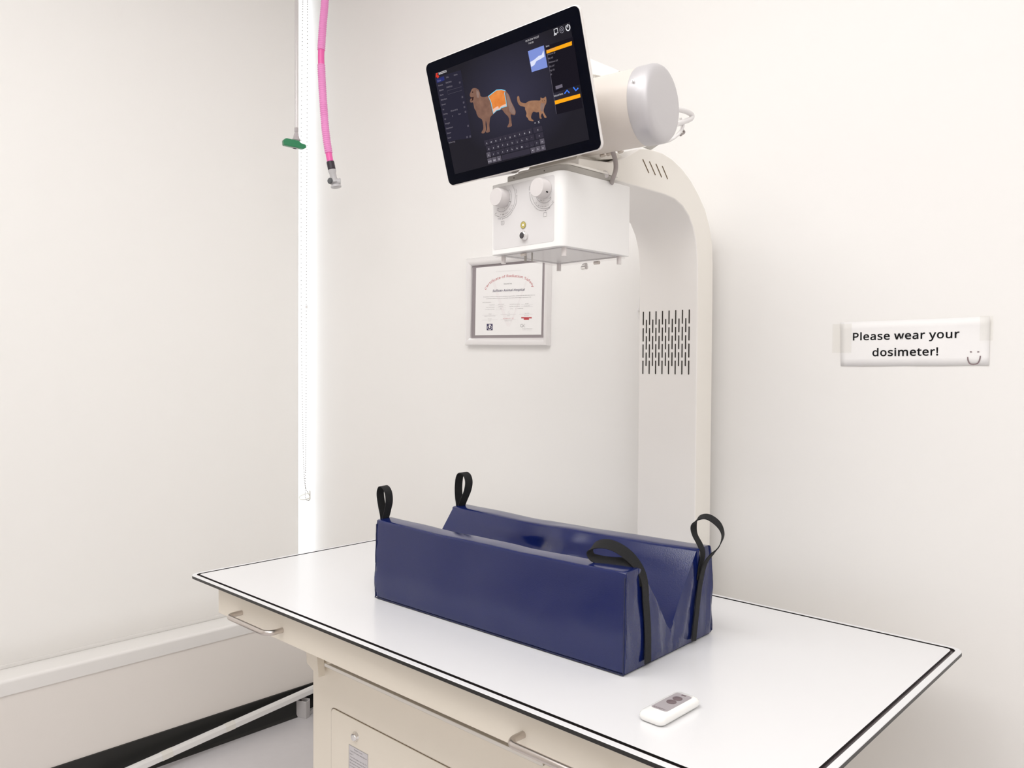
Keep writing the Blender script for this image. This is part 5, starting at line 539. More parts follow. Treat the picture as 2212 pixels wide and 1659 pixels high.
# ================================================================ examination table
TZ = .833; X0, X1, Y0, Y1 = -1.863, -.379, .856, 1.592
et = thing('examination_table', 'long white laminate examination table with black edge under the blue positioner', 'table', (-1.12, 1.224, FLOOR))
L = et.location
def ringmesh(loops, mis):
    """loops: list of (outline pts, z); consecutive loops joined; last filled"""
    bm = bmesh.new(); rs = []
    for pts, z in loops: rs.append([bm.verts.new((x-L.x, y-L.y, z-L.z)) for x, y in pts])
    n = len(rs[0]); fs = []
    for (a, b), mi in zip(zip(rs, rs[1:]), mis):
        for i in range(n): f = bm.faces.new((a[i], a[(i+1) % n], b[(i+1) % n], b[i])); f.material_index = mi; fs.append(f)
    f = bm.faces.new(rs[-1]); f.material_index = mis[-1]; fs.append(f)
    f = bm.faces.new(rs[0][::-1]); f.material_index = mis[0]; fs.append(f)
    return bm
def ins(d, r): return rrect(X0+d, X1-d, Y0+d, Y1-d, r, 10)
bm = ringmesh([(ins(.001, .023), TZ-.0078), (ins(0, .024), TZ-.007), (ins(0, .024), TZ-.0009), (ins(.0008, .0232), TZ), (ins(.0105, .0135), TZ), (ins(.0108, .0132), TZ-.0030), (ins(.0172, .009), TZ-.0030), (ins(.0176, .009), TZ), (ins(.03, .005), TZ)],
              [0, 0, 1, 1, 0, 2, 0, 1, 1])
new('tabletop', bm, [CORE, TABLE, GROOVE], et)
def R_(x0, x1, y0, y1, z0, z1): return (x0-L.x, x1-L.x, y0-L.y, y1-L.y, z0-L.z, z1-L.z)
AX0, AX1, AY0, AY1 = -1.761, -.479, .880, 1.56
bm = bmesh.new()
box(bm, *R_(AX0, AX1, AY0, AY0+.003, .757, .825)); box(bm, *R_(AX0, AX0+.003, AY0+.003, AY1, .757, .825)); box(bm, *R_(AX1-.003, AX1, AY0+.003, AY1, .757, .825)); box(bm, *R_(AX0, AX1, AY1, AY1+.003, .757, .825))
box(bm, *R_(AX0+.003, AX1-.003, AY0+.003, AY1, .8215, .825))
new('apron', bm, CREAM, et, bevel=.001, seg=1)
def handle(xa, xb):
    y = AY0; z = .781; yo = y-.036; r = .018
    pts = [Vector((xa, y, z))]+[Vector((xa+r-r*math.cos(t), yo+r-r*math.sin(t), z)) for t in [math.radians(q) for q in range(0, 91, 15)]]
    pts += [Vector((xb-r+r*math.sin(t), yo+r-r*math.cos(t), z)) for t in [math.radians(q) for q in range(0, 91, 15)]]+[Vector((xb, y, z))]
    bm = bmesh.new(); tube(bm, [p-L for p in pts], .0056, 16); return new('handle', bm, STEEL, et, smooth=True)
handle(-1.651, -1.481); handle(-.800, -.630)
# cabinet below
KX0, KX1, KY0, KY1 = -1.513, -.735, .968, 1.50
bm = bmesh.new(); prism(bm, [(x-L.x, y-L.y) for x, y in rrect(KX0, KX1, KY0, KY1, .016, 6)], 2, 0, .731-FLOOR-.012)
cab = new('cabinet', bm, CREAM, et, smooth=True)
bm = bmesh.new(); prism(bm, [(x-L.x, z-L.z) for x, z in rrect(-1.430, -.81, .12, .606, .010, 5)], 1, KY0-L.y-.0022, KY0-L.y+.0005)
door = new('cabinet_door', bm, CREAM, et, bevel=.0008, seg=2)
bm = bmesh.new()
line(bm, [Vector((x-L.x, KY0-L.y-.0006, z-L.z)) for x, z in rrect(-1.4313, -.8087, .1187, .6073, .011, 5)]+[Vector((-.8087-.011-L.x, KY0-L.y-.0006, .1187-L.z))], .0016, (0, -1, 0))
new('door_gap', bm, mat('brown_shadow_gap', (.16, .11, .07), .8), et)
p = at(770.5, 1590, 1, KY0)-L
bm = bmesh.new(); lathe(bm, p, (0, -1, 0), [(.0105, 0), (.0105, .002), (.0085, .0045), (.0085, .007), (.007, .0095), (.001, .0100)], 28)
box(bm, p.x-.001, p.x+.001, p.y-.0108, p.y-.009, p.z-.004, p.z+.004)
new('lock', bm, CHROME, door, smooth=True)
kz = lambda x, y, off=.0026: at(600+x/5.53, 1380+y/5.53, 1, KY0-off)-L
la, lb = kz(850, 1258), kz(1076, 1262+0*1)
lx0, lx1 = kz(852, 1262).x, kz(1076, 1380).x; lz1 = kz(852, 1260).z; lz0 = lz1-.050
ll = new('instruction_label', B(lx0, lx1, KY0-L.y-.0027, KY0-L.y-.0022, lz0, lz1), mat('silver_label', (.66, .64, .66), .35), door)
bm = bmesh.new(); yy = KY0-L.y-.0029
line(bm, [Vector((x, yy, z)) for x, z in ((lx0, lz0), (lx1, lz0), (lx1, lz1), (lx0, lz1), (lx0, lz0-.0004))], .0009, (0, -1, 0))
wL = lx1-lx0
for i, (s, fa_, fb_) in enumerate((('Button Lock', .28, .72), ('Press the button one side will', .08, .95), ('open it.', .04, .25), ('Press the button one side. The', .08, .95), ('door can be removed. Press', .04, .92), ('the door to close. Push hard', .04, .95), ('to lock it.', .04, .40))):
    z = lz1-.0062-i*.0062
    text(bm, s, (lx0+wL*fa_, yy, z), (lx0+wL*fb_, yy, z), .0026, bold=.012)
new('lettering', bm, INKG, ll)
# slide rails and brackets between the cabinet and the floating top
bm = bmesh.new(); box(bm, *R_(-1.62, -1.50, .99, 1.50, .716, .7565)); new('slide_rail', bm, CREAM, et, bevel=.0015, seg=2)
bm = bmesh.new(); box(bm, *R_(-.735, -.62, .99, 1.50, .716, .7565)); new('slide_rail', bm, CREAM, et, bevel=.0015, seg=2)
bm = bmesh.new()
prism(bm, [(x-L.x, z-L.z) for x, z in ((-1.495, .7195), (-1.492, .692), (-1.446, .672), (-1.454, .726), (-1.415, .742), (-1.415, .749), (-1.495, .749))], 1, .945-L.y, .962-L.y)
new('bracket', bm, CREAM, et, bevel=.0012, seg=2)
bm = bmesh.new(); box(bm, *R_(-1.395, -.80, .925, .967, .7150, .7170)); box(bm, *R_(-1.395, -.80, .925, .9275, .7150, .7225))
new('lip_strip', bm, CREAM2, et, bevel=.001, seg=1)

# ================================================================ blue trough positioner
PZ0, PZH = TZ+.002, .169
cen = Vector((-1.068, 1.21, TZ))
po = thing('trough_positioner', 'navy blue vinyl V-shaped trough cushion standing on the white table', 'positioning cushion', cen, (0, 0, math.radians(1.0)))
prof = [(-.157, .003), (-.154, .169), (-.112, .170), (-.062, .106), (-.016, .040), (.026, .104), (.077, .170), (.124, .170), (.135, .003)]
HL = .3215
def resample(pr, step):
    out = []
    n = len(pr)
    for i in range(n):
        a, b = Vector(pr[i]), Vector(pr[(i+1) % n]); k = max(1, int((b-a).length/step))
        for j in range(k): out.append(a.lerp(b, j/k))
    return out
from mathutils import noise
bm = bmesh.new()
rp = []
# rounded profile
def roundpoly(pr, rad):
    out = []; n = len(pr)
    for i in range(n):
        p, a, b = Vector(pr[i]), Vector(pr[i-1]), Vector(pr[(i+1) % n]); r = min(rad[i], (a-p).length*.45, (b-p).length*.45)
        q0 = p+(a-p).normalized()*r; q1 = p+(b-p).normalized()*r
        for t in (0, .25, .5, .75, 1): out.append((q0*(1-t)+p*t)*(1-t)+(p*(1-t)+q1*t)*t)
    return out
rp = resample(roundpoly(prof, [.004, .006, .006, .05, .006, .05, .007, .006, .004]), .011)
nx = 60; rings = []
for i in range(nx+1):
    u = i/nx; x = -HL+2*HL*u; e = min(i, nx-i)
    ring = []
    for q in rp:
        y, z = q.x, q.y
        # the cushion sags a little along its length and wrinkles at the ends
        s = math.sin(math.pi*u)
        top = max(0, (z-.05)/.12)
        side = -1 if y < 0 else 1
        y2 = y - side*0 + (-.008*s*top if y > .05 else .002*s*top)
        z2 = z - (.004*s*top)
        n1 = noise.noise(Vector((x*9+3, y*7, z*9)))*.0020+noise.noise(Vector((x*28, y*22, z*24+5)))*.0004
        endw = math.exp(-min(u, 1-u)*22)
        n1 += endw*noise.noise(Vector((x*10, y*60, z*40)))*.0020
        if i in (0, nx): 
            y2 *= .996; z2 = .085+(z2-.085)*.996
        if .0 < y < .10 and z > .03:   # hollow pressed into the far slope
            dd = -.017*math.exp(-((x+.045)/.045)**2-((z-.122)/.028)**2)+.010*math.exp(-((x-.03)/.05)**2-((z-.125)/.05)**2)+.004*math.exp(-((x-.17)/.05)**2-((z-.09)/.05)**2)
            y2 -= dd*.847; z2 += dd*.531
        y2 += n1*(1 if abs(y) > .11 else .6) * (1 if z > .01 else .2); z2 += (n1*.7 if z > .02 else 0)
        ring.append(bm.verts.new((x, y2, max(z2, .0012))))
    rings.append(ring)
n = len(rp)
for a, b in zip(rings, rings[1:]):
    for k in range(n): bm.faces.new((a[k], a[(k+1) % n], b[(k+1) % n], b[k]))
for rg, sgnx in ((rings[0], -1), (rings[-1], 1)):
    f = bm.faces.new(rg if sgnx > 0 else rg[::-1])
    r = bmesh.ops.triangulate(bm, faces=[f])
bmesh.ops.recalc_face_normals(bm, faces=bm.faces[:])
# end faces get soft creases
ends = [f for f in bm.faces if abs(f.normal.x) > .9]
ee = list({e for f in ends for e in f.edges if all(ff in ends for ff in e.link_faces)})
r = bmesh.ops.subdivide_edges(bm, edges=ee, cuts=5, use_grid_fill=True)
for v in bm.verts:
    if abs(v.co.x) > HL-.0005 and len(v.link_faces) and all(abs(f.normal.x) > .8 for f in v.link_faces):
        y, z = v.co.y, v.co.z
        fold = .0045*math.exp(-((y-.010-(z)*.35)/.010)**2)+.004*math.exp(-((y+.045+z*.2)/.008)**2)-.004*math.exp(-((y+.02)/.02)**2) + .004*math.exp(-((y-.118-z*.08)/.007)**2)
        v.co.x += math.copysign(.0018+fold*.8+noise.noise(Vector((y*50, z*22, 3)))*.0020, v.co.x)
cush = new('cushion', bm, BLUE, po, smooth=True, angle=50)
# base board with frayed black edge, and seams
new('base', B(-HL+.002, HL-.002, -.153, .131, .0002, .0035), SEAM, po, bevel=.001, seg=1)
bm = bmesh.new()
for sx in (-1, 1):
    tube(bm, [Vector((sx*(HL-.001), -.1565+z*.016, z)) for z in (.003, .05, .11, .160)], .0013, 8)
    tube(bm, [Vector((sx*(HL-.001), .132-(z/.165)*.010, z)) for z in (.003, .05, .11, .160)], .0013, 8)
tube(bm, [Vector((x, -.157, .0025)) for x in (-HL, -.1, .1, HL)], .0012, 8)
new('seam_piping', bm, SEAM, po, smooth=True)
iz = po.matrix_basis.inverted()
def pl(px, py, y):  # a point seen in the photo at depth y, in the cushion's own frame
    return iz @ at(px, py, 1, y)
def strap(pts, wdir, width=.021):
    bm = bmesh.new(); strip(bm, catmull([p[:3] for p in pts], 7), catmull([p[3:] for p in pts], 7) if len(pts[0]) > 3 else wdir, width, .0016)
    return new('strap', bm, WEB, po, smooth=True, angle=50)
# near right strap: up the end face, loop folded inwards over the rim
e = HL+.0032
F_ = (0, 1, 0); G_ = (-.15, .9, .45)
strap([(e+.003, -0.0950, .008)+F_, (e+.003, -0.0960, .06)+F_, (e+.002, -0.1010, .11)+F_, (e+.0015, -0.1060, .148)+(0, 1, .1), (e-.008, -0.1110, .171)+(.1, .9, .45), (e-.028, -0.1160, .190)+(.25, .6, .75), (e-.052, -0.1200, .2000)+(.1, .6, .8), (e-.075, -0.1220, .2000)+(0, .7, .7), (e-.092, -0.1240, .192)+G_, (e-.097, -0.1240, .181)+F_,
       (e-.086, -0.1240, .1735)+(0, .8, .5), (e-.062, -0.1200, .1715)+(0, .7, .7), (e-.036, -0.1150, .1735)+(.1, .7, .7), (e-.015, -0.1110, .1725)+(.1, .9, .4), (e-.003, -0.1080, .160)+F_, (e-.0005, -0.1060, .140)+F_], F_, .018)
strap([(e+.002, 0.0590, 0.0060)+F_, (e+.0025, 0.0681, 0.0568)+F_, (e+.003, 0.0776, 0.1038)+F_, (e+.008, 0.0856, 0.1414)+F_, (e+.020, 0.0903, 0.1620)+F_, (e+.034, 0.0912, 0.1790)+(-.2, .9, .3), (e+.040, 0.0920, 0.2000)+(-.2, .9, .1), (e+.030, 0.0920, 0.2180)+G_, (e+.010, 0.0920, 0.2280)+G_, (e-.008, 0.0920, 0.2240)+G_, (e-.018, 0.0910, 0.2100)+(.2, .9, .3), (e-.016, 0.0900, 0.1931)+(.1, .9, 0), (e-.004, 0.0881, 0.1761)+(.1, .9, 0),
       (e+.003, 0.0872, 0.1602)+F_, (e+.001, 0.0828, 0.1367)+F_, (e+.0005, 0.0781, 0.1132)+F_], F_, .0155)
e = -HL-.0110
strap([(e, -.125, .02), (e, -.125, .10), (e+.001, -.125, .150), (e+.012, -.126, .180), (e+.022, -.128, .205), (e+.022, -.130, .226), (e+.012, -.130, .237), (e+.000, -.130, .237), (e-.006, -.130, .222), (e-.003, -.128, .195), (e+.0015, -.126, .172), (e+.001, -.125, .150), (e-.001, -.125, .10)], (-.15, 1, 0), .022)
e = -HL-.0030
strap([(e, .098, .02), (e, .098, .10), (e+.001, .098, .150), (e+.010, .098, .175), (e+.026, .098, .205), (e+.031, .098, .228), (e+.024, .098, .244), (e+.010, .098, .248), (e+.000, .098, .238), (e-.004, .098, .215), (e-.003, .098, .19), (e+.0005, .098, .170), (e, .098, .140), (e-.001, .098, .10)], (.1, 1, 0), .022)

# ================================================================ remote control
ra, rb = at(1392, 1548, 2, TZ), at(1505, 1520, 2, TZ)
rc = at(1447, 1529, 2, TZ+.008)
rot = math.radians(97)
rm = thing('remote_control', 'small white remote control with grey face lying on the table corner side', 'remote control', (rc.x, rc.y, TZ), (0, 0, rot+math.radians(-8)))
RLn, RWn = .052, .0215     # half length, half width
bm = bmesh.new(); loops = []
for (d, z) in ((.004, .0005), (.0012, .003), (0, .0065), (.0006, .0105), (.003, .0135), (.0065, .0150)):
    loops.append([(x, y, z) for x, y in rrect(-RLn+d, RLn-d, -RWn+d, RWn-d, max(.010-d*.4, .003), 8)])
rs = [[bm.verts.new(p) for p in lp] for lp in loops]; n = len(rs[0])
for a, b in zip(rs, rs[1:]):
    for i in range(n): bm.faces.new((a[i], a[(i+1) % n], b[(i+1) % n], b[i]))
bm.faces.new(rs[0][::-1]); bm.faces.new(rs[-1])
new('case', bm, mat('glossy_white_plastic', (.90, .895, .875), .18, coat=.4), rm, smooth=True, angle=60)
bm = bmesh.new(); prism(bm, rrect(-.030, .040, -.0135, .0135, .0045, 5), 2, .0148, .0153)
fp = new('face_plate', bm, REMG, rm)
for k, x in enumerate((.020, .004)):
    bm = bmesh.new(); lathe(bm, (x, 0, .0153), (0, 0, 1), [(.0072, 0), (.0072, .0006), (.0062, .0010), (.0035, .0010), (.0032, .0005), (.001, .0005)], 28)
    new('button', bm, REMD, rm, smooth=True)
bm = bmesh.new()
text(bm, 'SAFETY', (-.0275, .0105, .0155), (-.0275, -.0085, .0155), .0032, upv=(1, 0, 0), bold=.02)
new('lettering', bm, REMD, fp)
new('indicator', B(.0345, .0375, -.004, .003, .0153, .0157), REMD, rm)
bm = bmesh.new(); tube(bm, [Vector((RLn-.001, -.004, .007)), Vector((RLn+.004, -.004, .008)), Vector((RLn+.006, -.002, .008)), Vector((RLn+.004, .001, .008)), Vector((RLn-.001, .001, .007))], .0011, 8)
new('key_loop', bm, STEEL, rm, smooth=True)

# ================================================================ x-ray machine
CX0, CX1 = -1.089, -.932
xm = thing('x_ray_machine', 'cream veterinary x-ray machine on a curved column standing behind the table', 'x-ray machine', (-1.01, 1.635, FLOOR))
L = xm.location
inner = [(1.6, FLOOR), (1.6, 1.545), (1.598, 1.580), (1.592, 1.615), (1.580, 1.645), (1.560, 1.670), (1.533, 1.688), (1.50, 1.698), (1.460, 1.701), (1.17, 1.701)]
outer = [(1.17, 1.722), (1.27, 1.733), (1.325, 1.757), (1.365, 1.779), (1.40, 1.786), (1.45, 1.787), (1.49, 1.781), (1.53, 1.768), (1.565, 1.750), (1.60, 1.724), (1.63, 1.695), (1.651, 1.660), (1.664, 1.620), (1.668, 1.575), (1.669, 1.5), (1.669, FLOOR)]
bm = bmesh.new(); prism(bm, [(y-L.y, z-L.z) for y, z in inner+outer], 0, CX0-L.x, CX1-L.x)
arm = new('column', bm, [CREAM2, COLW], xm, bevel=.003, seg=3)
for p in arm.data.polygons:
    if abs(p.normal.x) < .5: p.material_index = 1
# vent slots on the face: 8 long columns and 7 offset ones
def slot(p0, p1, wid, nrm, th=.0008):
    bm = bmesh.new(); p0, p1 = Vector(p0), Vector(p1); d = (p1-p0).normalized(); n = Vector(nrm); s = d.cross(n).normalized()*wid/2
    pts = []
    for c_, sg_, st in ((p1, 1, 0), (p0, -1, 0)):
        for q in range(0, 181, 30):
            t = math.radians(q); pts.append(c_ + sg_*(s*math.cos(t)+d*math.sin(t)*wid/2))
    A = [bm.verts.new(p+n*th) for p in pts]; Bq = [bm.verts.new(p) for p in pts]
    fs = [bm.faces.new(A)]
    for i in range(len(A)): j = (i+1) % len(A); fs.append(bm.faces.new((A[i], A[j], Bq[j], Bq[i])))
    bmesh.ops.recalc_face_normals(bm, faces=fs); return bm
vx0, vx1, vt, vb = -1.0765, -.9525, 1.4665, 1.3185
sl = (vt-vb-3*.0068)/4
for k in range(15):
    x = vx0+(vx1-vx0)*k/14
    for j in range(4 if k % 2 == 0 else 3):
        z1 = vt-j*(sl+.0068)-(0 if k % 2 == 0 else (sl+.0068)/2)
        new('vent_slot', slot((x-L.x, 1.6-L.y, z1-sl+.0012-L.z), (x-L.x, 1.6-L.y, z1-.0012-L.z), .0026, (0, -1, 0)), RUB, xm)
for (a, b, c_, d_) in ((770, 1270, 835, 1415), (845, 1295, 908, 1438), (917, 1320, 978, 1463), (988, 1345, 1045, 1483)):
    p0 = at(1240+a/5.184, 100+b/5.184, 0, CX1)-L; p1 = at(1240+c_/5.184, 100+d_/5.184, 0, CX1)-L
    new('vent_slot', slot(p0, p1, .0022, (1, 0, 0)), mat('brown_slot', (.16, .11, .06), .8) if a == 770 else bpy.data.materials['brown_slot'], xm)
# handset hook on the hidden side of the column
bm = bmesh.new(); tube(bm, catmull([(CX0-L.x+.002, -.02, 1.505-L.z), (CX0-L.x-.006, -.02, 1.50-L.z), (CX0-L.x-.008, -.02, 1.478-L.z), (CX0-L.x-.013, -.02, 1.468-L.z), (CX0-L.x-.006, -.02, 1.452-L.z), (CX0-L.x+.002, -.02, 1.440-L.z)], 6), .0045, 10)
new('cable_hook', bm, WHITEP, xm, smooth=True)
# rear head cover: bent plate between tube and column
rcv = [at(*p) for p in ((1262, 121, 1, 1.33), (1338, 153, 1, 1.33), (1322, 172, 1, 1.33), (1262, 158, 1, 1.33))]
bm = bmesh.new(); A = [bm.verts.new(p-L) for p in rcv]; Bq = [bm.verts.new(p-L+Vector((0, .05, 0))) for p in rcv]
fs = [bm.faces.new(A), bm.faces.new(Bq[::-1])]
for i in range(4): j = (i+1) % 4; fs.append(bm.faces.new((A[i], Bq[i], Bq[j], A[j])))
bmesh.ops.recalc_face_normals(bm, faces=fs); new('rear_cover', bm, CREAM2, xm, bevel=.002)
bm = bmesh.new(); box(bm, -1.10-L.x, -.94-L.x, 1.28-L.y, 1.335-L.y, 1.78-L.z, 1.90-L.z); new('support_block', bm, CREAM2, xm, bevel=.003)
bm = bmesh.new()
for i in range(5):
    for j in range(3):
        p = at(1283+i*3.2, 162+j*2.6+i*.6, 1, 1.329)-L; cyl(bm, p, (0, -1, 0), .0009, .001, 8)
new('perforation', bm, DGREY, xm)

# collimator box (turned slightly on its mount)
cyaw = -.0486
cb = bpy.data.objects.new('collimator', None)
ex = Vector((math.cos(cyaw), math.sin(cyaw), 0)); ey = Vector((-math.sin(cyaw), math.cos(cyaw), 0))
corner = Vector((-.9203, 1.1079, 0)); CWd, CDp, CZ0, CZ1 = .1891, .1961, 1.5518, 1.6882
ctr = corner - ex*CWd/2 + ey*CDp/2; ctr.z = CZ0
Rc = Matrix.Translation(ctr-L) @ Matrix.Rotation(cyaw, 4, 'Z')
bm = bmesh.new(); rr = rrect(-CWd/2, CWd/2, -CDp/2, CDp/2, .003, 6)
# bigger radius on the corner nearest the viewer
def rr2(x0, x1, y0, y1, rads, n=8):
    out = []
    for (cx, cy, a), r in zip(((x1, y0, -90), (x1, y1, 0), (x0, y1, 90), (x0, y0, 180)), rads):
        sx = -1 if cx == x1 else 1; sy = 1 if cy == y0 else -1
        for i in range(n+1):
            t = math.radians(a+90*i/n); out.append((cx+sx*r+r*math.cos(t), cy+sy*r+r*math.sin(t)))
    return out
prism(bm, rr2(-CWd/2, CWd/2, -CDp/2, CDp/2, (.016, .003, .003, .006)), 2, 0, CZ1-CZ0)
col = new('collimator_box', bm, HEADW, xm, bevel=.0012, seg=2); col.matrix_basis = Rc
Rci = (Matrix.Translation(L) @ Rc).inverted()
def cf_(px, py, off=0.0):      # pixel on the control face -> collimator frame
    n = ey; o = corner-ey*off; d = ray(px, py); t = (o-CAM).dot(n)/d.dot(n); return Rci @ (CAM+d*t)
q = lambda x, y, off=.0006: cf_(1060+x/10.369, 360+y/10.369, off)
pa, pb = cf_(1066.5, 401, 0), cf_(1197, 521, 0)
zt0, zt1 = pb.z, cf_(1197, 377, 0).z
bm = bmesh.new(); prism(bm, rrect(pa.x, pb.x, zt0, zt1, .005, 5), 1, -CDp/2-.0003, -CDp/2+.0004)
cp_ = new('control_label', bm, PANEL, col)
def knob(px, py, off, rr_):
    c = cf_(px, py, off); bm = bmesh.new()
    lathe(bm, (c.x, -CDp/2-.0006, c.z), (0, -1, 0), [(rr_, 0), (rr_, .003), (rr_*.985, off-.0015), (rr_*.93, off), (.001, off)], 40)
    return new('knob', bm, KNOB, col, smooth=True, angle=50), Vector((c.x, 0, c.z))
k1, kc1 = knob(1071, 425, .021, .0175)
k2, kc2 = knob(1159.5, 404.5, .021, .0175)
bm = bmesh.new(); cyl(bm, (kc2.x+.0150, -CDp/2-.011, kc2.z-.0085), (.87, 0, -.5), .0013, .003, 10)
new('set_screw', bm, INK, k2)
Y_ = -CDp/2-.0006; NF = (0, -1, 0)
def arc(c, r, a0, a1, wid, bm, ry=None):
    line(bm, [Vector((c.x+r*math.cos(math.radians(t)), Y_, c.z+r*math.sin(math.radians(t)))) for t in [a0+(a1-a0)*i/24 for i in range(25)]], wid, NF)
bm = bmesh.new()
def refit(pts):   # circle through three points of the control face
    (x1, z1), (x2, z2), (x3, z3) = [(p.x, p.z) for p in pts]
    a = x2-x1; b = z2-z1; c = x3-x1; d = z3-z1; e_ = a*(x1+x2)+b*(z1+z2); f_ = c*(x1+x3)+d*(z1+z3); g_ = 2*(a*(z3-z2)-b*(x3-x2))
    return Vector(((d*e_-b*f_)/g_, 0, (a*f_-c*e_)/g_))
def arcthrough(pix):
    P = [q(x, y, .0006) for x, y in pix]; P = catmull([Vector((p.x, Y_, p.z)) for p in P], 8); line(bm, P, .0005, NF)
arcthrough([(420, 505), (455, 590), (465, 690), (445, 800), (390, 905), (310, 985), (220, 1012), (140, 970)])
arcthrough([(480, 410), (535, 530), (550, 660), (530, 820), (470, 960), (370, 1080), (250, 1130), (150, 1110), (90, 1075)])
arcthrough([(585, 640), (580, 740), (560, 850), (510, 955)]); arcthrough([(480, 1010), (420, 1085), (350, 1135), (258, 1168)])
arcthrough([(1015, 655), (1035, 715), (1090, 780), (1180, 815), (1270, 795), (1355, 710)])
arcthrough([(975, 300), (930, 410), (912, 540), (925, 680), (985, 820), (1080, 915), (1190, 942), (1310, 905), (1415, 790)])
arcthrough([(875, 580), (878, 680), (905, 780), (960, 870)]); arcthrough([(995, 915), (1060, 965), (1140, 985), (1232, 978)])
line(bm, [q(330, 745), q(455, 790)], .0008, NF)
for (x, y) in ((452, 785), (585, 645), (258, 1168), (875, 578), (1232, 978)):
    p = q(x, y); s_ = .0011; poly(bm, [Vector((p.x-s_, Y_, p.z-s_)), Vector((p.x+s_, Y_, p.z-s_)), Vector((p.x, Y_, p.z+s_))])
for s, a, b, h_ in (('OPEN', (558, 505), (578, 600), .0019), ('OPEN', (872, 530), (882, 435), .0019), ('CLOSE', (160, 1180), (228, 1183), .0022), ('CLOSE', (1252, 975), (1330, 930), .0022),
                 ('10', (388, 548), (402, 530), .0017), ('7', (425, 645), (440, 640), .0017), ('50', (412, 690), (420, 745), .0016), ('24', (355, 905), (398, 862), .0016), ('20', (300, 955), (325, 940), .0016), ('18', (145, 960), (182, 948), .002),
                 ('43', (462, 890), (485, 872), .0018), ('30', (418, 970), (440, 950), .0018), ('18 24', (330, 1065), (398, 1015), .0018), ('36', (258, 1090), (300, 1078), .0018), ('7', (212, 1092), (228, 1088), .0018), ('36', (98, 1065), (130, 1050), .002),
                 ('43', (1038, 690), (1075, 720), .0018), ('20', (1100, 760), (1142, 775), .0018), ('7', (1178, 775), (1198, 772), .0018), ('18', (1312, 730), (1352, 690), .002), ('30', (1002, 805), (1022, 830), .0018), ('40', (1055, 870), (1078, 885), .0018),
                 ('18 24', (1100, 900), (1180, 910), .0018), ('24', (1200, 905), (1245, 895), .0018), ('7', (1280, 880), (1295, 868), .0018), ('13', (1370, 815), (1402, 775), .002), ('X', (482, 1005), (500, 970), .0018), ('X', (968, 890), (990, 915), .0018)):
    pA, pB = q(*a), q(*b); pA.y = pB.y = Y_; d = (pB-pA).normalized(); text(bm, s, pA, pB, h_, upv=Vector((-d.z, 0, d.x)), bold=.01)
for (x0, y0, x1, y1, two) in ((232, 1205, 300, 1310, 1), (1182, 1015, 1252, 1125, 0)):
    A_, B_ = q(x0, (y0+20)), q(x1, y1-15); cx, cz, hw, hh = (A_.x+B_.x)/2, (A_.z+B_.z)/2, abs(B_.x-A_.x)/2, abs(B_.z-A_.z)/2
    ps = [Vector((x, Y_, z)) for x, z in rrect(cx-hw, cx+hw, cz-hh, cz+hh, .0008, 3)]; line(bm, ps+[ps[0], ps[1]], .0004, NF)
    if two:
        for s_ in (-.45, .45): line(bm, [Vector((cx-hw*.6, Y_, cz+hh*s_)), Vector((cx+hw*.6, Y_, cz+hh*s_))], .0004, NF)
new('printed_scales', bm, INKG, cp_)
c = q(732, 1308); bm = bmesh.new()
lathe(bm, (c.x, -CDp/2-.0008, c.z), (0, -1, 0), [(.0066, 0), (.0066, .0006), (.0026, .0007)], 28)
lb_ = new('light_symbol', bm, YEL, cp_)
bm = bmesh.new()
for r_, w_ in ((.0064, .0006), (.0034, .0004)):
    line(bm, [Vector((c.x+r_*math.cos(t), Y_-.0011, c.z+r_*math.sin(t))) for t in [2*math.pi*i/24 for i in range(25)]], w_, NF)
for i in range(8):
    t = 2*math.pi*i/8; line(bm, [Vector((c.x+.0042*math.cos(t), Y_-.0011, c.z+.0042*math.sin(t))), Vector((c.x+.0056*math.cos(t), Y_-.0011, c.z+.0056*math.sin(t)))], .0004, NF)
new('symbol_print', bm, mat('olive_print', (.16, .13, .05), .5), cp_)
bm = bmesh.new(); lathe(bm, (c.x, -CDp/2-.0015, c.z), (0, -1, 0), [(.0022, 0), (.0022, .0001), (.0005, .00012)], 20); new('symbol_centre', bm, PAPER, cp_)
c = q(705, 1545, .006); bm = bmesh.new(); lathe(bm, (c.x+.001, -CDp/2-.0006, c.z), (0, -1, 0), [(.0088, 0), (.0088, .0015), (.0072, .0035), (.0072, .0065), (.0060, .0075), (.0055, .0060), (.001, .0060)], 32)
btn = new('light_button', bm, CHROME, col, smooth=True)
bm = bmesh.new(); lathe(bm, (c.x+.001, -CDp/2-.0066, c.z), (0, -1, 0), [(.0053, 0), (.0053, .0012), (.0045, .0018), (.001, .0018)], 28); new('button_cap', bm, mat('dark_rubber', (.05, .045, .05), .5), btn, smooth=True)
# underside: clear plate on four posts, small hardware
h = .016
bm = bmesh.new(); box(bm, -CWd/2+.006, CWd/2-.006, -CDp/2+.006, CDp/2-.006, -.0045, -.0015); new('acrylic_plate', bm, ACRYL, col, bevel=.0005, seg=1)
for sx, sy in ((-1, -1), (1, -1), (1, 1), (-1, 1)):
    bm = bmesh.new(); cyl(bm, (sx*(CWd/2-.012 if sx > 0 else CWd/2-.017), sy*(CDp/2-.018), -.016), (0, 0, 1), .0046, .016, 18); new('stand_post', bm, mat('post_plastic', (.72, .68, .67), .3) if (sx, sy) == (-1, -1) else bpy.data.materials['post_plastic'], col, smooth=True)
bm = bmesh.new()
for a in ((-.075, .075, -.085, -.079), (-.075, .075, .079, .085), (-.081, -.075, -.085, .085), (.075, .081, -.085, .085)): box(bm, *a, -.0009, -.0001)
new('inner_frame', bm, SILVER, col)
bm = bmesh.new(); box(bm, .020, .074, .083, .0845, -.0014, -.0002); new('slot_shadow', bm, DGREY, col)
c = cf_(1166, 549, -.01)
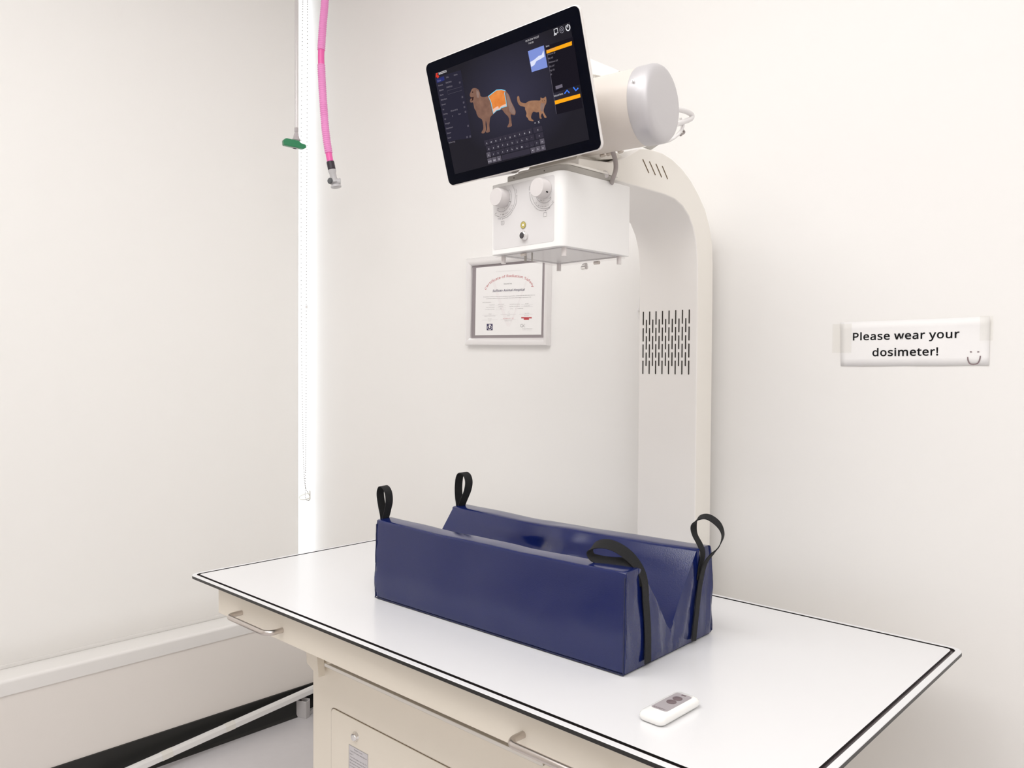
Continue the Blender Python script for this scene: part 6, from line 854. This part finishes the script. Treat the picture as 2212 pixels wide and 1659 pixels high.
for (x, y, z, r) in ((-.02, -.088, -.004, .003), (.045, .05, -.012, .0035)):
    bm = bmesh.new(); cyl(bm, (x, y, z-.001), (1, 0, 0), r, .012, 14); new('screw', bm, STEEL, col, smooth=True)
bm = bmesh.new(); cyl(bm, (.010, .055, -.019), (1, -.2, 0), .0045, .013, 18); cyl(bm, (.012, .055, -.014), (1, -.2, 0), .0035, .010, 18); new('laser_pointer', bm, CHROME, col, smooth=True)
for a_ in ((-.026, -.022), (-.007, -.0055)): new('guide_pin', B(*a_, -.074, -.071, -.016, 0), DGREY, col)

# mount between box and arm: dark lipped turntable
bm = bmesh.new(); zb = CZ1-CZ0
prism(bm, rr2(-.060, .0925, -CDp/2+.004, CDp/2-.045, (.024, .003, .003, .012)), 2, zb, zb+.012)
tt = new('turntable_plate', bm, DGREY, col, bevel=.0015, seg=2)
for x in (-.035, .045):
    bm = bmesh.new(); cyl(bm, (x, -CDp/2+.0045, zb+.006), (0, -1, 0), .0012, .001, 10); new('screw', bm, RUB, col)
bm = bmesh.new(); prism(bm, rr2(-.050, .094, -CDp/2+.014, CDp/2-.035, (.02, .003, .003, .012)), 2, zb+.0122, zb+.0165); new('mounting_plate', bm, CREAM2, col, bevel=.001, seg=2)
p = at(1312, 377, 0, -.915)-L
bm = bmesh.new(); lathe(bm, p-Vector((.014, 0, 0)), (1, -.25, 0), [(.0075, 0), (.0075, .012), (.0068, .0135), (.001, .0135)], 28); new('lock_knob', bm, KNOB, xm, smooth=True)
bm = bmesh.new(); tube(bm, [p+Vector((-.008, 0, 0)), p+Vector((-.012, -.035, -.004))], .0022, 8); new('lock_rod', bm, STEEL, xm, smooth=True)

# tube housing
ty = math.radians(7.0); tax = Vector((math.cos(ty), math.sin(ty), 0)); tc = Vector((-.7805, 1.22, 1.8025)); tr = .0690
bm = bmesh.new(); lathe(bm, tc-tax*.40-L, tax, [(tr*.8, 0), (tr*.94, .006), (tr*.985, .014), (tr*.985, .368)], 72)
new('tube_housing', bm, TUBE, xm, smooth=True)
bm = bmesh.new(); lathe(bm, tc-tax*.039-L, tax, [(tr*.995, 0), (tr*1.002, .001), (tr*1.002, .026), (tr*.985, .031), (tr*.93, .0365), (tr*.85, .0395), (tr*.70, .0405), (.002, .0410)], 72)
cap = new('end_cap', bm, SILVER, xm, smooth=True, angle=60)
p = tc-tax*.028
sd = Vector((-math.sin(ty), math.cos(ty), 0))*-.94+Vector((0, 0, .34))
bm = bmesh.new(); cyl(bm, p+sd*tr*.99-L, sd, .0028, .004, 14); cyl(bm, p+sd*tr*1.0-L, sd, .0015, .0055, 6); new('cap_screw', bm, CHROME, cap, smooth=True)
bm = bmesh.new(); b0, b1 = at(1034, 360, 1, 1.16)-L, at(1108, 345, 1, 1.16)-L
lathe(bm, b0, b1-b0, [(.016, 0), (.024, .003), (.0265, .010), (.0265, (b1-b0).length)], 32); new('monitor_mount', bm, SILVER, xm, smooth=True, angle=60)
# triangular support with bolts below the tube
bm = bmesh.new(); prism(bm, [(y-L.y, z-L.z) for y, z in ((1.18, 1.722), (1.34, 1.757), (1.30, 1.765), (1.25, 1.755), (1.19, 1.738))], 0, -1.07-L.x, -.95-L.x); new('tube_saddle', bm, CREAM2, xm)
for (px, py) in ((1303, 337), (1341, 329), (1316, 334)):
    p = at(px, py, 0, -.925)-L; bm = bmesh.new(); cyl(bm, p, (-.3, 0, 1), .0062, .010, 6); new('bolt', bm, STEEL, xm)
bm = bmesh.new(); p = [at(x, y, 0, -.91)-L for x, y in ((1392, 318), (1418, 309), (1424, 312), (1408, 323))]
A = [bm.verts.new(v) for v in p]; Bq = [bm.verts.new(v-Vector((.004, 0, 0))) for v in p]; bm.faces.new(A); bm.faces.new(Bq[::-1])
for i in range(4): j = (i+1) % 4; bm.faces.new((A[i], Bq[i], Bq[j], A[j]))
bmesh.ops.recalc_face_normals(bm, faces=bm.faces[:]); new('gusset', bm, DGREY, xm)
bm = bmesh.new(); p = at(1272, 338, 0, -.955)-L; lathe(bm, p+Vector((0, 0, .010)), (0, 0, -1), [(.028, 0), (.028, .009), (.022, .014), (.004, .015)], 36); new('port_ring', bm, CREAM2, xm, smooth=True)
def cab(name, pts, r, m):
    bm = bmesh.new(); tube(bm, catmull([p-L for p in pts], 8), r, 12); return new(name, bm, m, xm, smooth=True)
cab('power_cable', [at(1321, 322, 0, -.895), at(1329, 345, 0, -.895), at(1330, 366, 0, -.895), at(1324, 386, 0, -.90), at(1319, 402, 0, -.93)], .0044, CABLE)
cab('high_voltage_cable', [at(1462, 236, 0, -.86), at(1480, 240, 0, -.86), at(1493, 247, 0, -.86), at(1493, 256, 0, -.86), at(1478, 263, 0, -.86), at(1462, 268, 0, -.86)], .0052, CABLEW)
cab('thin_cable', [at(1472, 262, 0, -.86), at(1476, 272, 0, -.86), at(1468, 288, 0, -.86), at(1450, 302, 0, -.86), at(1430, 307, 0, -.86), at(1405, 300, 0, -.86)], .0028, CABLEW)
cab('thin_cable', [at(1470, 255, 0, -.87), at(1472, 278, 0, -.87), at(1460, 292, 0, -.87), at(1445, 304, 0, -.87), at(1424, 304, 0, -.87)], .0026, CABLEW)
cab('thin_cable', [at(1474, 280, 0, -.865), at(1478, 286, 0, -.865), at(1470, 292, 0, -.865)], .0024, CABLE)

# ================================================================ touch screen monitor
MW, MH = .365, .2334
ma, mb, mg = (math.radians(v) for v in (3.39323, 15.2127, -1.98816))
kk = MW/.36
mc = CAM+(Vector((-.9966015, 1.0440303, 1.8053145))-CAM)*kk
Rm = Matrix.Rotation(ma, 3, 'Z') @ Matrix.Rotation(mb, 3, 'X') @ Matrix.Rotation(mg, 3, 'Y')
mo = thing('touchscreen_monitor', 'large black touch screen monitor tilted in front of the x-ray tube', 'monitor', mc, Rm.to_euler())
def mm(px, py, off=0.0):   # pixel on the screen glass -> monitor frame
    n = Rm.col[1]; o = mc-n*off; d = ray(px, py); t = (o-CAM).dot(n)/d.dot(n); return Rm.transposed() @ (CAM+d*t-mc)
bm = bmesh.new(); prism(bm, rrect(-MW/2-.0012, MW/2+.0012, -MH/2-.0012, MH/2+.0012, .0125, 8), 1, .0008, .0075)
new('housing', bm, mat('silver_white_rim', (.82, .79, .77), .3, metal=.2), mo, bevel=.002)
bm = bmesh.new(); prism(bm, rrect(-MW/2+.02, MW/2-.02, -MH/2+.02, MH/2-.03, .02, 6), 1, .0075, .030); new('rear_shell', bm, HEADW, mo, bevel=.006)
bm = bmesh.new(); prism(bm, rrect(-MW/2+.0006, MW/2-.0006, -MH/2+.0006, MH/2-.0006, .0115, 8), 1, -.0008, .0008)
new('glass', bm, BEZEL, mo, bevel=.0005, seg=1)
z1 = lambda x, y, off=.0012: mm(900+x/3.568, y/3.568, off)
z2 = lambda x, y, off=.0016: mm(920+x/4.878, 60+y/4.878, off)
def fix(P, y):
    return [Vector((p.x, -y, p.z)) for p in P]
scr = [z1(135, 560), z1(1185, 175), z1(1328, 1085), z1(295, 1335)]
sx0, sx1 = (scr[0].x+scr[3].x)/2, (scr[1].x+scr[2].x)/2; sz0, sz1 = (scr[2].z+scr[3].z)/2, (scr[0].z+scr[1].z)/2
SN = (0, -1, 0)
# backdrop with a soft cool centre, as the software shows it
m = bpy.data.materials.new('display_backdrop'); m.use_nodes = True; nt = m.node_tree; b_ = nt.nodes['Principled BSDF']
b_.inputs['Base Color'].default_value = (0, 0, 0, 1); b_.inputs['Specular IOR Level'].default_value = .05; b_.inputs['Roughness'].default_value = .2
tcn = nt.nodes.new('ShaderNodeTexCoord'); mp = nt.nodes.new('ShaderNodeMapping'); gr = nt.nodes.new('ShaderNodeTexGradient'); gr.gradient_type = 'SPHERICAL'
mp.inputs['Scale'].default_value = (7, 1, 9); mp.inputs['Location'].default_value = (-.10, 0, -.10)
cr = nt.nodes.new('ShaderNodeMix'); cr.data_type = 'RGBA'; cr.inputs[6].default_value = (*srgb(37, 35, 43), 1); cr.inputs[7].default_value = (*srgb(60, 58, 78), 1)
nt.links.new(tcn.outputs['Object'], mp.inputs[0]); nt.links.new(mp.outputs[0], gr.inputs[0]); nt.links.new(gr.outputs['Fac'], cr.inputs[0])
nt.links.new(cr.outputs[2], b_.inputs['Emission Color']); b_.inputs['Emission Strength'].default_value = .85
bm = bmesh.new(); box(bm, sx0, sx1, -.0011, -.0009, sz0, sz1); disp = new('display', bm, m, mo)
def quad(bm, P, y, mi=0): poly(bm, fix(P, y), mi=mi)
_gm = {}
def gl(name, bm, rgb, s=1, parent=None):
    if (rgb, s) not in _gm: _gm[rgb, s] = glow('lit_'+name, rgb, s)
    return new(name, bm, _gm[rgb, s], parent or disp)
# darker panels
bm = bmesh.new()
quad(bm, [z1(994, 355), z1(1205, 285), z1(1262, 650), z1(1050, 720)], .00125); gl('list_panel', bm, (28, 25, 33))
bm = bmesh.new(); quad(bm, [z1(1068, 800), z1(1268, 750), z1(1280, 832), z1(1082, 882)], .00125); gl('list_panel', bm, (28, 25, 33))
bm = bmesh.new(); quad(bm, [z1(140, 600), z1(340, 540), z1(425, 1060), z1(395, 1068), z1(310, 1078), z1(240, 1095)], .00122); gl('form_panel', bm, (44, 42, 56))
bm = bmesh.new(); quad(bm, [z1(152, 610), z1(210, 588), z1(216, 618), z1(158, 640)], .0013); gl('active_tab', bm, (44, 50, 110))
bm = bmesh.new(); quad(bm, [z1(1000, 388), z1(1196, 317), z1(1198, 348), z1(1002, 414)], .0014); gl('orange_bar', bm, (250, 168, 28)); bm = bmesh.new(); quad(bm, [z1(1063, 777), z1(1260, 722), z1(1264, 750), z1(1068, 806)], .0014)
gl('orange_bar', bm, (250, 168, 28))
bm = bmesh.new(); quad(bm, [z1(1070, 665), z1(1122, 648), z1(1126, 672), z1(1074, 690)], .0014); gl('scroll_bar', bm, (110, 104, 118))
bm = bmesh.new(); quad(bm, [z1(858, 395), z1(980, 350), z1(1010, 518), z1(888, 556)], .0014); gl('preview_picture', bm, (128, 146, 214))
bm = bmesh.new(); quad(bm, [z1(x, y) for x, y in ((876, 478), (905, 462), (940, 432), (965, 422), (978, 388), (986, 436), (950, 458), (925, 470), (908, 502), (884, 516))], .0015); gl('preview_figure', bm, (222, 226, 248))
for c_ in ((1158, 710), (1226, 684)):
    bm = bmesh.new()
    s_ = 1 if c_[0] < 1200 else -1
    line(bm, fix([z1(c_[0]-18, c_[1]+12*s_), z1(c_[0]+2, c_[1]-14*s_), z1(c_[0]+20, c_[1]+6*s_)], .0014), .0022, SN); gl('blue_arrow', bm, (70, 130, 255))
# animals
dog = [(510,635),(485,645),(470,678),(462,700),(464,722),(478,738),(466,755),(464,775),(475,790),(492,785),(502,810),(510,850),(528,880),(535,910),(555,945),(588,965),(600,1010),(604,1065),(590,1090),(585,1110),(608,1113),(622,1100),(634,1070),(628,1020),(632,980),(642,1030),(643,1072),(632,1092),(640,1105),(668,1098),(672,1080),(668,1030),(672,980),(680,940),(715,905),(760,870),(800,862),(830,900),(865,935),(875,970),(872,1010),(858,1040),(865,1050),(904,1035),(902,1000),(898,960),(893,915),(915,918),(938,918),(945,880),(930,840),(900,780),(880,720),(858,685),(838,662),(800,650),(750,655),(700,690),(660,718),(610,730),(575,720),(570,690),(555,655),(535,640)]
cat_ = [(972,718),(960,735),(965,780),(990,820),(1040,835),(1045,860),(1060,900),(1055,930),(1075,955),(1085,975),(1125,985),(1132,975),(1110,955),(1110,925),(1130,885),(1165,892),(1190,890),(1195,930),(1200,955),(1220,955),(1212,930),(1225,900),(1245,940),(1255,950),(1270,945),(1265,930),(1240,880),(1250,830),(1265,800),(1270,765),(1262,725),(1245,738),(1225,742),(1207,735),(1203,765),(1160,765),(1110,768),(1070,780),(1050,795),(1015,790),(990,770),(983,730)]
def fur(name, c1, c2, scale):
    m = bpy.data.materials.new(name); m.use_nodes = True; nt = m.node_tree; b = nt.nodes['Principled BSDF']
    b.inputs['Base Color'].default_value = (0, 0, 0, 1); b.inputs['Specular IOR Level'].default_value = 0
    t = nt.nodes.new('ShaderNodeTexCoord'); n = nt.nodes.new('ShaderNodeTexNoise'); n.inputs['Scale'].default_value = scale; n.inputs['Detail'].default_value = 5
    x = nt.nodes.new('ShaderNodeMix'); x.data_type = 'RGBA'; x.inputs[6].default_value = (*srgb(*c1), 1); x.inputs[7].default_value = (*srgb(*c2), 1)
    nt.links.new(t.outputs['Object'], n.inputs['Vector']); nt.links.new(n.outputs['Fac'], x.inputs[0]); nt.links.new(x.outputs[2], b.inputs['Emission Color'])
    b.inputs['Emission Strength'].default_value = 1; return m
FUR1 = fur('dim_golden_fur', (102, 74, 66), (150, 114, 97), 90); FUR2 = fur('dim_cream_fur', (118, 94, 90), (160, 134, 122), 120); FUR4 = fur('orange_cat_fur', (120, 84, 66), (182, 138, 108), 90)
FUR3 = fur('lit_orange_fur', (196, 88, 24), (252, 168, 92), 60); FURD = glow('dim_dark_detail', (60, 40, 38))
def soft(pp): return [z2(p.x, p.y) for p in catmull([(x, y, 0) for x, y in pp], 3, True)]
bm = bmesh.new(); quad(bm, soft(dog), .0014)
quad(bm, [z2(*p) for p in ((845, 690), (862, 690), (895, 780), (930, 850), (940, 890), (935, 912), (905, 905), (880, 880), (868, 820), (852, 760))], .0015, 1)
for p in (((485, 672), (500, 672), (498, 684), (486, 684)), ((466, 735), (505, 728), (498, 762), (478, 775), (488, 750))): quad(bm, [z2(*a) for a in p], .0016, 2)
quad(bm, [z2(*p) for p in ((530, 655), (552, 665), (562, 700), (556, 740), (540, 735), (532, 700))], .00155, 1)
bm.normal_update(); new('dog_picture', bm, [FUR1, FUR2, FURD], disp)
bm = bmesh.new(); quad(bm, soft(cat_), .0014)
quad(bm, [z2(*p) for p in ((1215, 790), (1240, 800), (1255, 790), (1240, 850), (1235, 880), (1212, 880), (1205, 830))], .0015, 1)
for x, y in ((1226, 770), (1250, 766)): quad(bm, [z2(x-4, y-3), z2(x+4, y-3), z2(x+4, y+4), z2(x-4, y+4)], .0016, 2)
new('cat_picture', bm, [FUR4, FUR2, FURD], disp)
sel = [(660,722),(700,690),(745,656),(795,652),(838,662),(830,690),(845,770),(852,828),(830,832),(795,842),(780,862),(745,870),(712,905),(700,850),(688,790)]
bm = bmesh.new(); quad(bm, [z2(*p) for p in sel], .0017); new('selected_region', bm, FUR3, disp)
bm = bmesh.new(); quad(bm, [z2(*p) for p in ((705, 860), (740, 835), (762, 825), (770, 850), (790, 825), (845, 800), (850, 826), (795, 840), (780, 858), (745, 868), (714, 898))], .0018); gl('pale_belly', bm, (236, 190, 170))
bm = bmesh.new(); line(bm, fix([z2(*p) for p in sel+sel[:2]], .0019), .0014, SN); gl('region_outline', bm, (120, 205, 235))
# keyboard
bm = (56, 52, 64); bmt = bmesh.new(); bml = (92, 87, 98)
KA, KB, KC, KD = z2(610, 1185), z2(1222, 1025), z2(1268, 1290), z2(655, 1440)
def kq(u, v): 
    return (KA*(1-u)+KB*u)*(1-v)+(KD*(1-u)+KC*u)*v
rows = ['qwertyuiop', 'asdfghjkl\'', 'zxcvbnm,.?']
def key(bmx, u0, u1, v0, v1):
    k_ = bmesh.new(); quad(k_, [kq(u0+.004, v0+.02), kq(u1-.004, v0+.02), kq(u1-.004, v1-.02), kq(u0+.004, v1-.02)], .00145); gl('key_cap', k_, bmx)
def ktext(s, u, v, h=.0026, bo=.02):
    p = fix([kq(u, v), kq(u+.01, v)], .0017); d = (p[1]-p[0]).normalized(); w_ = glyphs(s, bo)[2]*h/_CAP
    text(bmt, s, p[0]-d*w_/2, p[0]+d*w_/2, h, bold=bo)
for r in range(3):
    for i, chx in enumerate(rows[r]):
        o_ = .083 if r == 2 else (.02 if r == 1 else 0); key(bm, o_+i*.083, o_+(i+1)*.083, r*.25, r*.25+.25); ktext(chx, o_+(i+.5)*.083, r*.25+.17)
key(bm, .85, 1, 0, .25); key(bm, .87, 1, .25, .5)
for u in (0, .92): key(bml, u, u+.08, .5, .75); ktext('^', u+.04, .70, .004)
for i, s in enumerate(('&123', 'Ctrl', 'O')): key(bml, i*.083, (i+1)*.083, .75, 1); ktext(s, (i+.5)*.083, .92, .0024)
key(bm, .255, .745, .75, 1)
for i, s in enumerate(('<', '>', '=')): key(bml, .75+i*.083, .75+(i+1)*.083, .75, 1); ktext(s, .79+i*.083, .93, .0042)
ktext('x', .925, .17, .003); ktext('<', .93, .42, .003); ktext('=', .90, -.10, .004); ktext('X', .96, -.10, .0042, 0)
gl('key_lettering', bmt, (222, 220, 228))
# texts
bm = bmesh.new()
def st(s, x0, y0, x1, y1, h=None, b=0.): p = fix([z1(x0, y0), z1(x1, y1)], .0016); text(bm, s, p[0], p[1], h, bold=b)
st('INNOTECH', 172, 578, 232, 556, .0040, .015); st('Selected Items', 1060, 748, 1130, 728, .0028); st('Items', 998, 365, 1024, 357, .0026)
st('09-24-2019 10:52:37', 842, 325, 944, 288, .0028); st('1140 GB', 862, 342, 902, 330, .0026)
gl('bright_lettering', bm, (225, 222, 226))
bm = bmesh.new()
for i, (s, l_) in enumerate((('Register', 28), ('Patient', 34), ('Species', 34), ('Name', 26), ('Owner Name', 46), ('Breed', 28), ('Sex', 12), ('Birthday', 32), ('Age', 12), ('Weight', 36), ('Department', 52), ('Doctor', 32), ('Room', 24), ('Referring', 48))):
    x = 162+i*6.7; y = 630+i*36.7; st(s, x, y, x+l_, y-l_*.25, .0026)
for s, x, y, l_ in (('Info', 230, 603, 18), ('Admin', 288, 585, 28), ('INNOTECH', 226, 645, 44), ('INNOTECH', 232, 680, 44), ('09-24-2019', 265, 862, 52), ('1', 275, 902, 6), ('Year', 322, 886, 20)): st(s, x, y, x+l_, y-l_*.25, .0026)
for i, (s, l_) in enumerate((('Forearm LAT', 66), ('Forearm AP', 60), ('Hip VD', 38), ('Abdomen LAT', 72), ('Hip LAT', 40), ('Hip VD', 36), ('AP', 12))): st(s, 1006+i*4.5, 396+i*31, 1006+i*4.5+l_, 396+i*31-l_*.27, .0026)
gl('dim_lettering', bm, (140, 134, 145))
bm = bmesh.new()
line(bm, fix([z1(236, 700), z1(346, 668), z1(350, 695), z1(242, 728), z1(236, 700)], .0014), .0005, SN)
for x, y in ((352, 748), (362, 790), (368, 825), (376, 862), (396, 970), (388, 1056), (412, 1052), (332, 636)): quad(bm, [z1(x-6, y-6), z1(x+6, y-9), z1(x+8, y+6), z1(x-4, y+9)], .0014)
line(bm, fix([z1(1008, 420), z1(1078, 878)], .0014), .0010, SN)
gl('field_boxes', bm, (84, 80, 92))
bm = bmesh.new(); c_ = fix([z1(1167, 213)], .0016)[0]
line(bm, [c_+Vector((.0040*math.cos(t), 0, .0046*math.sin(t))) for t in [math.radians(120+i*15) for i in range(21)]], .0015, SN); line(bm, [c_, c_+Vector((0, 0, .0055))], .0013, SN)
c_ = fix([z1(1073, 243)], .0016)[0]
for dx, dz in ((0, 0),): line(bm, [c_+Vector((a, 0, b)) for a, b in ((-.004, -.003), (.0042, -.003), (.0042, .0042), (-.003, .0042), (-.003, -.003), (-.0048, -.0048), (.001, -.0048))], .0012, SN)
gl('white_icons', bm, (245, 245, 250))
bm = bmesh.new(); c_ = fix([z1(1119, 230)], .0016)[0]
for r_ in (.0042, .0018): line(bm, [c_+Vector((r_*math.cos(t), 0, r_*1.15*math.sin(t))) for t in [2*math.pi*i/20 for i in range(21)]], .0006, SN)
gl('ring_icon', bm, (170, 168, 180))
bm = bmesh.new(); quad(bm, [z1(x, y) for x, y in ((150, 565), (166, 560), (160, 578), (176, 585), (164, 605), (152, 592), (146, 600))], .0015); gl('red_logo', bm, (210, 60, 48))
for o in disp.children:
    pass

# ================================================================ hanging tubes
def hung(D, pts):   # points at forward distance D
    return [CAM+ray(x, y)*D for x, y in pts]
hp = hung(2.45, ((704, -60), (702, 0), (697, 60), (694, 108), (694, 140), (697, 200), (703, 280), (710, 330), (714, 352)))
hp.insert(0, Vector((hp[0].x+.015, hp[0].y, CEIL)))
ho = thing('corrugated_hose', 'pink corrugated breathing hose with grey elbow hanging beside the window', 'breathing hose', hp[-1])
L = ho.location; hp = [p-L for p in hp]
P = catmull(hp, 60)
def seg(i0, i1, corr):
    pts = P[i0:i1]; bm = bmesh.new()
    if corr:
        cum = [0]
        for a, b in zip(pts, pts[1:]): cum.append(cum[-1]+(b-a).length)
        tube(bm, pts, .0115, 20, rf=lambda i: .0112+.0011*math.sin(cum[i]/.0064*2*math.pi))
    else: tube(bm, pts, .0098, 20)
    return bm
def dens(pts, step=.0010):
    out = [pts[0]]
    for a, b in zip(pts, pts[1:]):
        k = max(1, int((b-a).length/step))
        for j in range(1, k+1): out.append(a.lerp(b, j/k))
    return out
P = dens(P); T = sum((b-a).length for a, b in zip(P, P[1:]))
zpix = lambda py: min(range(len(P)), key=lambda i: abs((CAM.z+ray(700, py).z*2.45-L.z)-P[i].z))
i1, i2, i3 = zpix(109), zpix(140), zpix(331)
new('hose_section', seg(0, i1, True), PINKL, ho, smooth=True, angle=80)
new('smooth_joint', seg(i1-4, i2+4, False), PINK, ho, smooth=True)
new('hose_section', seg(i2, i3, True), PINKL, ho, smooth=True, angle=80)
new('smooth_joint', seg(i3-4, len(P), False), PINK, ho, smooth=True)
d = (P[-1]-P[-20]).normalized()
bm = bmesh.new(); lathe(bm, P[-1]-d*.004, d, [(.0112, 0), (.0118, .003), (.0118, .024), (.010, .026)], 28); new('black_connector', bm, mat('black_rubber', (.03, .022, .032), .45), ho, smooth=True)
e0 = P[-1]+d*.022
bm = bmesh.new(); lathe(bm, e0, d, [(.0122, 0), (.0122, .005), (.0098, .012), (.0105, .030), (.0125, .040)], 28)
new('elbow', bm, ELBOW, ho, smooth=True)
ee_ = e0+d*.040
bm = bmesh.new(); ax = (RT*.80-UP*.02+_f*.3).normalized(); lathe(bm, ee_-ax*.014+UP*.004, ax, [(.009, 0), (.0105, .002), (.0105, .026), (.012, .028), (.012, .031), (.010, .032)], 28)
new('elbow', bm, ELBOW, ho, smooth=True)
bm = bmesh.new(); lathe(bm, ee_-RT*.010-_f*.010+UP*.003, (-RT*.55-_f*.83), [(.0095, 0), (.0095, .003), (.008, .005), (.001, .005)], 24); new('port_cap', bm, mat('dark_grey_plastic', (.10, .105, .11), .4), ho, smooth=True)
bm = bmesh.new(); lathe(bm, ee_+RT*.004-UP*.006, (-UP+RT*.15), [(.013, 0), (.016, .004), (.016, .008), (.014, .009)], 28); new('outlet_rim', bm, ELBOW, ho, smooth=True)

gp = hung(2.6, ((640, -60), (640, 150), (640, 276)))
gp.insert(0, Vector((gp[0].x, gp[0].y, CEIL)))
gh = thing('gas_connector', 'small green connector block hanging on a clear tube before the window', 'gas connector', hung(2.6, ((638, 320),))[0])
L = gh.location
bm = bmesh.new(); tube(bm, catmull([p-L for p in gp], 6), .0052, 14); new('clear_tube', bm, CLEARTUBE, gh, smooth=True)
t0 = gp[-1]-L
bm = bmesh.new(); lathe(bm, t0, (0, 0, -1), [(.0058, 0), (.0058, .014), (.005, .015), (.0065, .020), (.011, .036), (.0135, .038), (.0135, .041), (.0115, .042), (.0115, .052)], 24)
new('adaptor', bm, mat('frosted_plastic', (.48, .45, .455), .3), gh, smooth=True)
gz = t0.z-.046
bm = bmesh.new(); prism(bm, [(-.037, -.019), (-.040, -.003), (-.032, .004), (.009, .004), (.016, -.002), (.032, -.004), (.035, -.013), (.025, -.019)], 1, -.017, .017)
gb = new('green_block', bm, GREEN, gh, bevel=.003); gb.location = (0, 0, gz); gb.rotation_euler = (math.radians(8), math.radians(5), YAW-math.pi/2+math.radians(25))
bm = bmesh.new(); lathe(bm, (.0, .0, -.019), (0, 0, -1), [(.014, 0), (.014, .0015), (.010, .002)], 24); gd = new('grey_port', bm, mat('port_grey', (.42, .46, .43), .4), gb)
bm = bmesh.new(); lathe(bm, (.0, .0, -.0210), (0, 0, -1), [(.006, 0), (.006, .001), (.001, .001)], 16); new('port_hole', bm, INK, gb)

# ================================================================ leaning cable cover and floor clip
pa, pb = at(250, 1677, 2, FLOOR+.006), at(700, 1478, 0, -2.545)
pa = at(235, 1685, 0, -2.51)
cc = thing('cable_cover', 'long white plastic cable cover leaning diagonally across the black baseboard', 'cable cover', pb)
L = cc.location
d = (pb-pa).normalized(); s_ = Vector((1, 0, 0)); s_ = (s_-d*s_.dot(d)).normalized(); u_ = d.cross(s_).normalized()
if u_.z < 0: u_ = -u_
def bar(bm, p, q_, w_, t_):
    vs = []
    for e_ in (p, q_):
        for a_, b__ in ((-1, -1), (1, -1), (1, .4), (.6, 1), (-1, 1)): vs.append(bm.verts.new(e_+u_*b__*w_/2+s_*a_*t_/2))
    n = 5; bm.faces.new(vs[:n][::-1]); bm.faces.new(vs[n:])
    for i in range(n): j = (i+1) % n; bm.faces.new((vs[i], vs[j], vs[n+j], vs[n+i]))
    bmesh.ops.recalc_face_normals(bm, faces=bm.faces[:])
bm = bmesh.new(); bar(bm, pa-L, pb-L, .0235, .015); new('channel', bm, WHITEP, cc)
for (x, y) in ((485, 1571), (345, 1637)):
    m_ = pa+d*((at(x, y, 0, -2.53)-pa).dot(d)); bm = bmesh.new(); bar(bm, m_-L, m_+d*.035-L, .0245, .0165); new('joint_clip', bm, mat('warm_white_clip', (.83, .81, .76), .4) if x == 485 else bpy.data.materials['warm_white_clip'], cc)
kp = at(655, 1548, 2, FLOOR)
kc = thing('floor_clip', 'small upright white plastic channel clip standing on the floor by the cabinet', 'plastic clip', kp)
bm = bmesh.new(); box(bm, -.022, .022, -.012, -.009, 0, .062); box(bm, -.022, .022, .009, .012, 0, .066); box(bm, .019, .022, -.009, .009, 0, .062); new('upright', bm, ELBOW if False else mat('pale_grey_plastic', (.62, .60, .60), .45), kc, bevel=.001, seg=1)
kc.rotation_euler = (0, 0, math.radians(20))
bm = bmesh.new(); box(bm, -.012, .014, .012, .12, 0, .014); new('foot', bm, bpy.data.materials['pale_grey_plastic'], kc, bevel=.002)
